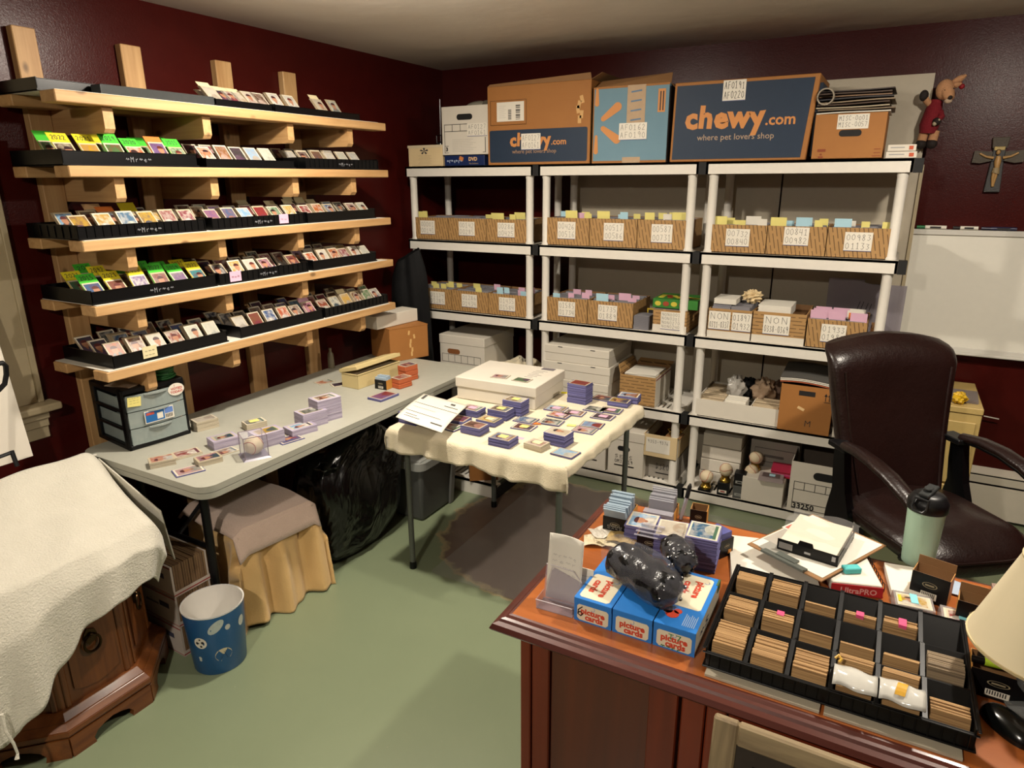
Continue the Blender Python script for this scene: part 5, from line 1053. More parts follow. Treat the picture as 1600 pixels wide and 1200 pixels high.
# middle unit, bottom shelf
x0, x1 = (1.535, 0.000, 0.082)[0], (1.752, 0.000, 0.082)[0]; hb = 0.190
def fbox(lab, x0, x1, h, lines): 
    t, W = lidbox(lab, x0, x1, .0, .38, Z4, h, WHITEBOX, h*.22, 'white lidded file boxes on the bottom shelf of the middle unit', 'file_box', 'file box')
    handle_hole(t, W*.45, h*.60, W*.34, h*.11, y=.0016); b = B(); b.box(W*.2,.0012,h*.2,W*.75,.002,h*.225); b.done('printing', DARK, t); hand(t, lines, W*.2, W*.72, h*.26, h*.47, y=.0014, w=.0022); return t
hb = .285
fbox('white lidded file box on the bottom shelf of the middle unit, left one', x0-.235, x0-.012, hb, ['SET','0M1-M19']); fbox('white lidded file box on the bottom shelf of the middle unit, right one', x0, x1+.01, hb, ['SETS','0M3-019'])
xa, xb = (1.780, 0.050, 0.072)[0], 1.955
t, W = lidbox('grey-white box on the bottom shelf, under the cream 9353 box', xa-.03, xb, .06, .34, Z4, .15, GREYBOX, 0); hand(t, ['DSRO-U'], W*.35, W*.95, .05, .10, y=.0014, w=.0022); b = B(); b.box(W*.35,.0014,.03,W*.95,.0022,.036); b.done('printing', DARK, t)
xc0, xc1 = (1.755, 0.000, 0.183)[0], (1.943, 0.000, 0.197)[0]
t, W = open_box('cream_carton', 'cream open carton with a white label marked 9353-9376', 'carton', xc0, xc1+.01, .01, .36, Z4+.151, .14, CREAMBOX)
b = B(); b.box(W*.08,-.0012,.03,W*.80,-.0004,.12); s = b.done('paper_label', PAPER, t); hand(s, ['9353-9376'], W*.12, W*.76, .085, .112, y=-.0016, w=.0016)
b = B(); b.lathe([(.0001,0),(.03,0),(.032,.006),(.014,.012),(.010,.02),(.022,.03),(.026,.04),(.0001,.042)], 16, caps=False); b.tube([(-.026,0,.036),(-.04,0,.03),(-.03,0,.018),(-.012,0,.018)], .003, 6); b.tube([(.026,0,.036),(.04,0,.03),(.03,0,.018),(.012,0,.018)], .003, 6)
b2 = B(); b2.box(0,0,0,.09,.1,.004); tag(b2.done('card_sheet', CARDIN, loc=(xc1-.065,.02,Z4+.286)), 'dark card lying across the cream 9353 carton', 'card')
tag(b.done('gold_trophy', GOLD, loc=(xc1-.02,.06,Z4+.291), smooth=True), 'small gold trophy cup on the cream 9353 carton', 'trophy')
t = thing('cardboard_box', 'brown carton on the loose shelf under the card table', 'carton', (0.880, -0.539, 0.085), R(35)); b = B(); b.box(0,0,0,.17,.22,.22); b.done('carton_body', CARD2, t, bevel=.002)
b = B(); 
for (a_, c_, d_, e_) in ((.06,.02,.15,.024),(.06,.02,.064,.2),(.146,.02,.15,.2)): b.box(-.001,a_,c_,0,d_,e_)
b.done('printing', DARK, t)
# rightmost unit, bottom shelf
x0 = (2.062, 0.050, 0.031)[0]; x1 = (2.277, 0.050, 0.041)[0]; zz = Z4
for q, lab in enumerate(('bottom', 'second', 'third', 'top')):
    lidbox(f'flat white box behind the gold-based baseballs, {lab} of four', x0+.003*q, x1+.02-.004*(q % 2), .13, .28, zz, .078, WHITEBOX, .0, 'flat white boxes on the bottom shelf of the rightmost unit'); zz += .079
x2 = (2.561, 0.200, 0.002)[0]
t, W = lidbox('pale grey printed carton at the back of the bottom shelf, rightmost unit', x1+.05, x2+.03, .20, .24, Z4, .30, GREYBOX, 0); b = B()
for (a_, c_, d_, e_) in ((.1,.17,.9,.174),(.1,.25,.9,.254),(.1,.17,.106,.254),(.894,.17,.9,.254),(.3,.2,.7,.215)): b.box(W*a_,.0014,c_,W*d_,.0024,e_)
b.done('printing', M('5d5854', .6), t)
def ball_stand(px, lab, dark=False):
    t = thing('ball_stand', lab+' gold base', 'stand', px, 0, 'gold-based baseball stands'); b = B(); b.lathe([(.0001,0),(.03,0),(.03,.012),(.026,.016),(.022,.03),(.027,.036),(.0001,.034)], 20, caps=False); b.done('gold_base', GOLD, t, smooth=True)
    if dark: b = B(); b.box(-.036,-.036,-.012,.036,.036,0); b.done('plinth', BLACKP, t)
    o = bpy.data.objects.new('baseball', BB); COL.objects.link(o); o.location = (px[0], px[1], px[2]+.069); o.rotation_euler = (px[0]*9, px[1]*7, 2); tag(o, lab+' gold stand, baseball itself', 'baseball', 'baseballs on gold stands'); return t
def back(p): return (p[0], max(p[1], .006), p[2])
p = back((2.129, -0.039, 0.085)); ball_stand((p[0],p[1]+.036,Z4+.012), 'leftmost cased baseball with a', True)
def bbox(px, lab, m, lines): 
    W = .062; t = thing('ball_box', lab, 'box', (px[0]-W/2, px[1], Z4), .05, 'small black baseball boxes'); H = .075
    b = B(); b.box(0,0,0,W,W,H); b.done('box_body', m, t, bevel=.001); b = B(); b.box(W*.15,-.001,H*.2,W*.85,-.0003,H*.42,0); b.box(W*.3,-.0014,H*.26,W*.7,-.0008,H*.36,1); b.done('printing', lines, t); return t
p = back((2.231, -0.154, 0.073)); bbox(p, 'small black box with a red and white mark under the second baseball', BLACK, [WHITE, M('8c2020', .6)]); ball_stand((p[0]+.003,p[1]+.035,Z4+.0755), 'second cased baseball from the left with a')
p = back((2.318, -0.175, 0.073)); bbox(p, 'small grey-black box in front, below the tall black box', M('4c4c4a', .5), [M('8d8d88', .5), M('6c6c68', .5)]); t = bbox((p[0],p[1],0), 'black box with pale lettering stacked on the grey-black ball box', BLACK, [M('8d8d88', .5), BLACK]); t.location.z = Z4+.0755
p = back((2.334, -0.037, 0.073)); bbox((p[0]+.035,p[1]+.05,0), 'brown-topped small box right of the tall black box', CARDIN, [CARD, CARDIN])
ball_stand((p[0]+.03,p[1]+.085,Z4+.0755), 'third cased baseball, half hidden by the black boxes, with a')
x0, x1 = (2.331, -0.005, -0.002)[0], (2.553, -0.005, -0.005)[0]; hw = 0.150
t, W = lidbox('small white box on the bottom shelf carrying a clear card case and magazines', x0, x1, -.005, .20, Z4, hw, WHITEBOX, 0)
ball_stand((x0+.045,.12,Z4+hw), 'rightmost baseball on the small white box with a')
b = B(); b.frus(0,0,.13,.085,0,.022,.004); o = b.done('clear_case', M('a89a98', .2, .05, alpha=.6), loc=(x0+.085,-.03,Z4+hw+.0005), rot=(0,0,.05)); tag(o, 'clear plastic card case lying on the small white box', 'case'); b = B(); b.box(.02,.015,.0222,.11,.07,.0232,0); b.box(.055,.03,.0234,.085,.055,.026,1); b.done('picture_card', [M('5a4c4a', .4), BLU], o)
for q in range(5):
    b = B(); b.ob((0,0,0), (.10,.12,.006), (.02,0,.04*math.sin(q*2)), 0); tag(b.done('magazine', M(['a01c2a', 'b83a68', 'c04a74', '8a2430', 'b02a48'][q], .4, .15), loc=(x1-.035+.004*math.sin(q),.125,Z4+hw+.005+.0075*q)), ['lowest red', 'second pink', 'third pink', 'fourth dark red', 'topmost crimson'][q]+' magazine in the small pile beside the clear card case', 'magazine', 'pink and red magazines')
b = B(); b.box(0,0,0,.16,.22,.08); tag(b.done('white_block', GREYBOX, loc=(x1-.05,.17,Z4)) , 'pale box under the pile of pink and red magazines', 'box')
# file box marked 33250
x0, x1 = (2.576, -0.010, 0.062)[0], 2.868; hf = 0.290
t, W = open_box('file_box', 'open white file box marked 33250 on the bottom shelf beside the office chair', 'file box', x0, x1, -.012, .36, Z4, hf, WHITEBOX, M('5d5248', .7))
handle_hole(t, W*.56, hf*.78, W*.36, hf*.15); frame_print(t, W*.075, W*.97, hf*.08, hf*.62, 5, hf*.46, w=.0028); b = B(); b.box(W*.075,-.0012,hf*.20,W*.97,-.0006,hf*.21); b.done('form_line', DARK, t)
text('33250', t, (W*.27,-.0014,hf*.135), hf*.15, DARK, bold=.0012); b = B(); b.box(W*.80,-.0012,hf*.06,W*.93,-.0006,hf*.15); b.done('red_mark', M('b04028', .6), t)

# ---------------------------------------------------------------- right part of the back wall
p = (2.943, 0.575, 1.541); q = (2.994, 0.575, 0.909)
wb = thing('whiteboard', 'large framed whiteboard on the red wall at the right edge', 'whiteboard', (p[0], .575, q[2])); HW = p[2]-q[2]; WW = 1.25
b = B(); b.box(.02,-.004,.02,WW-.02,.02,HW-.02); b.done('writing_surface', M('d9d6ca', .3, .03), wb)
FR = M('c4c1b8', .4, .04)
for a_ in ((0,-.014,0,WW,.02,.028),(0,-.014,HW-.028,WW,.02,HW),(0,-.014,.028,.032,.02,HW-.028),(WW-.032,-.014,.028,WW,.02,HW-.028)): b = B(); b.box(*a_); b.done('frame_bar', FR, wb, bevel=.003)
b = B(); b.box(0,-.05,-.006,WW,.0,.006); b.done('ledge', FR, wb, bevel=.003)
for (px, L_, m1, m2, lab) in (((2.984, 0.575, 1.562), .135, M('1e6a3c', .4), WHITE, 'green-capped white marker lying on top of the whiteboard frame'), ((3.145, 0.575, 1.553), .11, DARK, WHITE, 'black-capped white marker in the middle of the whiteboard frame top'), ((3.265, 0.575, 1.554), .15, M('14142a', .3), M('20203c', .3), 'dark blue marker on the whiteboard frame top nearest the right edge')):
    b = B(); b.tube([(0,0,0),(L_*.3,0,0)], .0085, 10, 0); b.tube([(L_*.28,0,0),(L_*.98,0,0)], .0095, 10, 1); o = b.done('marker_pen', [m1, m2], loc=(px[0],.565,p[2]+.0105), smooth=True); tag(o, lab, 'marker'); b = B(); b.ob((L_*.62,-.0096,0), (L_*.36,.001,.009)); b.done('printed_band', DARK, o)
# crucifix
pc = (3.279, 0.570, 1.852); t = thing('crucifix', 'grey stone-look crucifix with a small bronze figure on the red wall', 'crucifix', (pc[0], .585, pc[2]), 0)
ST = M('4d463c', .7, .3, 60, .4, 80); ST2 = M('3a3a3a', .6, .2, 60, .3, 80)
b = B(); b.hexa([(-.034,-.016,-.125),(.034,-.016,-.125),(.034,.008,-.125),(-.034,.008,-.125),(-.026,-.016,.02),(.026,-.016,.02),(.026,.008,.02),(-.026,.008,.02)], 1); b.hexa([(-.026,-.016,.02),(.026,-.016,.02),(.026,.008,.02),(-.026,.008,.02),(-.026,-.016,.08),(.026,-.016,.08),(.026,.008,.08),(-.026,.008,.08)], 1)
b.hexa([(-.03,-.017,.08),(.03,-.017,.08),(.03,.008,.08),(-.03,.008,.08),(-.036,-.017,.132),(.036,-.017,.132),(.036,.008,.132),(-.036,.008,.132)], 0)
for s in (-1, 1): P = [(s*.026,.022),(s*.07,.012),(s*.105,.016),(s*.10,.072),(s*.07,.068),(s*.026,.066)]; P = P if s > 0 else P[::-1]; b.prism(P, -.017, .008, 'y', 0)
b.done('cross', [ST, ST2], t, bevel=.003)
BR = M('a8824e', .45, .15)
b = B(); b.tube([(-.078,-.022,.058),(-.05,-.024,.042),(-.018,-.026,.036)], [.0045,.005,.007], 8); b.tube([(.078,-.022,.058),(.05,-.024,.042),(.018,-.026,.036)], [.0045,.005,.007], 8)
b.tube([(0,-.026,.044),(.0,-.028,.02),(.002,-.027,-.008),(-.001,-.026,-.02)], [.010,.015,.011,.012], 10); b.tube([(-.004,-.026,-.02),(-.008,-.03,-.052),(-.004,-.024,-.088),(-.002,-.024,-.098)], [.008,.0068,.005,.005], 8); b.tube([(.005,-.026,-.02),(.003,-.03,-.052),(.0,-.024,-.088),(.001,-.024,-.098)], [.008,.0068,.005,.005], 8)
b.ball((-.004,-.03,.062), .0105, 12, 0, (.9,1,1.15)); b.done('figure', BR, t, smooth=60); b = B(); b.grid(lambda u, v: (.0135*math.cos(2*PI*u)*(1+.2*v), -.027+.0115*math.sin(2*PI*u)*(1+.2*v), -.010-.026*v+.004*math.sin(4*PI*u)*v), 16, 4); b.done('loincloth', M('8d7a58', .6), t, solid=.0015)
b = B(); b.box(-.022,-.019,.072,.022,-.016,.088); b.done('scroll', M('b09858', .5), t, bevel=.002); b = B(); b.ball((-.004,-.027,.066), .0112, 12, 0, (.95,.9,.9)); b.done('hair', M('3a2a1c', .7), t, smooth=True)
# plush deer pinned to the wall
pd = (2.983, 0.450, 2.111); t = thing('plush_deer', 'small plush deer in a red jumper hanging on the red wall above the whiteboard', 'soft toy', (pd[0], .45, pd[2]))
FUR = M('b58660', .95, .12, 90, .5, 300); REDK = M('74131e', .9, .15, 90, .6, 200); HOOF = M('1e1512', .8, .1)
b = B(); b.tube([(-.005,0,.04),(-.012,-.008,.0),(-.02,-.006,-.07),(-.022,-.004,-.105)], [.028,.036,.043,.036], 16); b.done('jumper', REDK, t, smooth=True)
b = B(); b.ball((.022,-.018,.088), .042, 20, 0, (.92,.95,1.12)); b.tube([(.03,-.035,.085),(.042,-.060,.052),(.046,-.066,.042)], [.030,.023,.018], 14); hd_ = b.done('head', FUR, t, smooth=60)
b = B(); b.tube([(.045,-.005,.118),(.075,-.008,.132),(.098,-.006,.148)], [.010,.017,.006], 10); b.done('ear', FUR, hd_, smooth=True); b = B(); b.tube([(.05,-.02,.108),(.066,-.024,.104),(.085,-.022,.112)], [.008,.014,.004], 10); b.done('ear', FUR, hd_, smooth=True)
b = B(); b.ball((.046,-.084,.046), .0095, 12); b.ball((.022,-.060,.080), .0065, 10); b.ball((.052,-.052,.086), .006, 10); b.done('nose_and_eyes', HOOF, hd_, smooth=True)
b = B(); b.ball((.040,-.072,.032), .014, 12, 0, (1.2,.8,.8)); b.done('muzzle', M('b8a088', .9, .1, 90, .5, 300), hd_, smooth=True)
for q, (x, z) in enumerate(((.075,.115),(.088,.10))): b = B(); b.ball((x,-.002,z), .013, 10); b.done('berry_trim', M('8c1420', .6), hd_, smooth=True)
b = B(); b.tube([(-.03,-.01,.025),(-.05,-.015,.045),(-.06,-.02,.07)], [.016,.015,.014], 12); b.done('arm', FUR, t, smooth=True); b = B(); b.ball((-.062,-.022,.066), .021, 14, 0, (.95,.9,1.25)); b.done('hoof', HOOF, t, smooth=True)
b = B(); b.tube([(.015,-.01,-.01),(.025,-.04,-.035),(.012,-.05,-.05)], [.016,.014,.012], 12); b.done('arm', REDK, t, smooth=True); b = B(); b.ball((.008,-.05,-.056), .019, 14); b.done('hoof', HOOF, t, smooth=True); b = B(); b.ball((.0,-.06,-.066), .01, 10); b.ball((.016,-.062,-.05), .006, 8); b.done('held_trim', M('a89a80', .8), t, smooth=True)
for x in (-.042, .004):
    b = B(); b.tube([(x+.006,-.004,-.095),(x,-.006,-.14)], [.02,.021], 12); b.done('leg', FUR, t, smooth=True); b = B(); b.ball((x-.001,-.010,-.156), .026, 14, 0, (.95,1.05,.9)); b.done('hoof', HOOF, t, smooth=True)
# tan filing cabinet
fx1 = (3.367, 0.080, 0.751)[0]; fz = (3.367, 0.080, 0.751)[2]
t = thing('filing_cabinet', 'tan metal filing cabinet behind the office chair against the red wall', 'cabinet', (fx1-.38, .08, 0)); W, D_, H = .38, .48, fz
b = B(); b.box(0,0,.0,W,D_,H-.03); b.box(-.002,-.006,H-.03,W+.002,D_,H); b.done('cabinet_shell', TAN, t, bevel=.003)
for q in range(2):
    z0 = .03+q*(H-.09)/2; b = B(); b.box(.018,-.010,z0,W-.018,.0,z0+(H-.09)/2-.012); d = b.done('drawer', TAN, t, bevel=.003); b = B(); b.box(W*.4,-.022,z0+.22,W*.6,-.010,z0+.235); b.done('handle', STEEL, d, bevel=.002)
def ylw(u, v): return blob(.03,.03,.028,2)(u, v)
b = B(); b.grid(ylw, 24, 16); tag(b.done('yellow_toy', M('c8a018', .5), loc=((3.270, 0.120, 0.814)[0], .13, H), smooth=True), 'small yellow object on top of the tan filing cabinet', 'toy')
b = B(); b.box(0,0,0,.11,.2,.012); tag(b.done('grey_folder', M('6e6460', .6), loc=(fx1-.125,.16,H), rot=(0,0,-.05)), 'grey folder lying on top of the tan filing cabinet', 'folder')
pa, pb = (3.435, 0.560, 0.580), (3.503, 0.560, 0.574); b = B(); b.tube([pa, pb], .003, 6); tag(b.done('white_rod', WHITE), 'thin white rod sticking out beside the tan filing cabinet', 'rod')

# ---------------------------------------------------------------- card table with its cream cloth
t = thing('card_table', 'square folding card table on grey metal legs under a cream cloth', 'table', (1.465,-.985,0), R(-1.5)); HX, HY = .425, .405
b = B(); b.prism(rrect(-HX,-HY,HX,HY,.03), .70, .722, 'z'); b.done('tabletop', M('6d675c', .6), t, bevel=.004)
b = B()
for a in ((-HX+.01,-HY+.01,HX-.01,-HY+.03),(-HX+.01,HY-.03,HX-.01,HY-.01),(-HX+.01,-HY+.03,-HX+.03,HY-.03),(HX-.03,-HY+.03,HX-.01,HY-.03)): b.box(a[0],a[1],.665,a[2],a[3],.70)
b.done('apron_frame', STEEL, t)
for sx in (-1, 1):
    for sy in (-1, 1):
        x, y = sx*(HX-.035), sy*(HY-.035)
        b = B(); b.tube([(x,y,.70),(x,y,.03)], .0135, 12); l = b.done('leg', STEEL, t, smooth=True)
        b = B(); b.lathe([(.0001,0),(.017,0),(.017,.03),(.0145,.036),(.0001,.036)], 12, caps=False, c=(x,y)); b.done('rubber_foot', BLACKP, l, smooth=True)
        b = B(); b.tube([(x,y,.60),(x-sx*.10,y,.69)], .006, 6); b.done('leg_brace', STEEL, l)
cl = thing('table_cloth', 'cream cloth draped over the card table and holding rows of toploaders', 'cloth', (1.465,-.985,0), R(-1.5))
o = drape('cloth', CLOTH, cl, (-HX-.012,-HY-.012,HX+.012,HY+.012), .731, (.045,.055,.105,.05), amp=.009, freq=44, nu=110, nv=100, seed=5, hem=.014, flare=.25, thick=.006)
CTZ = .7355
g = 'toploader stacks on the card table'
def tl(lab, px, h, color, slip=None, rz=0, kind='top', w=None, l=None, n=None, name='toploader_stack'): return pile(name, lab, 'cards', (px[0],px[1],CTZ), R(rz), h, kind, w=w, l=l, color=color, slip=slip, group=g, n=n)
tl('toploader stack under the tilted white receipt at the left corner of the card table', (1.067, -1.292, 0.735), .052, 'p', rz=-4)
tl('toploader stack with a pink slip just right of the receipt', (1.252, -1.073, 0.735), .032, 'r', 'p', -2)
tl('low toploader pair behind the dark blue-topped stack, left side of the card table', (1.246, -1.186, 0.735), .014, 'r', rz=3)
tl('single sleeved pink-red card flat beside the receipt', (1.262, -1.273, 0.735), .004, 'r', rz=-6)
tl('toploader stack topped by a dark blue card, front left of the card table', (1.388, -1.269, 0.735), .034, 'k', rz=-2)
tl('toploader stack with a pale yellow slip behind the dark blue-topped stack', (1.387, -1.140, 0.735), .020, 'y', 'c', -3)
tl('medium toploader stack with a yellow slip in front of the white lidded box', (1.394, -1.048, 0.735), .044, 'n', 'y', -2)
tl('tall toploader stack with a yellow slip touching the white lidded box', (1.429, -0.968, 0.735), .072, 'n', 'y', -2)
tl('toploader stack with a bright blue top card and yellow slip at the front edge', (1.569, -1.335, 0.735), .034, 'b', 'y', -2)
for lab, px, c, s, rz in (('flat card with a yellow slip in the middle of the card table', (1.553, -1.117, 0.735), 'n', 'y', 2), ('dark flat card behind the yellow-slipped card in the middle of the cloth', (1.518, -1.031, 0.735), 'b', None, 0), ('flat blue card with a pink slip nearest the right side of the white lidded box', (1.570, -0.818, 0.735), 'l', 'p', 2), ('flat card with pink slip in front of the blue card right of the white box', (1.623, -0.895, 0.735), 'o', 'p', -2), ('flat dark card left of the boxed face-card stack', (1.633, -0.999, 0.735), 'k', None, 3), ('flat card with a pink slip in the centre right of the cloth', (1.673, -0.837, 0.735), 'k', 'p', 3), ('flat brown card with pink slip near the right edge, upper one', (1.814, -0.719, 0.735), 'n', 'p', 3), ('flat grey card near the right edge, left one of the upper pair', (1.740, -0.738, 0.735), 'k', None, -1), ('flat dark card with a pink slip below the upper pair at the right edge', (1.813, -0.823, 0.735), 'k', 'p', 0), ('single blue-bordered portrait card lying right of the face-card stack', (1.811, -0.951, 0.735), 'l', None, 5), ('flat pale card below the blue-bordered portrait card', (1.809, -1.026, 0.735), 'P', None, 0), ('single pinkish card lying behind the right-hand stacks', (1.710, -0.562, 0.735), 'r', None, -6), ('single white-bordered card in a holder at the front edge beside the raw card pile', (1.842, -1.306, 0.735), 'l', None, -6)):
    tl(lab, px, .004 if 'single' not in lab else .005, c, s, rz, n=1)
tl('tallest toploader tower with a red top card, right of the white lidded box', (1.627, -0.664, 0.735), .100, 'r', rz=-4)
tl('thick toploader stack topped by a grey face card, front right of the cloth', (1.768, -1.211, 0.735), .05, 'w', rz=-5)
tl('pile of raw cream-edged cards under white paper at the front edge of the card table', (1.713, -1.305, 0.735), .024, 'w', 'c', -8, 'raw', l=.085, w=.07, name='card_pile')
tl('low toploader stack with a tan top card at the right edge', (1.816, -0.609, 0.735), .022, 'y', rz=3)
tl('toploader stack with a silver-blue top card at the far right corner of the cloth', (1.840, -0.539, 0.735), .034, 'l', rz=6)
for px, c, lab in (((1.288, -1.250, 0.735), 'y', 'lime'),): pass
for px, c, lab, rz in (((1.501, -0.564, 0.735), 'Y', 'lime green paper tab at the foot of the tallest toploader tower', .3), ((1.730, -0.994, 0.735), 'y', 'pale yellow paper slip left of the portrait card', .2), ((1.579, -1.047, 0.735), 'o', 'orange slip left of the face-card stack', .5), ((1.579, -0.758, 0.735), 'c', 'cream paper slip behind the tallest toploader tower', .1), ((1.783, -1.030, 0.735), 'Y', 'lime yellow slip beside the flat pale card', .3), ((1.599, -1.244, 0.735), 'p', 'pink slip beside the bright blue stack', .1), ((1.690, -1.117, 0.735), 'd', 'orange-tan slip against the face-card stack', .2)):
    b = B(); b.box(-.02,-.012,0,.02,.012,.001); tag(b.done('paper_slip', NOTE[c], loc=(px[0],px[1],CTZ+.0005), rot=(0,0,rz)), lab, 'paper')
# tilted receipt
p0, p1, p2, p3 = (1.084, -1.433, 0.810), (1.342, -1.454, 0.800), (1.228, -1.078, 0.800), (0.975, -1.077, 0.810)
b = B()
def rc(u, v): a = Vector(p0).lerp(Vector(p1), u); c = Vector(p3).lerp(Vector(p2), u); q = a.lerp(c, v); return (q.x, q.y, .795+.012*math.sin(3*v+1)-.02*u+.01*v)
b.grid(rc, 12, 14); o = b.done('paper_receipt', PAPER, None, smooth=True, solid=.0012); tag(o, 'white printed receipt lying tilted over a toploader stack on the card table', 'paper')
b = B()
for (u0, v0, u1, v1) in ((.04,.60,.98,.612),(.04,.28,.8,.29),(.68,.12,.92,.15),(.06,.78,.12,.97),(.62,.74,.92,.76),(.70,.84,.80,.9),(.1,.45,.6,.455),(.1,.18,.35,.19),(.1,.12,.45,.13)):
    q = [rc(u0,v0), rc(u1,v0), rc(u1,v1), rc(u0,v1)]; b.add([(x,y,z+.0016) for x,y,z in q], [(0,1,2,3)])
b.done('printing', M('4a4846', .7), o)
# white lidded box on the table
loc, rz, W = frame((1.046, -0.905, 0.735), (1.495, -0.890, 0.735)); H = 0.113; d = .36
t = thing('lidded_box', 'large flat white lidded box standing on the card table', 'box', (loc[0],loc[1],CTZ+.001), rz)
b = B(); b.box(.006,.006,0,W-.006,d-.006,H-.01); b.done('box_body', WHITEBOX, t, bevel=.002); b = B(); b.box(0,0,H-.05,W,d,H); b.done('lid', WHITEBOX, t, bevel=.003); hb = H
b = B()
for q in range(6): b.box(W*(.70+.01*(q % 2)),d*(.42+.07*q),H,W*(.80+.03*(q % 3)),d*(.42+.07*q)+.004,H+.0004)
b.box(W*.74,d*.86,H,W*.90,d*.97,H+.0006); b.done('printing', M('6a6468', .6), t)
rm = Euler((0,0,rz)).to_matrix()
for q, (fx, fy, c) in enumerate(((.46,.27,'P'),(.74,.25,'g'))):
    v = rm @ Vector((W*fx,d*fy,H)) + Vector(loc); pile('picture_card', ['light picture card lying on the white lidded box, left one', 'dark green picture card lying on the white lidded box, right one'][q], 'cards', (v.x,v.y,CTZ+.002+H), rz+R(6-9*q), .002, color=c, group='two cards on the white lidded box', n=1)
# clear floor mat
b = B(); b.prism(rrect(1.16,-1.34,2.55,-.12,.03), .0004, .003, 'z'); tag(b.done('floor_mat', M('b8b4b0', .12, 0, alpha=.10, name='clear_mat')), 'clear plastic mat on the worn brown floor under the card table', 'mat')

# ---------------------------------------------------------------- office chair
t = thing('office_chair', 'high-backed dark brown leather office chair behind the desk', 'chair', (3.16,-.69,0), R(38))
def quilt(fn, nu, nv, name, m, parent=t, solid=None, sub=0, sm=50):
    b = B(); b.grid(fn, nu, nv); return b.done(name, m, parent, smooth=sm, solid=solid or 0)
def backf(u, v):
    # closed pillow: u around, v up
    a = 2*PI*u; z = .45+.675*v; hw = .205+.085*min(1,v*1.15)**.9; hw *= (1-max(0,(v-.95)/.05)**2*.08); th = .055+.012*math.sin(PI*v)
    yc = .22+.15*v+.02*math.sin(PI*v); c, s = math.cos(a), math.sin(a); k = 3.2
    r = (abs(c)**k+abs(s)**k)**(-1/k); x = hw*r*c; y = th*r*s
    y += .030*(x/hw)**2*(-1)                                     # wings come forward
    z += .035*(1-(x/hw)**2)*max(0,(v-.7)/.3)
    if v > .93: th2 = 1-((v-.93)/.07)**2*.55; y *= th2
    if v > .86: y += .055*((v-.86)/.14)**2                       # rolled head edge
    return (x, yc+y, z)
b = B(); b.grid(backf, 56, 40); n0 = 57; top = [backf(i/56,1) for i in range(56)]; c0 = (0, sum(p[1] for p in top)/56, 1.165); b.add(top+[c0], [(i,(i+1)%56,56) for i in range(56)]); bk = b.done('backrest', LEATHER, t, smooth=60)
for s in (-1, 1):
    b = B(); P = []
    for q in range(21): v = .02+q/20*.84; hw = (.205+.085*min(1,v*1.15)**.9)*.985; P.append((s*hw*.86, .22+.15*v+.02*math.sin(PI*v)-.064-.008, .45+.675*v))
    b.tube(P, .0055, 8); b.done('piping', LEATHER, bk, smooth=True)
def seatf(u, v):
    a = 2*PI*u; c, s = math.cos(a), math.sin(a); k = 3.4; r = (abs(c)**k+abs(s)**k)**(-1/k); hx, hy = .27, .285
    ph = -PI/2+PI*v; q = 2.6; cr = abs(math.cos(ph))**(2/q); sr = math.copysign(abs(math.sin(ph))**(2/q), math.sin(ph))
    x = hx*r*c*cr; y = -.02+hy*r*s*cr; z = .475+.066*sr
    if sr > 0: z += .018*(1-(x/hx)**2)-.012*math.exp(-((x)**2+(y-.02)**2)/.02)+.006*math.sin(19*x+9*y)*sr; 
    if y < -.16: z -= (-.16-y)*.28
    return (x, y, z)
b = B(); b.grid(seatf, 60, 28); st = b.done('seat', LEATHER, t, smooth=60)
b = B(); b.tube([tuple(Vector(seatf(q/48,.56))+Vector((0,0,0))) for q in range(49)], .005, 6, 0, False); b.done('piping', LEATHER, st, smooth=True)
for s in (-1, 1):
    b = B(); P = [(s*.272,.19,.745),(s*.280,.10,.758),(s*.285,.0,.754),(s*.285,-.10,.735),(s*.280,-.20,.695),(s*.272,-.29,.635)]
    vs = []
    for (i, p) in enumerate(P):
        w = [.026,.033,.036,.036,.033,.024][i]; h = .020
        d = (Vector(P[min(i+1,5)])-Vector(P[max(i-1,0)])).normalized(); n = d.cross(Vector((1,0,0))).normalized(); n = n if n.z > 0 else -n
        for k in range(12): a = 2*PI*k/12; vs.append(tuple(Vector(p)+Vector((1,0,0))*w*math.cos(a)+n*h*math.sin(a)))
    b.add(vs, [(i*12+k,i*12+(k+1)%12,(i+1)*12+(k+1)%12,(i+1)*12+k) for i in range(5) for k in range(12)]+[tuple(range(12))[::-1], tuple(range(60,72))]); ar = b.done('armrest', LEATHER, t, smooth=60)
    b = B(); b.ob((s*.262,.215,.735),(.070,.11,.024)); b.done('arm_bracket', BLACK, ar, bevel=.004)
    Q = [(.17,.738),(.235,.74),(.228,.64),(.215,.55),(.235,.45),(.24,.39),(.19,.365),(.10,.40),(.09,.47),(.13,.56),(.155,.66)]; F_ = [(.19,.735),(.10,.742),(.0,.738),(-.10,.718),(-.20,.678),(-.285,.615),(-.30,.55),(-.27,.485),(-.20,.46)]
    b = B(); b.prism(Q, s*.272-.016, s*.272+.016, 'x'); b.done('side_panel', BLACKP, ar, bevel=.008, seg=2)
    b = B(); b.tube([(s*.272,y,z) for y, z in F_], .014, 8); b.done('arm_frame', BLACK, ar, smooth=True)
b = B(); b.box(-.12,-.14,.335,.12,.14,.415); b.done('seat_mechanism', BLACK, t, bevel=.008); b = B(); b.lathe([(.03,.10),(.03,.24),(.018,.24),(.018,.34)], 16); b.done('gas_lift', BLACK, t, smooth=True)
b = B(); b.box(-.05,.12,.34,.05,.34,.355); b.hexa([(-.05,.30,.34),(.05,.30,.34),(.05,.325,.34),(-.05,.325,.34),(-.05,.335,.60),(.05,.335,.60),(.05,.355,.60),(-.05,.355,.60)]); b.done('back_bracket', BLACK, t)
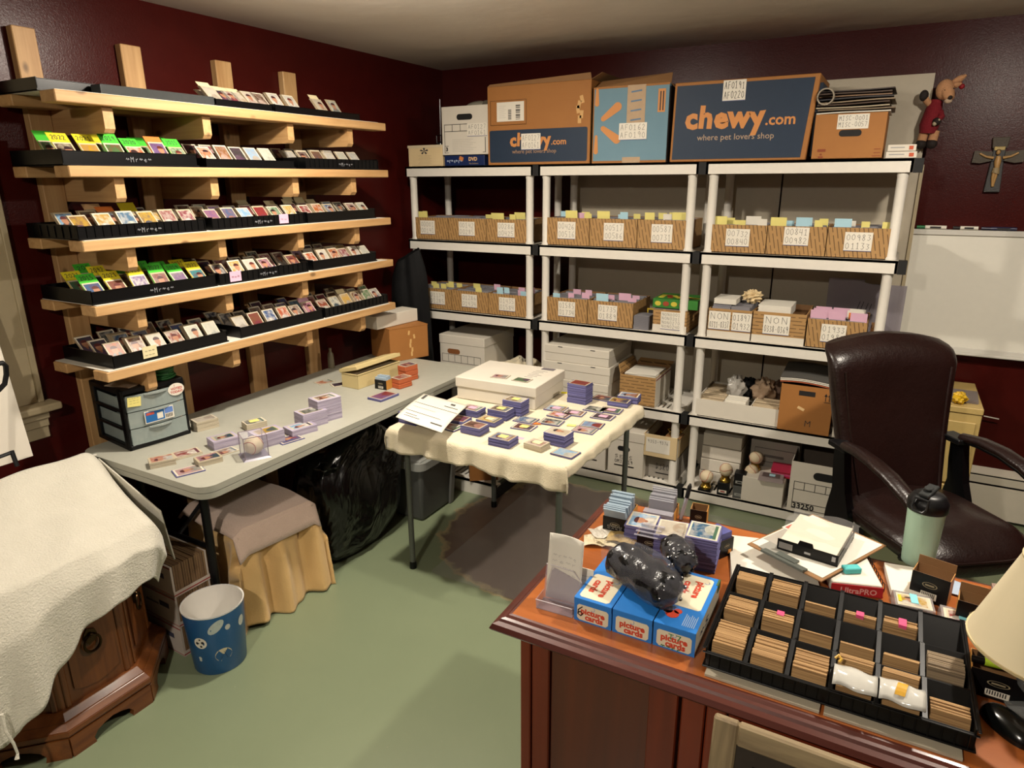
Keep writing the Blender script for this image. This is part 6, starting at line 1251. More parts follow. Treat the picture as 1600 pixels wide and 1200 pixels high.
for k in range(5):
    a = 2*PI*k/5+.3; b = B(); b.T = Matrix.Rotation(a, 4, 'Z'); b.hexa([(.02,-.028,.085),(.30,-.018,.062),(.30,.018,.062),(.02,.028,.085),(.02,-.024,.125),(.30,-.013,.085),(.30,.013,.085),(.02,.024,.125)]); l = b.done('base_arm', BLACK, t, bevel=.004)
    b = B(); b.T = Matrix.Rotation(a, 4, 'Z')
    for y in (-.018, .018): b.tube([(.295,y-.009,.028),(.295,y+.009,.028)], .028, 14)
    b.tube([(.295,0,.03),(.295,0,.07)], .008, 8); b.done('caster', BLACKP, l, smooth=True)

# ---------------------------------------------------------------- desk
DZ = .76; DX0, DX1, DY0, DY1 = 2.137, 3.95, -2.402, -1.607
t = thing('desk', 'dark cherry wooden desk with a moulded edge covered in cards and boxes', 'desk', (3.04,-2.0,0))
def dk(b, n, m, par=None, **k): return b.done(n, m, par or t, loc=(-3.04,2.0,0) if par is None else None, **k)
b = B(); b.box(DX0+.042,DY0+.042,DZ-.028,DX1-.042,DY1-.042,DZ); dk(b, 'desktop', CHTOP, bevel=.001)
prof = [(.0,-.030),(.004,-.036),(.014,-.040),(.016,-.046),(.030,-.052),(.046,-.052),(.046,-.002),(.043,0),(.036,-.001),(.030,-.006),(.022,-.008),(.018,-.014),(.006,-.018)]
def mould(p0, p1, inward, name='edge_moulding'):
    b = B(); d = Vector(p1)-Vector(p0); L = d.length; d.normalize(); n = Vector(inward); vs = []
    for e, sgn in ((0, 1), (L, -1)):
        for (q, z) in prof: v = Vector(p0)+d*(e+sgn*q)+n*q; vs.append((v.x, v.y, DZ+z))
    k = len(prof); b.add(vs, [(i,(i+1)%k,(i+1)%k+k,i+k) for i in range(k)]+[tuple(range(k))[::-1], tuple(range(k,2*k))]); dk(b, name, CHDARK, smooth=25)
mould((DX0,DY0,0),(DX1,DY0,0),(0,1,0)); mould((DX0,DY1,0),(DX1,DY1,0),(0,-1,0)); mould((DX0,DY0,0),(DX0,DY1,0),(1,0,0)); mould((DX1,DY0,0),(DX1,DY1,0),(-1,0,0))
fy = -2.355; xs_ = [2.20, 2.229, 2.283, 2.536, 2.606, 2.616, 2.664, 2.704]
b = B(); b.box(2.22,fy+.02,.06,2.60,-1.66,DZ-.05); b.box(3.40,fy+.02,.06,3.90,-1.66,DZ-.05); b.box(2.60,fy+.03,.10,3.40,fy+.05,DZ-.05); dk(b, 'carcass', CHERRY['z'])
for a_, c_, m in ((2.20,2.229,'z'),(2.233,2.282,'z'),(2.536,2.604,'z'),(2.612,2.664,'z'),(2.667,2.710,'z'),(3.40,3.46,'z'),(3.84,3.90,'z')): b = B(); b.box(a_,fy,.0,c_,fy+.03,DZ-.052); dk(b, 'stile', CHERRY[m], bevel=.003)
b = B(); b.box(2.284,fy+.010,.10,2.535,fy+.022,DZ-.052); dk(b, 'front_panel', woodmat('cherry_panel', '44180c', '57220f', 'z', .3, False, .35, .3), bevel=.001)
b = B(); b.box(2.283,fy+.002,.0,2.536,fy+.03,.10); dk(b, 'bottom_rail', CHERRY['x'], bevel=.003)
b = B(); b.box(2.711,fy+.012,.10,3.40,fy+.028,DZ-.052); dk(b, 'modesty_panel', CHERRY['x'])
b = B(); b.box(2.195,fy+.03,.06,2.22,-1.66,DZ-.052); dk(b, 'side_panel', CHERRY['z'], bevel=.003)
for x in (2.195, ): 
    for y0, y1 in ((fy+.03,fy+.09),(-1.72,-1.66)): b = B(); b.box(x-.006,y0,.0,x+.004,y1,DZ-.052); dk(b, 'side_stile', CHERRY['z'], bevel=.002)
# framed picture leaning on the desk front
GW = woodmat('grey_wood', '6d5c46', '9a8868', 'x', .6, False, 1.2); GWZ = woodmat('grey_wood_upright', '6d5c46', '9a8868', 'z', .6, False, 1.2)
t = thing('framed_picture', 'large picture frame of grey weathered wood leaning against the desk front', 'frame', (2.695,-2.515,.0)); FW_, FH = .60, .735; ln = R(-7)
def pf(b, n, m, par=None, **k): o = b.done(n, m, par or t, **k); (par is None) and setattr(o, 'rotation_euler', (ln,0,0)); return o
for (a, nm, m) in (((0,0,0,.05,.02,FH),'frame_bar',GWZ),((FW_-.05,0,0,FW_,.02,FH),'frame_bar',GWZ),((.05,0,FH-.05,FW_-.05,.02,FH),'frame_bar',GW),((.05,0,0,FW_-.05,.02,.05),'frame_bar',GW)):
    b = B(); b.box(*a); pf(b, nm, m, bevel=.004)
b = B(); b.box(.05,.006,.05,FW_-.05,.012,FH-.05); pf(b, 'mat_board', M('2a211c', .6, .3, 60)); b = B(); b.box(.085,.004,.085,FW_-.085,.0065,FH-.085); pf(b, 'picture', M('0f1211', .2, .2))
b = B()
for a in ((.11,.003,.11,.114,.0045,FH-.11),(FW_*.5,.003,.11,FW_*.5+.004,.0045,FH-.11),(.11,.003,FH-.114,FW_*.5,.0045,FH-.11)): b.box(*a)
pf(b, 'gold_line', M('8d8668', .5))

# white boards under the sorting tray, and the tray
for x0, x1, lab in ((2.655,2.885,'left'),(2.893,3.13,'right')): b = B(); b.box(x0,-2.352,DZ+.0005,x1,-2.05,DZ+.006); tag(b.done('foam_sheet', M('a89f8c', .6, .04)), f'off-white board lying under the black sorting tray on the desk, {lab} one of two', 'board', 'boards under the desk tray')
LT, WT, HT = .50, .375, .05; tx, ty = 2.648, -2.328
t = thing('sorting_tray', 'black eighteen-slot sorting tray full of old tan cards on the desk', 'tray', (tx,ty,DZ+.0065), R(.5))
b = B(); b.box(0,0,0,LT,WT,.003); b.frus(-.004,-.004,LT+.004,WT+.004,.0,.004,0)
for a in ((0,0,0,LT,.004,HT*.8),(0,WT-.004,0,LT,WT,HT*.92),(0,0,0,.004,WT,HT),(LT-.004,0,0,LT,WT,HT)): b.box(*a)
b.box(-.005,-.006,HT*.76,LT+.005,0,HT*.8); b.box(-.006,-.005,HT*.95,0,WT,HT); b.box(LT,-.005,HT*.95,LT+.006,WT,HT)
for i in range(23): x = .01+i*(LT-.02)/22; b.box(x-.001,-.004,.004,x+.001,0,HT*.76)
b.done('tray_body', BLACKP, t, bevel=.0015)
RP = (WT-.01)/3
for r in range(3):
    b = B(); y0 = .005+r*RP; b.hexa([(.004,y0+.030,.003),(LT-.004,y0+.030,.003),(LT-.004,y0+.034,.003),(.004,y0+.034,.003),(.004,y0+RP-.014,HT*1.0),(LT-.004,y0+RP-.014,HT*1.0),(LT-.004,y0+RP-.010,HT*1.0),(.004,y0+RP-.010,HT*1.0)]); b.done('sloped_rest', BLACKP, t)
for i in range(1, 6):
    b = B(); x = LT*i/6; P = [(.004,.003),(WT-.004,.003),(WT-.004,HT*1.05)]
    for r in (2, 1, 0): y0 = .005+r*RP; P += [(y0+RP-.012,HT*1.05),(y0+.004,HT*.7)] if r else [(y0+RP-.012,HT*1.05),(.004,HT*.75)]
    b.prism(P, x-.0045, x+.0045, 'x'); b.done('tray_divider', BLACK, t, bevel=.002)
CW6 = LT/6
def oldpack(c, r, y0, th, lab, h=.056, m=TANEDGE, lean=.35, tabs='', thin=None):
    """block of cards standing in the desk tray, seen from its upper edges; y0 distance from the row's front, th thickness"""
    x = c*CW6+CW6/2; rnd = random.Random(lab); w = .033; rowy = .008+r*RP+y0; n = max(1, int(th/.0042)); b = B(); hh0 = h
    o = thing('old_card_pack', lab, 'cards', (tx,ty,DZ+.0065), R(.5), 'packs of old cards in the desk tray')
    for i in range(n):
        a, e = rnd.uniform(-.0015,.0015), rnd.uniform(-.002,.002); yy = rowy+th*i/n; t_ = th/n-.0003; z0, z1 = .006, hh0+e; sh = lean*(z1-z0)
        b.hexa([(x-w+a,yy,z0),(x+w+a,yy,z0),(x+w+a,yy+t_,z0),(x-w+a,yy+t_,z0),(x-w+a,yy+sh,z1),(x+w+a,yy+sh,z1),(x+w+a,yy+t_+sh,z1),(x-w+a,yy+t_+sh,z1)])
    b.done('cards', m, o)
    for k, (c_, fx, fy) in enumerate(tabs):
        b = B(); yy = rowy+th*fy+lean*(h-.006)-.002; b.hexa([(x+fx*w-.008,yy-.008,h-.004),(x+fx*w+.008,yy-.008,h-.006),(x+fx*w+.008,yy+.004,h-.002),(x+fx*w-.008,yy+.004,h-.002),(x+fx*w-.008,yy-.006,h+.003),(x+fx*w+.008,yy-.006,h+.002),(x+fx*w+.008,yy+.006,h+.006),(x+fx*w-.008,yy+.006,h+.006)]); b.done('pink_tab' if c_ == 'k' else 'paper_tab', {'k': M('d04a78', .7, .05), 'y': M('c8982a', .7, .05)}[c_], o)
    return o
cc = ['first', 'second', 'third', 'fourth', 'fifth', 'sixth']; rr_ = ['front', 'middle', 'back']
for c, r, y0, th, tabs in ((0,2,.030,.040,''),(1,2,.018,.052,''),(2,2,.000,.006,''),(3,2,.000,.011,[('k',.0,.5)]),(4,2,.004,.022,[('k',.1,.3),('k',.1,.8)]),(0,1,.010,.060,''),(1,1,.018,.036,[('k',.1,.8)]),(2,1,.002,.004,''),(3,1,.0,.006,''),(4,1,.0,.010,''),(5,1,.008,.054,''),(0,0,.004,.085,''),(1,0,.002,.072,''),(2,0,.002,.066,''),(3,0,.066,.016,''),(4,0,.066,.016,''),(5,0,.002,.036,'')):
    oldpack(c, r, y0, th, f'tan old-card pack, {cc[c]} column from the left in the {rr_[r]} row of the desk tray', tabs=tabs, m=TANEDGE if not (c == 5 and r == 1) else edges('grey_card_edges', '5c4e3c', '8d7a60', (3, 1100, 3)), h=(.054 if r else .050) if th > .03 else .056)
for c, lab in ((3, 'clear-sleeved card pack in the fourth front slot of the desk tray'), (4, 'clear-sleeved card pack with a yellow strip in the fifth front slot of the desk tray')):
    o = thing('sleeved_pack', lab, 'cards', (tx,ty,DZ+.0065), R(.5), 'sleeved packs in the desk tray'); x = c*CW6+CW6/2
    def sl(u, v): return (x-.040+.080*u, .000+.074*v+.003*math.sin(6*u), .044+.026*math.sin(PI*(.12+.8*v))+.002*math.sin(9*u+4*v)-.004*v)
    b = B(); b.grid(sl, 10, 10); b.done('clear_sleeve', M('c6c4bc', .12, .05, alpha=.93), o, smooth=True, solid=.004); b = B(); b.box(x-.032,.010,.008,x+.032,.055,.046); b.done('cards', TANEDGE, o)
    if c == 4: b = B(); b.grid(lambda u, v: (x-.004+.018*u-.010*(1-v), .012+.052*v, .050+.026*math.sin(PI*(.12+.8*(v*.9+.1)))-.004*v), 2, 8); b.done('yellow_strip', M('c8982a', .6), o, solid=.001)
    else: b = B(); b.tube([(x-.040,.072,.064),(x-.034,.078,.070),(x-.028,.072,.066),(x-.032,.066,.062)], .003, 6); b.done('yellow_clip', M('c8a040', .4), o)

# picture card boxes
CB = M('2874c2', .4, .05); PLBL = M('d6ccb2', .55, .05); PR = M('c4422a', .5, .05); h = 0.063
for i, x0 in enumerate((2.325, 2.4245, 2.5245)):
    W = .096; d = .24
    t = thing('vending_box', ['left blue and white box lettered picture cards, with a black scribble', 'middle blue and white box lettered picture cards', 'right blue and white box lettered picture cards, with green writing'][i], 'box', (x0,-2.305,DZ+.0005), 0, 'blue picture card boxes'); WB = M('b5ac98', .6, .05)
    b = B(); b.hexa([(0,0,0),(W,0,0),(W,d,0),(0,d,0),(0,0,h),(W,0,h),(W,d,h),(0,d,h)]); b.done('box_body', [WB if i == 2 else CB], t, bevel=.0015)
    b = B(); b.box(-.0006,-.0008,0,W+.0003,0,h); b.done('blue_front', CB, t)
    b = B(); b.box(-.0006,-.001,h,W+.0004,d,h+.0012); b.box(0,-.003,h-.014,W,-.0008,h+.001); b.done('blue_lid', CB, t)
    def plate(cx, cz, w, hh, y, top=False):
        k = .006; P = [(cx-w/2+k,cz-hh/2),(cx+w/2-k,cz-hh/2),(cx+w/2,cz-hh/2+k),(cx+w/2,cz+hh/2-k),(cx+w/2-k,cz+hh/2),(cx-w/2+k,cz+hh/2),(cx-w/2,cz+hh/2-k),(cx-w/2,cz-hh/2+k)]; b = B()
        if top: b.prism(P, h+.0012, h+.0018, 'z')
        else: b.prism(P, y-.0006, y, 'y')
        return b.done('cream_plate', PLBL, t)
    p = plate(W*.5, h*.42, W*.84, h*.70, -.0008); text('picture', p, (W*.5,-.0017,h*.48), .0215, PR, bold=.0009); text('cards', p, (W*.54,-.0017,h*.24), .0215, PR, bold=.0009)
    b = B(); b.tube([(W*.5+.005*math.cos(a),-.0016,h*.66+.005*math.sin(a)) for a in [R(200+20*q) for q in range(12)]], .0005, 4); b.done('ring_mark', CB, p)
    if i == 0: hand(t, ['6'], W*.06, W*.30, h*.20, h*.75, y=-.0022, m=DARK, w=.0028)
    if i == 2: hand(t, ['T7'], W*.35, W*.70, h*.44, h*.72, y=-.0022, m=M('1e7a4a', .6), w=.002); hand(t, ['~~rr'], W*.18, W*.70, h*.04, h*.20, y=-.0022, m=M('1e7a4a', .6), w=.002)
    if i != 1:
        yy = .155 if i == 2 else .062; hh = .145 if i == 2 else .11
        p = plate(W*.48, yy, W*.80, hh, 0, True); text('picture', p, (W*.60,yy+(.012 if i == 2 else 0),h+.0022), .026, PR, (0,0,-PI/2), bold=.001); text('cards', p, (W*.30,yy+(.012 if i == 2 else 0),h+.0022), .026, PR, (0,0,-PI/2), bold=.001)
        b = B(); b.tube([(W*.74+.006*math.cos(a),yy+hh*.36+.006*math.sin(a),h+.0020) for a in [R(200+20*q) for q in range(12)]], .0006, 4); b.done('ring_mark', CB, p)
    if i == 2:
        b = B()
        for q in range(7): b.box(W*(.62+.045*q),.012,h+.0013,W*(.635+.045*q),.06-.004*(q % 3),h+.0018)
        b.done('small_print', M('a8b8c8', .6), t); b = B()
        for q, (xx, yy2, r_) in enumerate(((.30,.045,.016),(.16,.055,.012),(.40,.06,.010))): b.prism([(W*xx+r_*math.cos(a), yy2+r_*math.sin(a)) for a in [2*PI*j/9 for j in range(9)]], h+.0013, h+.0019, 'z', q % 2)
        b.done('player_print', [PR, M('b8907c', .6)], t)
        hand(t, ['~S'], .04, .13, h*.3, h*.7, m=M('22304e', .6), w=.0035, map=lambda u, v: (W+.001, u, v))
        b = B(); b.box(W*.96,d-.03,h-.02,W+.001,d+.001,h+.002); b.done('green_corner', M('3c5a34', .6), t)
# two black knobbed rolls in clear bags on top
KN = M('0d0d0f', .25, .15, 60, .5, 90)
def roll(loc, rot, lab, L, r):
    t = thing('bagged_roll', lab, 'roll', loc, rot, 'black rolls in clear bags'); b = B(); pr_ = []
    for q in range(25):
        v = q/24; e = min(1, math.sin(PI*v)*2.4)**.5 if 0 < v < 1 else .02; pr_.append((r*e*(1+.05*math.sin(22*v)), v))
    vs = []; n = 24
    for (rr2, v) in pr_:
        for k in range(n): a = 2*PI*k/n; m = 1+.05*math.sin(6*a+20*v); vs.append((rr2*m*math.cos(a), -L/2+L*v, r*.92+rr2*.92*m*math.sin(a)))
    b.add(vs, [(i*n+k,i*n+(k+1)%n,(i+1)*n+(k+1)%n,(i+1)*n+k) for i in range(24) for k in range(n)]); b.done('black_roll', KN, t, smooth=60)
    b = B()
    for i in range(4 if L < .2 else 1):
        for k in range(8): a = 2*PI*k/8+.3*i; v = -L*.42+L*.10*i; rr3 = r*(.86+.12*min(1,i)); b.ball((rr3*math.cos(a), v, r*.92+rr3*.92*math.sin(a)), .006, 6)
    b.done('knobs', KN, t)
    def bagf(u, v): a = 2*PI*u; q = 1+.08*math.sin(5*a+9*v)+.05*math.sin(11*a-7*v); e = math.sin(PI*min(max(v,.02),.985))**.35; zz = r*.95+r*1.12*e*q*math.sin(a); return (r*1.18*e*q*math.cos(a)+.02*v*v, -L*.60+L*1.3*v, max(.0, zz))
    b = B(); b.grid(bagf, 40, 24); b.done('clear_bag', M('8e8e96', .06, 0, alpha=.12, bump=.5, bs=60, name='thin_clear_film'), t, smooth=60)
zt = DZ+h+.003
roll((2.462,-2.205,zt), R(62), 'larger black roll in a clear plastic bag on the picture card boxes', .225, .050); roll((2.505,-2.050,zt), R(35), 'smaller black knobbed roll in a clear plastic bag behind the larger one', .12, .036)
# acrylic holder and note paper
t = thing('acrylic_holder', 'clear acrylic leaflet holder at the left end of the desk', 'holder', (2.222,-2.31,DZ), R(3)); Wh = .098; k = .002
b = B(); b.hexa([(0,.0,0),(Wh,0,0),(Wh,k,0),(0,k,0),(0,-.004,.028),(Wh,-.004,.028),(Wh,-.002,.028),(0,-.002,.028)]); b.box(0,0,0,Wh,.05,k); b.hexa([(0,.045,0),(Wh,.045,0),(Wh,.047,0),(0,.047,0),(0,.065,.092),(Wh,.065,.060),(Wh,.067,.060),(0,.067,.092)]); b.box(0,0,0,k,.045,.028); b.done('clear_stand', M('b4aab4', .1, 0, alpha=.32), t)
b = B(); b.tube([(0,.065,.092),(Wh*.75,.065,.088),(Wh,.065,.060)], .0012, 6); b.tube([(0,-.004,.028),(Wh,-.004,.028)], .0012, 6); b.done('bright_edge', M('c8c0c4', .2, 0), t)
def npad(u, v): return (.004+.090*u, .050+.012*math.sin(2.6*u)+.026*v, .004+.172*v-.010*u)
b = B(); b.grid(npad, 10, 8); o = b.done('note_paper', PAPER, None, smooth=True, solid=.003, loc=(2.222,-2.31,DZ), rot=(0,0,R(3))); tag(o, 'folded white note paper with faint handwriting standing in the acrylic holder', 'paper')
hand(o, ['~r~~e','~e~r','~~~r~','~r~e~'], .014, .080, .065, .125, w=.0006, m=M('8d8a88', .7), map=lambda u, v: tuple(Vector(npad((u-.004)/.090, v/.172))+Vector((0,-.0022,0))))
b = B(); b.hexa([(0,0,0),(.05,0,0),(.05,.002,0),(0,.002,0),(.004,.014,.085),(.05,.014,.08),(.05,.016,.08),(.004,.016,.085)]); o2 = b.done('note_paper', PAPER, None, loc=(2.285,-2.225,DZ), rot=(0,0,.2)); tag(o2, 'second sheet of gridded note paper behind the acrylic holder', 'paper')
b = B()
for q in range(6): b.add([(.006,.0024*0-.0006+.014*(.1+.13*q),.085*(.1+.13*q)),(.044,-.0006+.014*(.1+.13*q),.082*(.1+.13*q)),(.044,-.0006+.014*(.11+.13*q),.082*(.11+.13*q)),(.006,-.0006+.014*(.11+.13*q),.085*(.11+.13*q))], [(0,1,2,3)])
b.done('ruled_lines', M('8d8a88', .7), o2)
# wrappers and pen
for i, (px, rz, c) in enumerate((((2.239, -1.936, 0.760), .4, M('c0b294', .5, .2)), ((2.283, -1.929, 0.760), -.2, M('b8ab8c', .5, .25)), ((2.242, -1.891, 0.760), .9, M('c4bdb0', .5, .15)), ((2.304, -1.909, 0.760), .1, M('9a8250', .5, .3)))):
    b = B(); b.grid(lambda u, v: (.085*(u-.5), .06*(v-.5), .004+.007*abs(math.sin(5*u+3*v+i))+.004*i), 8, 6); tag(b.done('torn_wrapper', c, solid=.0015, loc=(px[0],px[1],DZ+.001), rot=(0,0,rz)), ['cream torn wrapper lowest in the heap behind the note paper', 'tan torn wrapper beside the black sleeve box', 'white torn wrapper at the back of the heap on the desk', 'gold-brown torn wrapper topmost in the heap on the desk'][i], 'wrapper', 'torn wrappers on the desk')
b = B(); b.tube([(0,0,.004),(.10,-.02,.004)], .004, 8); tag(b.done('ballpoint_pen', M('1c2034', .3), loc=((2.304, -1.982, 0.760)[0],(2.304, -1.982, 0.760)[1]+.05,DZ+.001), smooth=True), 'dark pen lying behind the left picture card box', 'pen')
# sleeve boxes
SB = ['~~~r~~e','~e~r~~']
def sbx(px, W, d, h, rz, lab, **k): c, s = math.cos(R(rz)), math.sin(R(rz)); return sleeve_box((px[0],px[1],DZ+.0005), (px[0]+W*c,px[1]+W*s,DZ+.0005), d, h, lab, **k)
t = sbx((2.230, -1.880, 0.760), .075, .115, .062, 3, 'black and orange box crammed with blue card sleeves at the left back of the desk', up=.050, tilt=.024, n=12, tint=M('a4b6c4', .2, .05, alpha=.62)); hand(t, ['STANDARD','CARD'], .014, .062, .022, .036, y=-.001, m=M('a09a90', .6), w=.0008)
b = B(); b.ob((.045,-.0008,.012), (.016,.001,.012)); b.done('orange_mark', M('c07a2a', .5), t)
t = sbx((2.321, -1.734, 0.760), .085, .08, .040, 4, 'clear-fronted black and orange box with loose clear sleeves at the back of the desk', up=.055, n=7, tint=M('b0b0b8', .15, .04, alpha=.45)); b = B(); b.box(-.006,-.03,0,.085,-.001,.045); b.done('sleeve_bundle', M('b4b2bc', .12, .04, alpha=.5), t)
p = (2.415, -1.679, 0.760); b = B(); b.tube([(0,0,.003),(.012,.012,.075)], .006, 10, 0); b.tube([(.012,.012,.075),(.017,.017,.112),(.0185,.0185,.122)], [.0068,.0068,.003], 10, 1); tag(b.done('marker_pen', [M('9a98a0', .4), M('101012', .3)], loc=(p[0],p[1],DZ), smooth=True), 'black-capped marker standing upright at the back of the desk', 'marker')
sbx((2.450, -1.706, 0.760), .05, .05, .058, 6, 'empty open small brown-sided box at the back of the desk behind the toploader stacks', empty=True)
t = sbx((2.355, -1.931, 0.760), .075, .055, .058, 4, 'black and orange box holding slanted clear toploaders in the middle of the desk', up=.030, tilt=.045, n=4, tint=M('b0acb8', .1, .04, alpha=.42)); hand(t, ['STAND'], .012, .05, .012, .022, y=-.001, m=M('a09a90', .6), w=.0008)
t = sbx((2.577, -1.858, 0.760), .055, .085, .055, 62, 'black and orange box with a block of blue toploaders beside the tall tower', up=.028, n=1, fill_=.72, tint=M('5c5f9a', .2, .1, alpha=.9)); b = B(); b.ob((.04,-.0008,.014), (.014,.001,.012)); b.done('orange_mark', M('c07a2a', .5), t)
g = 'toploader stacks on the desk'
def dtl(lab, px, h, color, rz=3, slip=None): return pile('toploader_stack', lab, 'cards', (px[0],px[1],DZ+.0005), R(rz), h, 'top', color=color, group=g, l=.088, w=.098)
dtl('toploader stack with a light blue card beside the crammed sleeve box', (2.346, -1.852, 0.760), .062, 'l', 6); dtl('toploader stack with a white-bordered player card in the middle of the desk', (2.443, -1.883, 0.760), .075, 'w', 8); dtl('tallest toploader tower with a bright blue card, nearest the sorting tray', (2.535, -1.895, 0.760), .098, 'b', 5)
# clipboard, papers, note block
b = B(); b.T = Matrix(); q = [(2.688, -1.857, 0.760), (2.926, -1.912, 0.760), (3.008, -1.568, 0.760), (2.766, -1.572, 0.760)]
p = [Vector((2.62,-1.815,DZ+.055)), Vector((2.822,-1.925,DZ+.055)), Vector((2.985,-1.625,DZ+.055)), Vector((2.785,-1.515,DZ+.055))]
loc, rz, W = frame((2.868,-1.885,DZ+.0005), (2.988,-1.848,DZ+.0005)); nb = thing('spiral_notebook', 'thick spiral pad with a lettered red spine beside the clipboard', 'notebook', loc, rz)
b = B(); b.box(0,0,0,W,.25,.004); b.done('red_cover', M('8c1a24', .4), nb); b = B(); b.box(.0,.002,.004,W-.004,.25,.034); b.done('pages', PAPER, nb, bevel=.002)
b = B(); b.box(-.001,-.0022,.001,W-.002,.0,.030); sp = b.done('red_spine', M('a01c2a', .35), nb); text('UltraPRO', sp, (W*.52,-.0028,.014), .022, M('d0a0a0', .5), bold=.0004)
b = B()
for q in range(12): y = .02+.018*q; b.tube([(W+.002+.006*math.cos(a),y,.018+.017*math.sin(a)) for a in [2*PI*j/8 for j in range(9)]], .0012, 4, 0, False)
b.done('spiral_wire', BLACKP, nb)
b = B(); b.box(0,0,0,.10,.05,.004); tag(b.done('purple_card', M('7a3a6a', .6), loc=(2.775,-1.950,DZ+.001), rot=(0,0,.25)), 'purple card sticking out from under the notebook', 'card')
b = B()
for q in range(3): b.ob((.11,.14,.002+.003*q), (.22,.28,.0025), (0,0,.02*q))
tag(b.done('paper_stack', PAPER, loc=(2.635,-1.99,DZ+.001), rot=(0,0,R(12))), 'white papers lying under the left half of the clipboard', 'paper')
t = thing('clipboard', 'brown hardboard clipboard with papers, lying across the notebook', 'clipboard', (2.640,-1.81,DZ+.040), R(-27))
b = B(); b.box(0,0,0,.229,.315,.004); b.done('board', CARDIN, t, bevel=.001)
b = B(); b.box(.006,.015,.0042,.222,.305,.0055); b.done('paper', PAPER, t); b = B(); b.box(.03,.01,.0056,.10,.09,.0062,0); b.box(.01,.06,.0056,.06,.26,.0064,1); b.done('printed_sheets', [M('8a8880', .5), M('a09a90', .5)], t)
b = B(); b.box(.05,-.004,.004,.18,.014,.010); b.box(.085,.008,.006,.145,.030,.012); b.tube([(.05,-.004,.009),(.18,-.004,.009)], .005, 8); b.done('steel_clip', STEEL, t)
b = B(); b.box(.0,.16,.0056,.055,.24,.0066,0); b.box(.006,.166,.0068,.05,.20,.0072,1); b.done('red_printed_slip', [PAPER, M('a8402c', .6)], t)
t = thing('note_block', 'block of white paper in a black card tray on top of the clipboard', 'paper', (2.718,-1.803,DZ+.047), R(-9)); W = .158; d = .19
b = B(); b.box(0,0,0,W,d,.003); b.box(0,0,0,W,.002,.032); b.box(W-.002,0,0,W,d,.026); b.hexa([(W*.33,-.001,.030),(W*.60,-.001,.030),(W*.60,.002,.030),(W*.33,.002,.030),(W*.36,.001,.043),(W*.57,.001,.043),(W*.57,.004,.043),(W*.36,.004,.043)]); b.done('black_tray', BLACK, t); b = B(); b.box(.006,.004,.004,W-.006,d,.030); b.done('paper_block', M('cbc3b0', .7, .04), t, bevel=.001)
b = B(); b.box(W*.03,-.001,.006,W*.26,-.0002,.024,0); b.box(W*.9,-.001,.012,W*.96,-.0002,.026,1); b.box(W*.46,-.001,.010,W*.56,-.0002,.016,1); b.done('printing', [M('8d8a86', .5), M('a8a8a8', .5)], t)
def wrap(u, v): return (-.008+(W+.02)*u+.004*math.sin(12*v), d*.25+d*.85*v, .034+.006*math.sin(7*u+3*v)+.004*math.sin(15*v))
b = B(); b.grid(wrap, 12, 10); b.done('clear_wrap', M('b8b4b0', .1, 0, alpha=.14, bump=.3, bs=60), t, smooth=True)
b = B(); b.box(0,0,0,.045,.024,.016); tag(b.done('eraser_block', M('4fb0b0', .7, .05), loc=(2.895,-1.835,DZ+.0350), rot=(0,0,R(32)), bevel=.002), 'small turquoise pad lying on the spiral notebook', 'pad')
# shaker bottle
p = (3.068, -1.643, 0.760); t = thing('shaker_bottle', 'pale green shaker bottle with a black flip lid at the back of the desk', 'bottle', (p[0],p[1]+.035,DZ), R(-25))
hB = .175
b = B(); b.lathe([(.0001,.0),(.036,.0),(.040,.004),(.041,.02),(.047,hB),(.0445,hB),(.038,.01),(.0001,.008)], 32, caps=False); b.done('cup', M('a3c2ac', .35, .05, alpha=.9, name='frosted_green'), t, smooth=60)
b = B(); b.lathe([(.0001,.010),(.0365,.011),(.041,.10),(.0001,.102)], 24, caps=False); b.done('water', M('7d9c8c', .2, .05), t, smooth=60)
b = B(); b.lathe([(.0495,hB-.008),(.0505,hB-.006),(.0505,hB+.016),(.048,hB+.020),(.040,hB+.034),(.030,hB+.040),(.0001,hB+.041)], 32, caps=False); ld = b.done('lid', BLACK, t, smooth=50)
b = B(); b.T = Matrix.Translation((0,-.012,hB+.046)) @ Euler((R(12),0,0)).to_matrix().to_4x4(); b.box(-.014,-.028,-.004,.014,.034,.006); b.lathe([(.009,.006),(.012,.014),(.0001,.014)], 14, caps=False); b.done('flip_cap', M('2a2c2c', .3), ld, bevel=.002)
b = B(); b.tube([(-.017,-.046,hB+.034),(-.019,-.056,hB+.012),(-.012,-.060,hB+.002),(.012,-.060,hB+.002),(.019,-.056,hB+.012),(.017,-.046,hB+.034),(-.017,-.046,hB+.034)], .0035, 8); b.done('carry_loop', M('1c1d1e', .3), ld, smooth=True)
b = B()
for q in range(9): b.box(-.0458-.0005*q*.3+.004,-.012,.03+.013*q,-.0440-.0005*q*.3+.0015,-.006+.004*(q % 2),.0315+.013*q)
b.done('volume_marks', M('6d8c7c', .4), t)
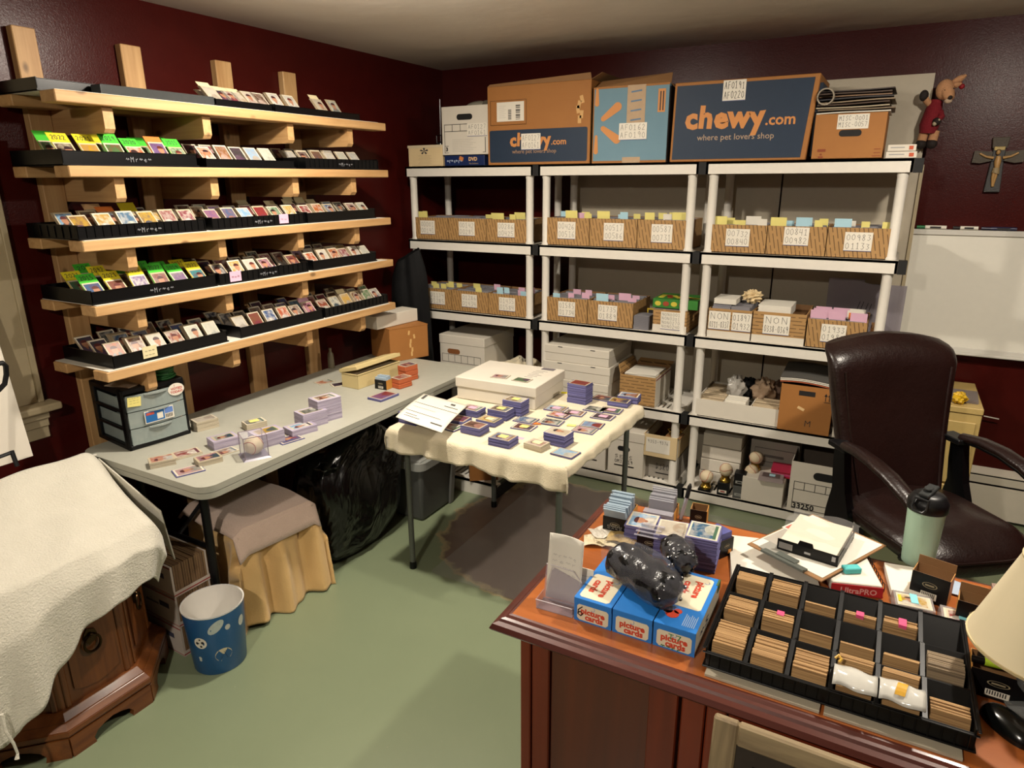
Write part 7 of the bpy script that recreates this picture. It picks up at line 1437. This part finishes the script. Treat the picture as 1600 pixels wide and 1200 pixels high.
# things at the right end of the desk
t = sbx((3.045,-1.800), .085, .055, .075, -14, 'black box with emblem and barcode standing behind the cased cards on the desk', barcode=True, empty=True, flap=True)
b = B(); b.box(0,0,0,.12,.14,.018); tag(b.done('white_card_box', WHITE, loc=(3.005,-1.825,DZ+.0005), rot=(0,0,R(8)), bevel=.001), 'white flat case lying under the upright black box with barcode', 'box')
for i, (lc, rz, c, lab) in enumerate((((3.012,-1.905,DZ+.0005), 6, 'y', 'clear card case with a yellow drawing and blue tab just behind the sorting tray'), ((3.110,-1.922,DZ+.0005), 2, 'r', 'clear card case with a red pattern and blue tab just behind the sorting tray'))):
    t = thing('card_case', lab, 'case', lc, R(rz), 'clear card cases behind the desk tray'); W, d = .092, .075
    b = B(); b.frus(0,0,W,d,0,.024,.003); b.done('clear_case', M('a8a2a0', .12, .04, alpha=.5), t); b = B(); b.box(.008,.006,.0244,W-.008,d-.014,.0252,0); b.uv[len(b.f)] = [(0,0),(1,0),(1,1),(0,1)]; b.add([(.014,.010,.0256),(W-.014,.010,.0256),(W-.014,d-.018,.0256),(.014,d-.018,.0256)], [(0,1,2,3)], 1); o = b.done('picture_card', [M('c0b8a4', .5), ART], t); o.color = (*lin(COLN[c][1]), 1)
    b = B(); b.box(W*.42,.022,.0258,W*.60,.064,.027); b.done('blue_tab', M('7cc0c8', .7, .05), t)
    if i == 0: b = B(); b.box(W*.12,.02,.0258,W*.2,.05,.0266); b.done('yellow_mark', M('c8b020', .6), t)
b = B(); b.grid(lambda u, v: (.095*u, .075*v, .004+.004*math.sin(5*u)*math.sin(4*v)), 8, 8); tag(b.done('blue_sheet', M('9aa8ba', .6, .05), solid=.002, loc=(3.135,-1.745,DZ+.001), rot=(0,0,R(-8))), 'pale blue sheet of sleeves near the back edge of the desk', 'paper')
SPK = M('8a7468', .9, .45, 160); b = B(); b.grid(lambda u, v: (.11*u, .08*v, .012+.008*math.sin(6*u)*math.cos(5*v)), 10, 8); tag(b.done('speckled_cloth', SPK, solid=.006, loc=(3.235,-1.74,DZ+.001)), 'speckled pinkish cloth at the back right of the desk beside the lampshade', 'cloth')
sbx((3.140,-1.885), .085, .055, .068, -6, 'black box with a brown torn flap partly hidden by the lampshade', barcode=True, empty=True, flap=True)
t = sbx((3.150,-2.135), .10, .07, .062, -3, 'black box holding highlighters below the lampshade, right edge of the desk', barcode=True, empty=True)
for q, (c, lab) in enumerate((('9ab828', 'lime'), ('3a9088', 'teal'), ('8ab034', 'green'))):
    b = B(); b.tube([(0,0,0),(.085,.004,.002)], .0085, 10, 0); b.tube([(-.022,-.001,0),(0,0,0)], .0075, 10, 1); tag(b.done('highlighter', [M(c, .45, .05), BLACKP], loc=(3.172+.012*q,-2.118+.019*q,DZ+.072), smooth=True), f'{lab} highlighter lying on the black box under the lampshade', 'highlighter', None)
b = B(); b.grid(lambda u, v: (.032*math.sin(PI*v)**.6*math.cos(2*PI*u), .055*(-math.cos(PI*v)), max(0, .034*math.sin(PI*v)**.7*math.sin(2*PI*u)+.002*0)), 24, 16); tag(b.done('computer_mouse', M('0c0d0c', .2, .1), loc=(3.215,-2.215,DZ+.0005), rot=(0,0,R(40)), smooth=60), 'black computer mouse at the front right of the desk', 'mouse')
# table lamp
t = thing('table_lamp', 'table lamp with a cream tapered shade and glass base on the desk', 'lamp', (3.265,-2.13,DZ)); SHADE = M('d2c6a6', .75, .04, vs=8)
zb, zt_, rb_, rt_ = .145, .335, .137, .074
b = B(); b.lathe([(rb_,zb),(rt_,zt_),(rt_-.003,zt_),(rb_-.003,zb),(rb_,zb)], 48, caps=False); b.done('lamp_shade', SHADE, t, smooth=60)
for r, z in ((rb_, zb), (rt_, zt_)): b = B(); b.lathe([(r+.001,z-.003),(r+.002,z+.003),(r-.003,z+.003),(r-.003,z-.003),(r+.001,z-.003)], 48, caps=False); b.done('shade_rim', M('b8a880', .7), t, smooth=True)
b = B(); b.lathe([(.0001,0),(.05,0),(.052,.006),(.03,.016),(.016,.022),(.022,.035),(.038,.055),(.04,.075),(.030,.095),(.014,.105),(.018,.115),(.012,.125),(.010,.18),(.0001,.18)], 28, caps=False); b.done('glass_base', M('8a8d8c', .08, .05, trans=.6), t, smooth=50)
b = B(); b.lathe([(.012,.18),(.012,.2),(.03,.215),(.034,.235),(.02,.262),(.0001,.266)], 16, caps=False); b.done('bulb', M('b8b4a8', .3), t, smooth=True)
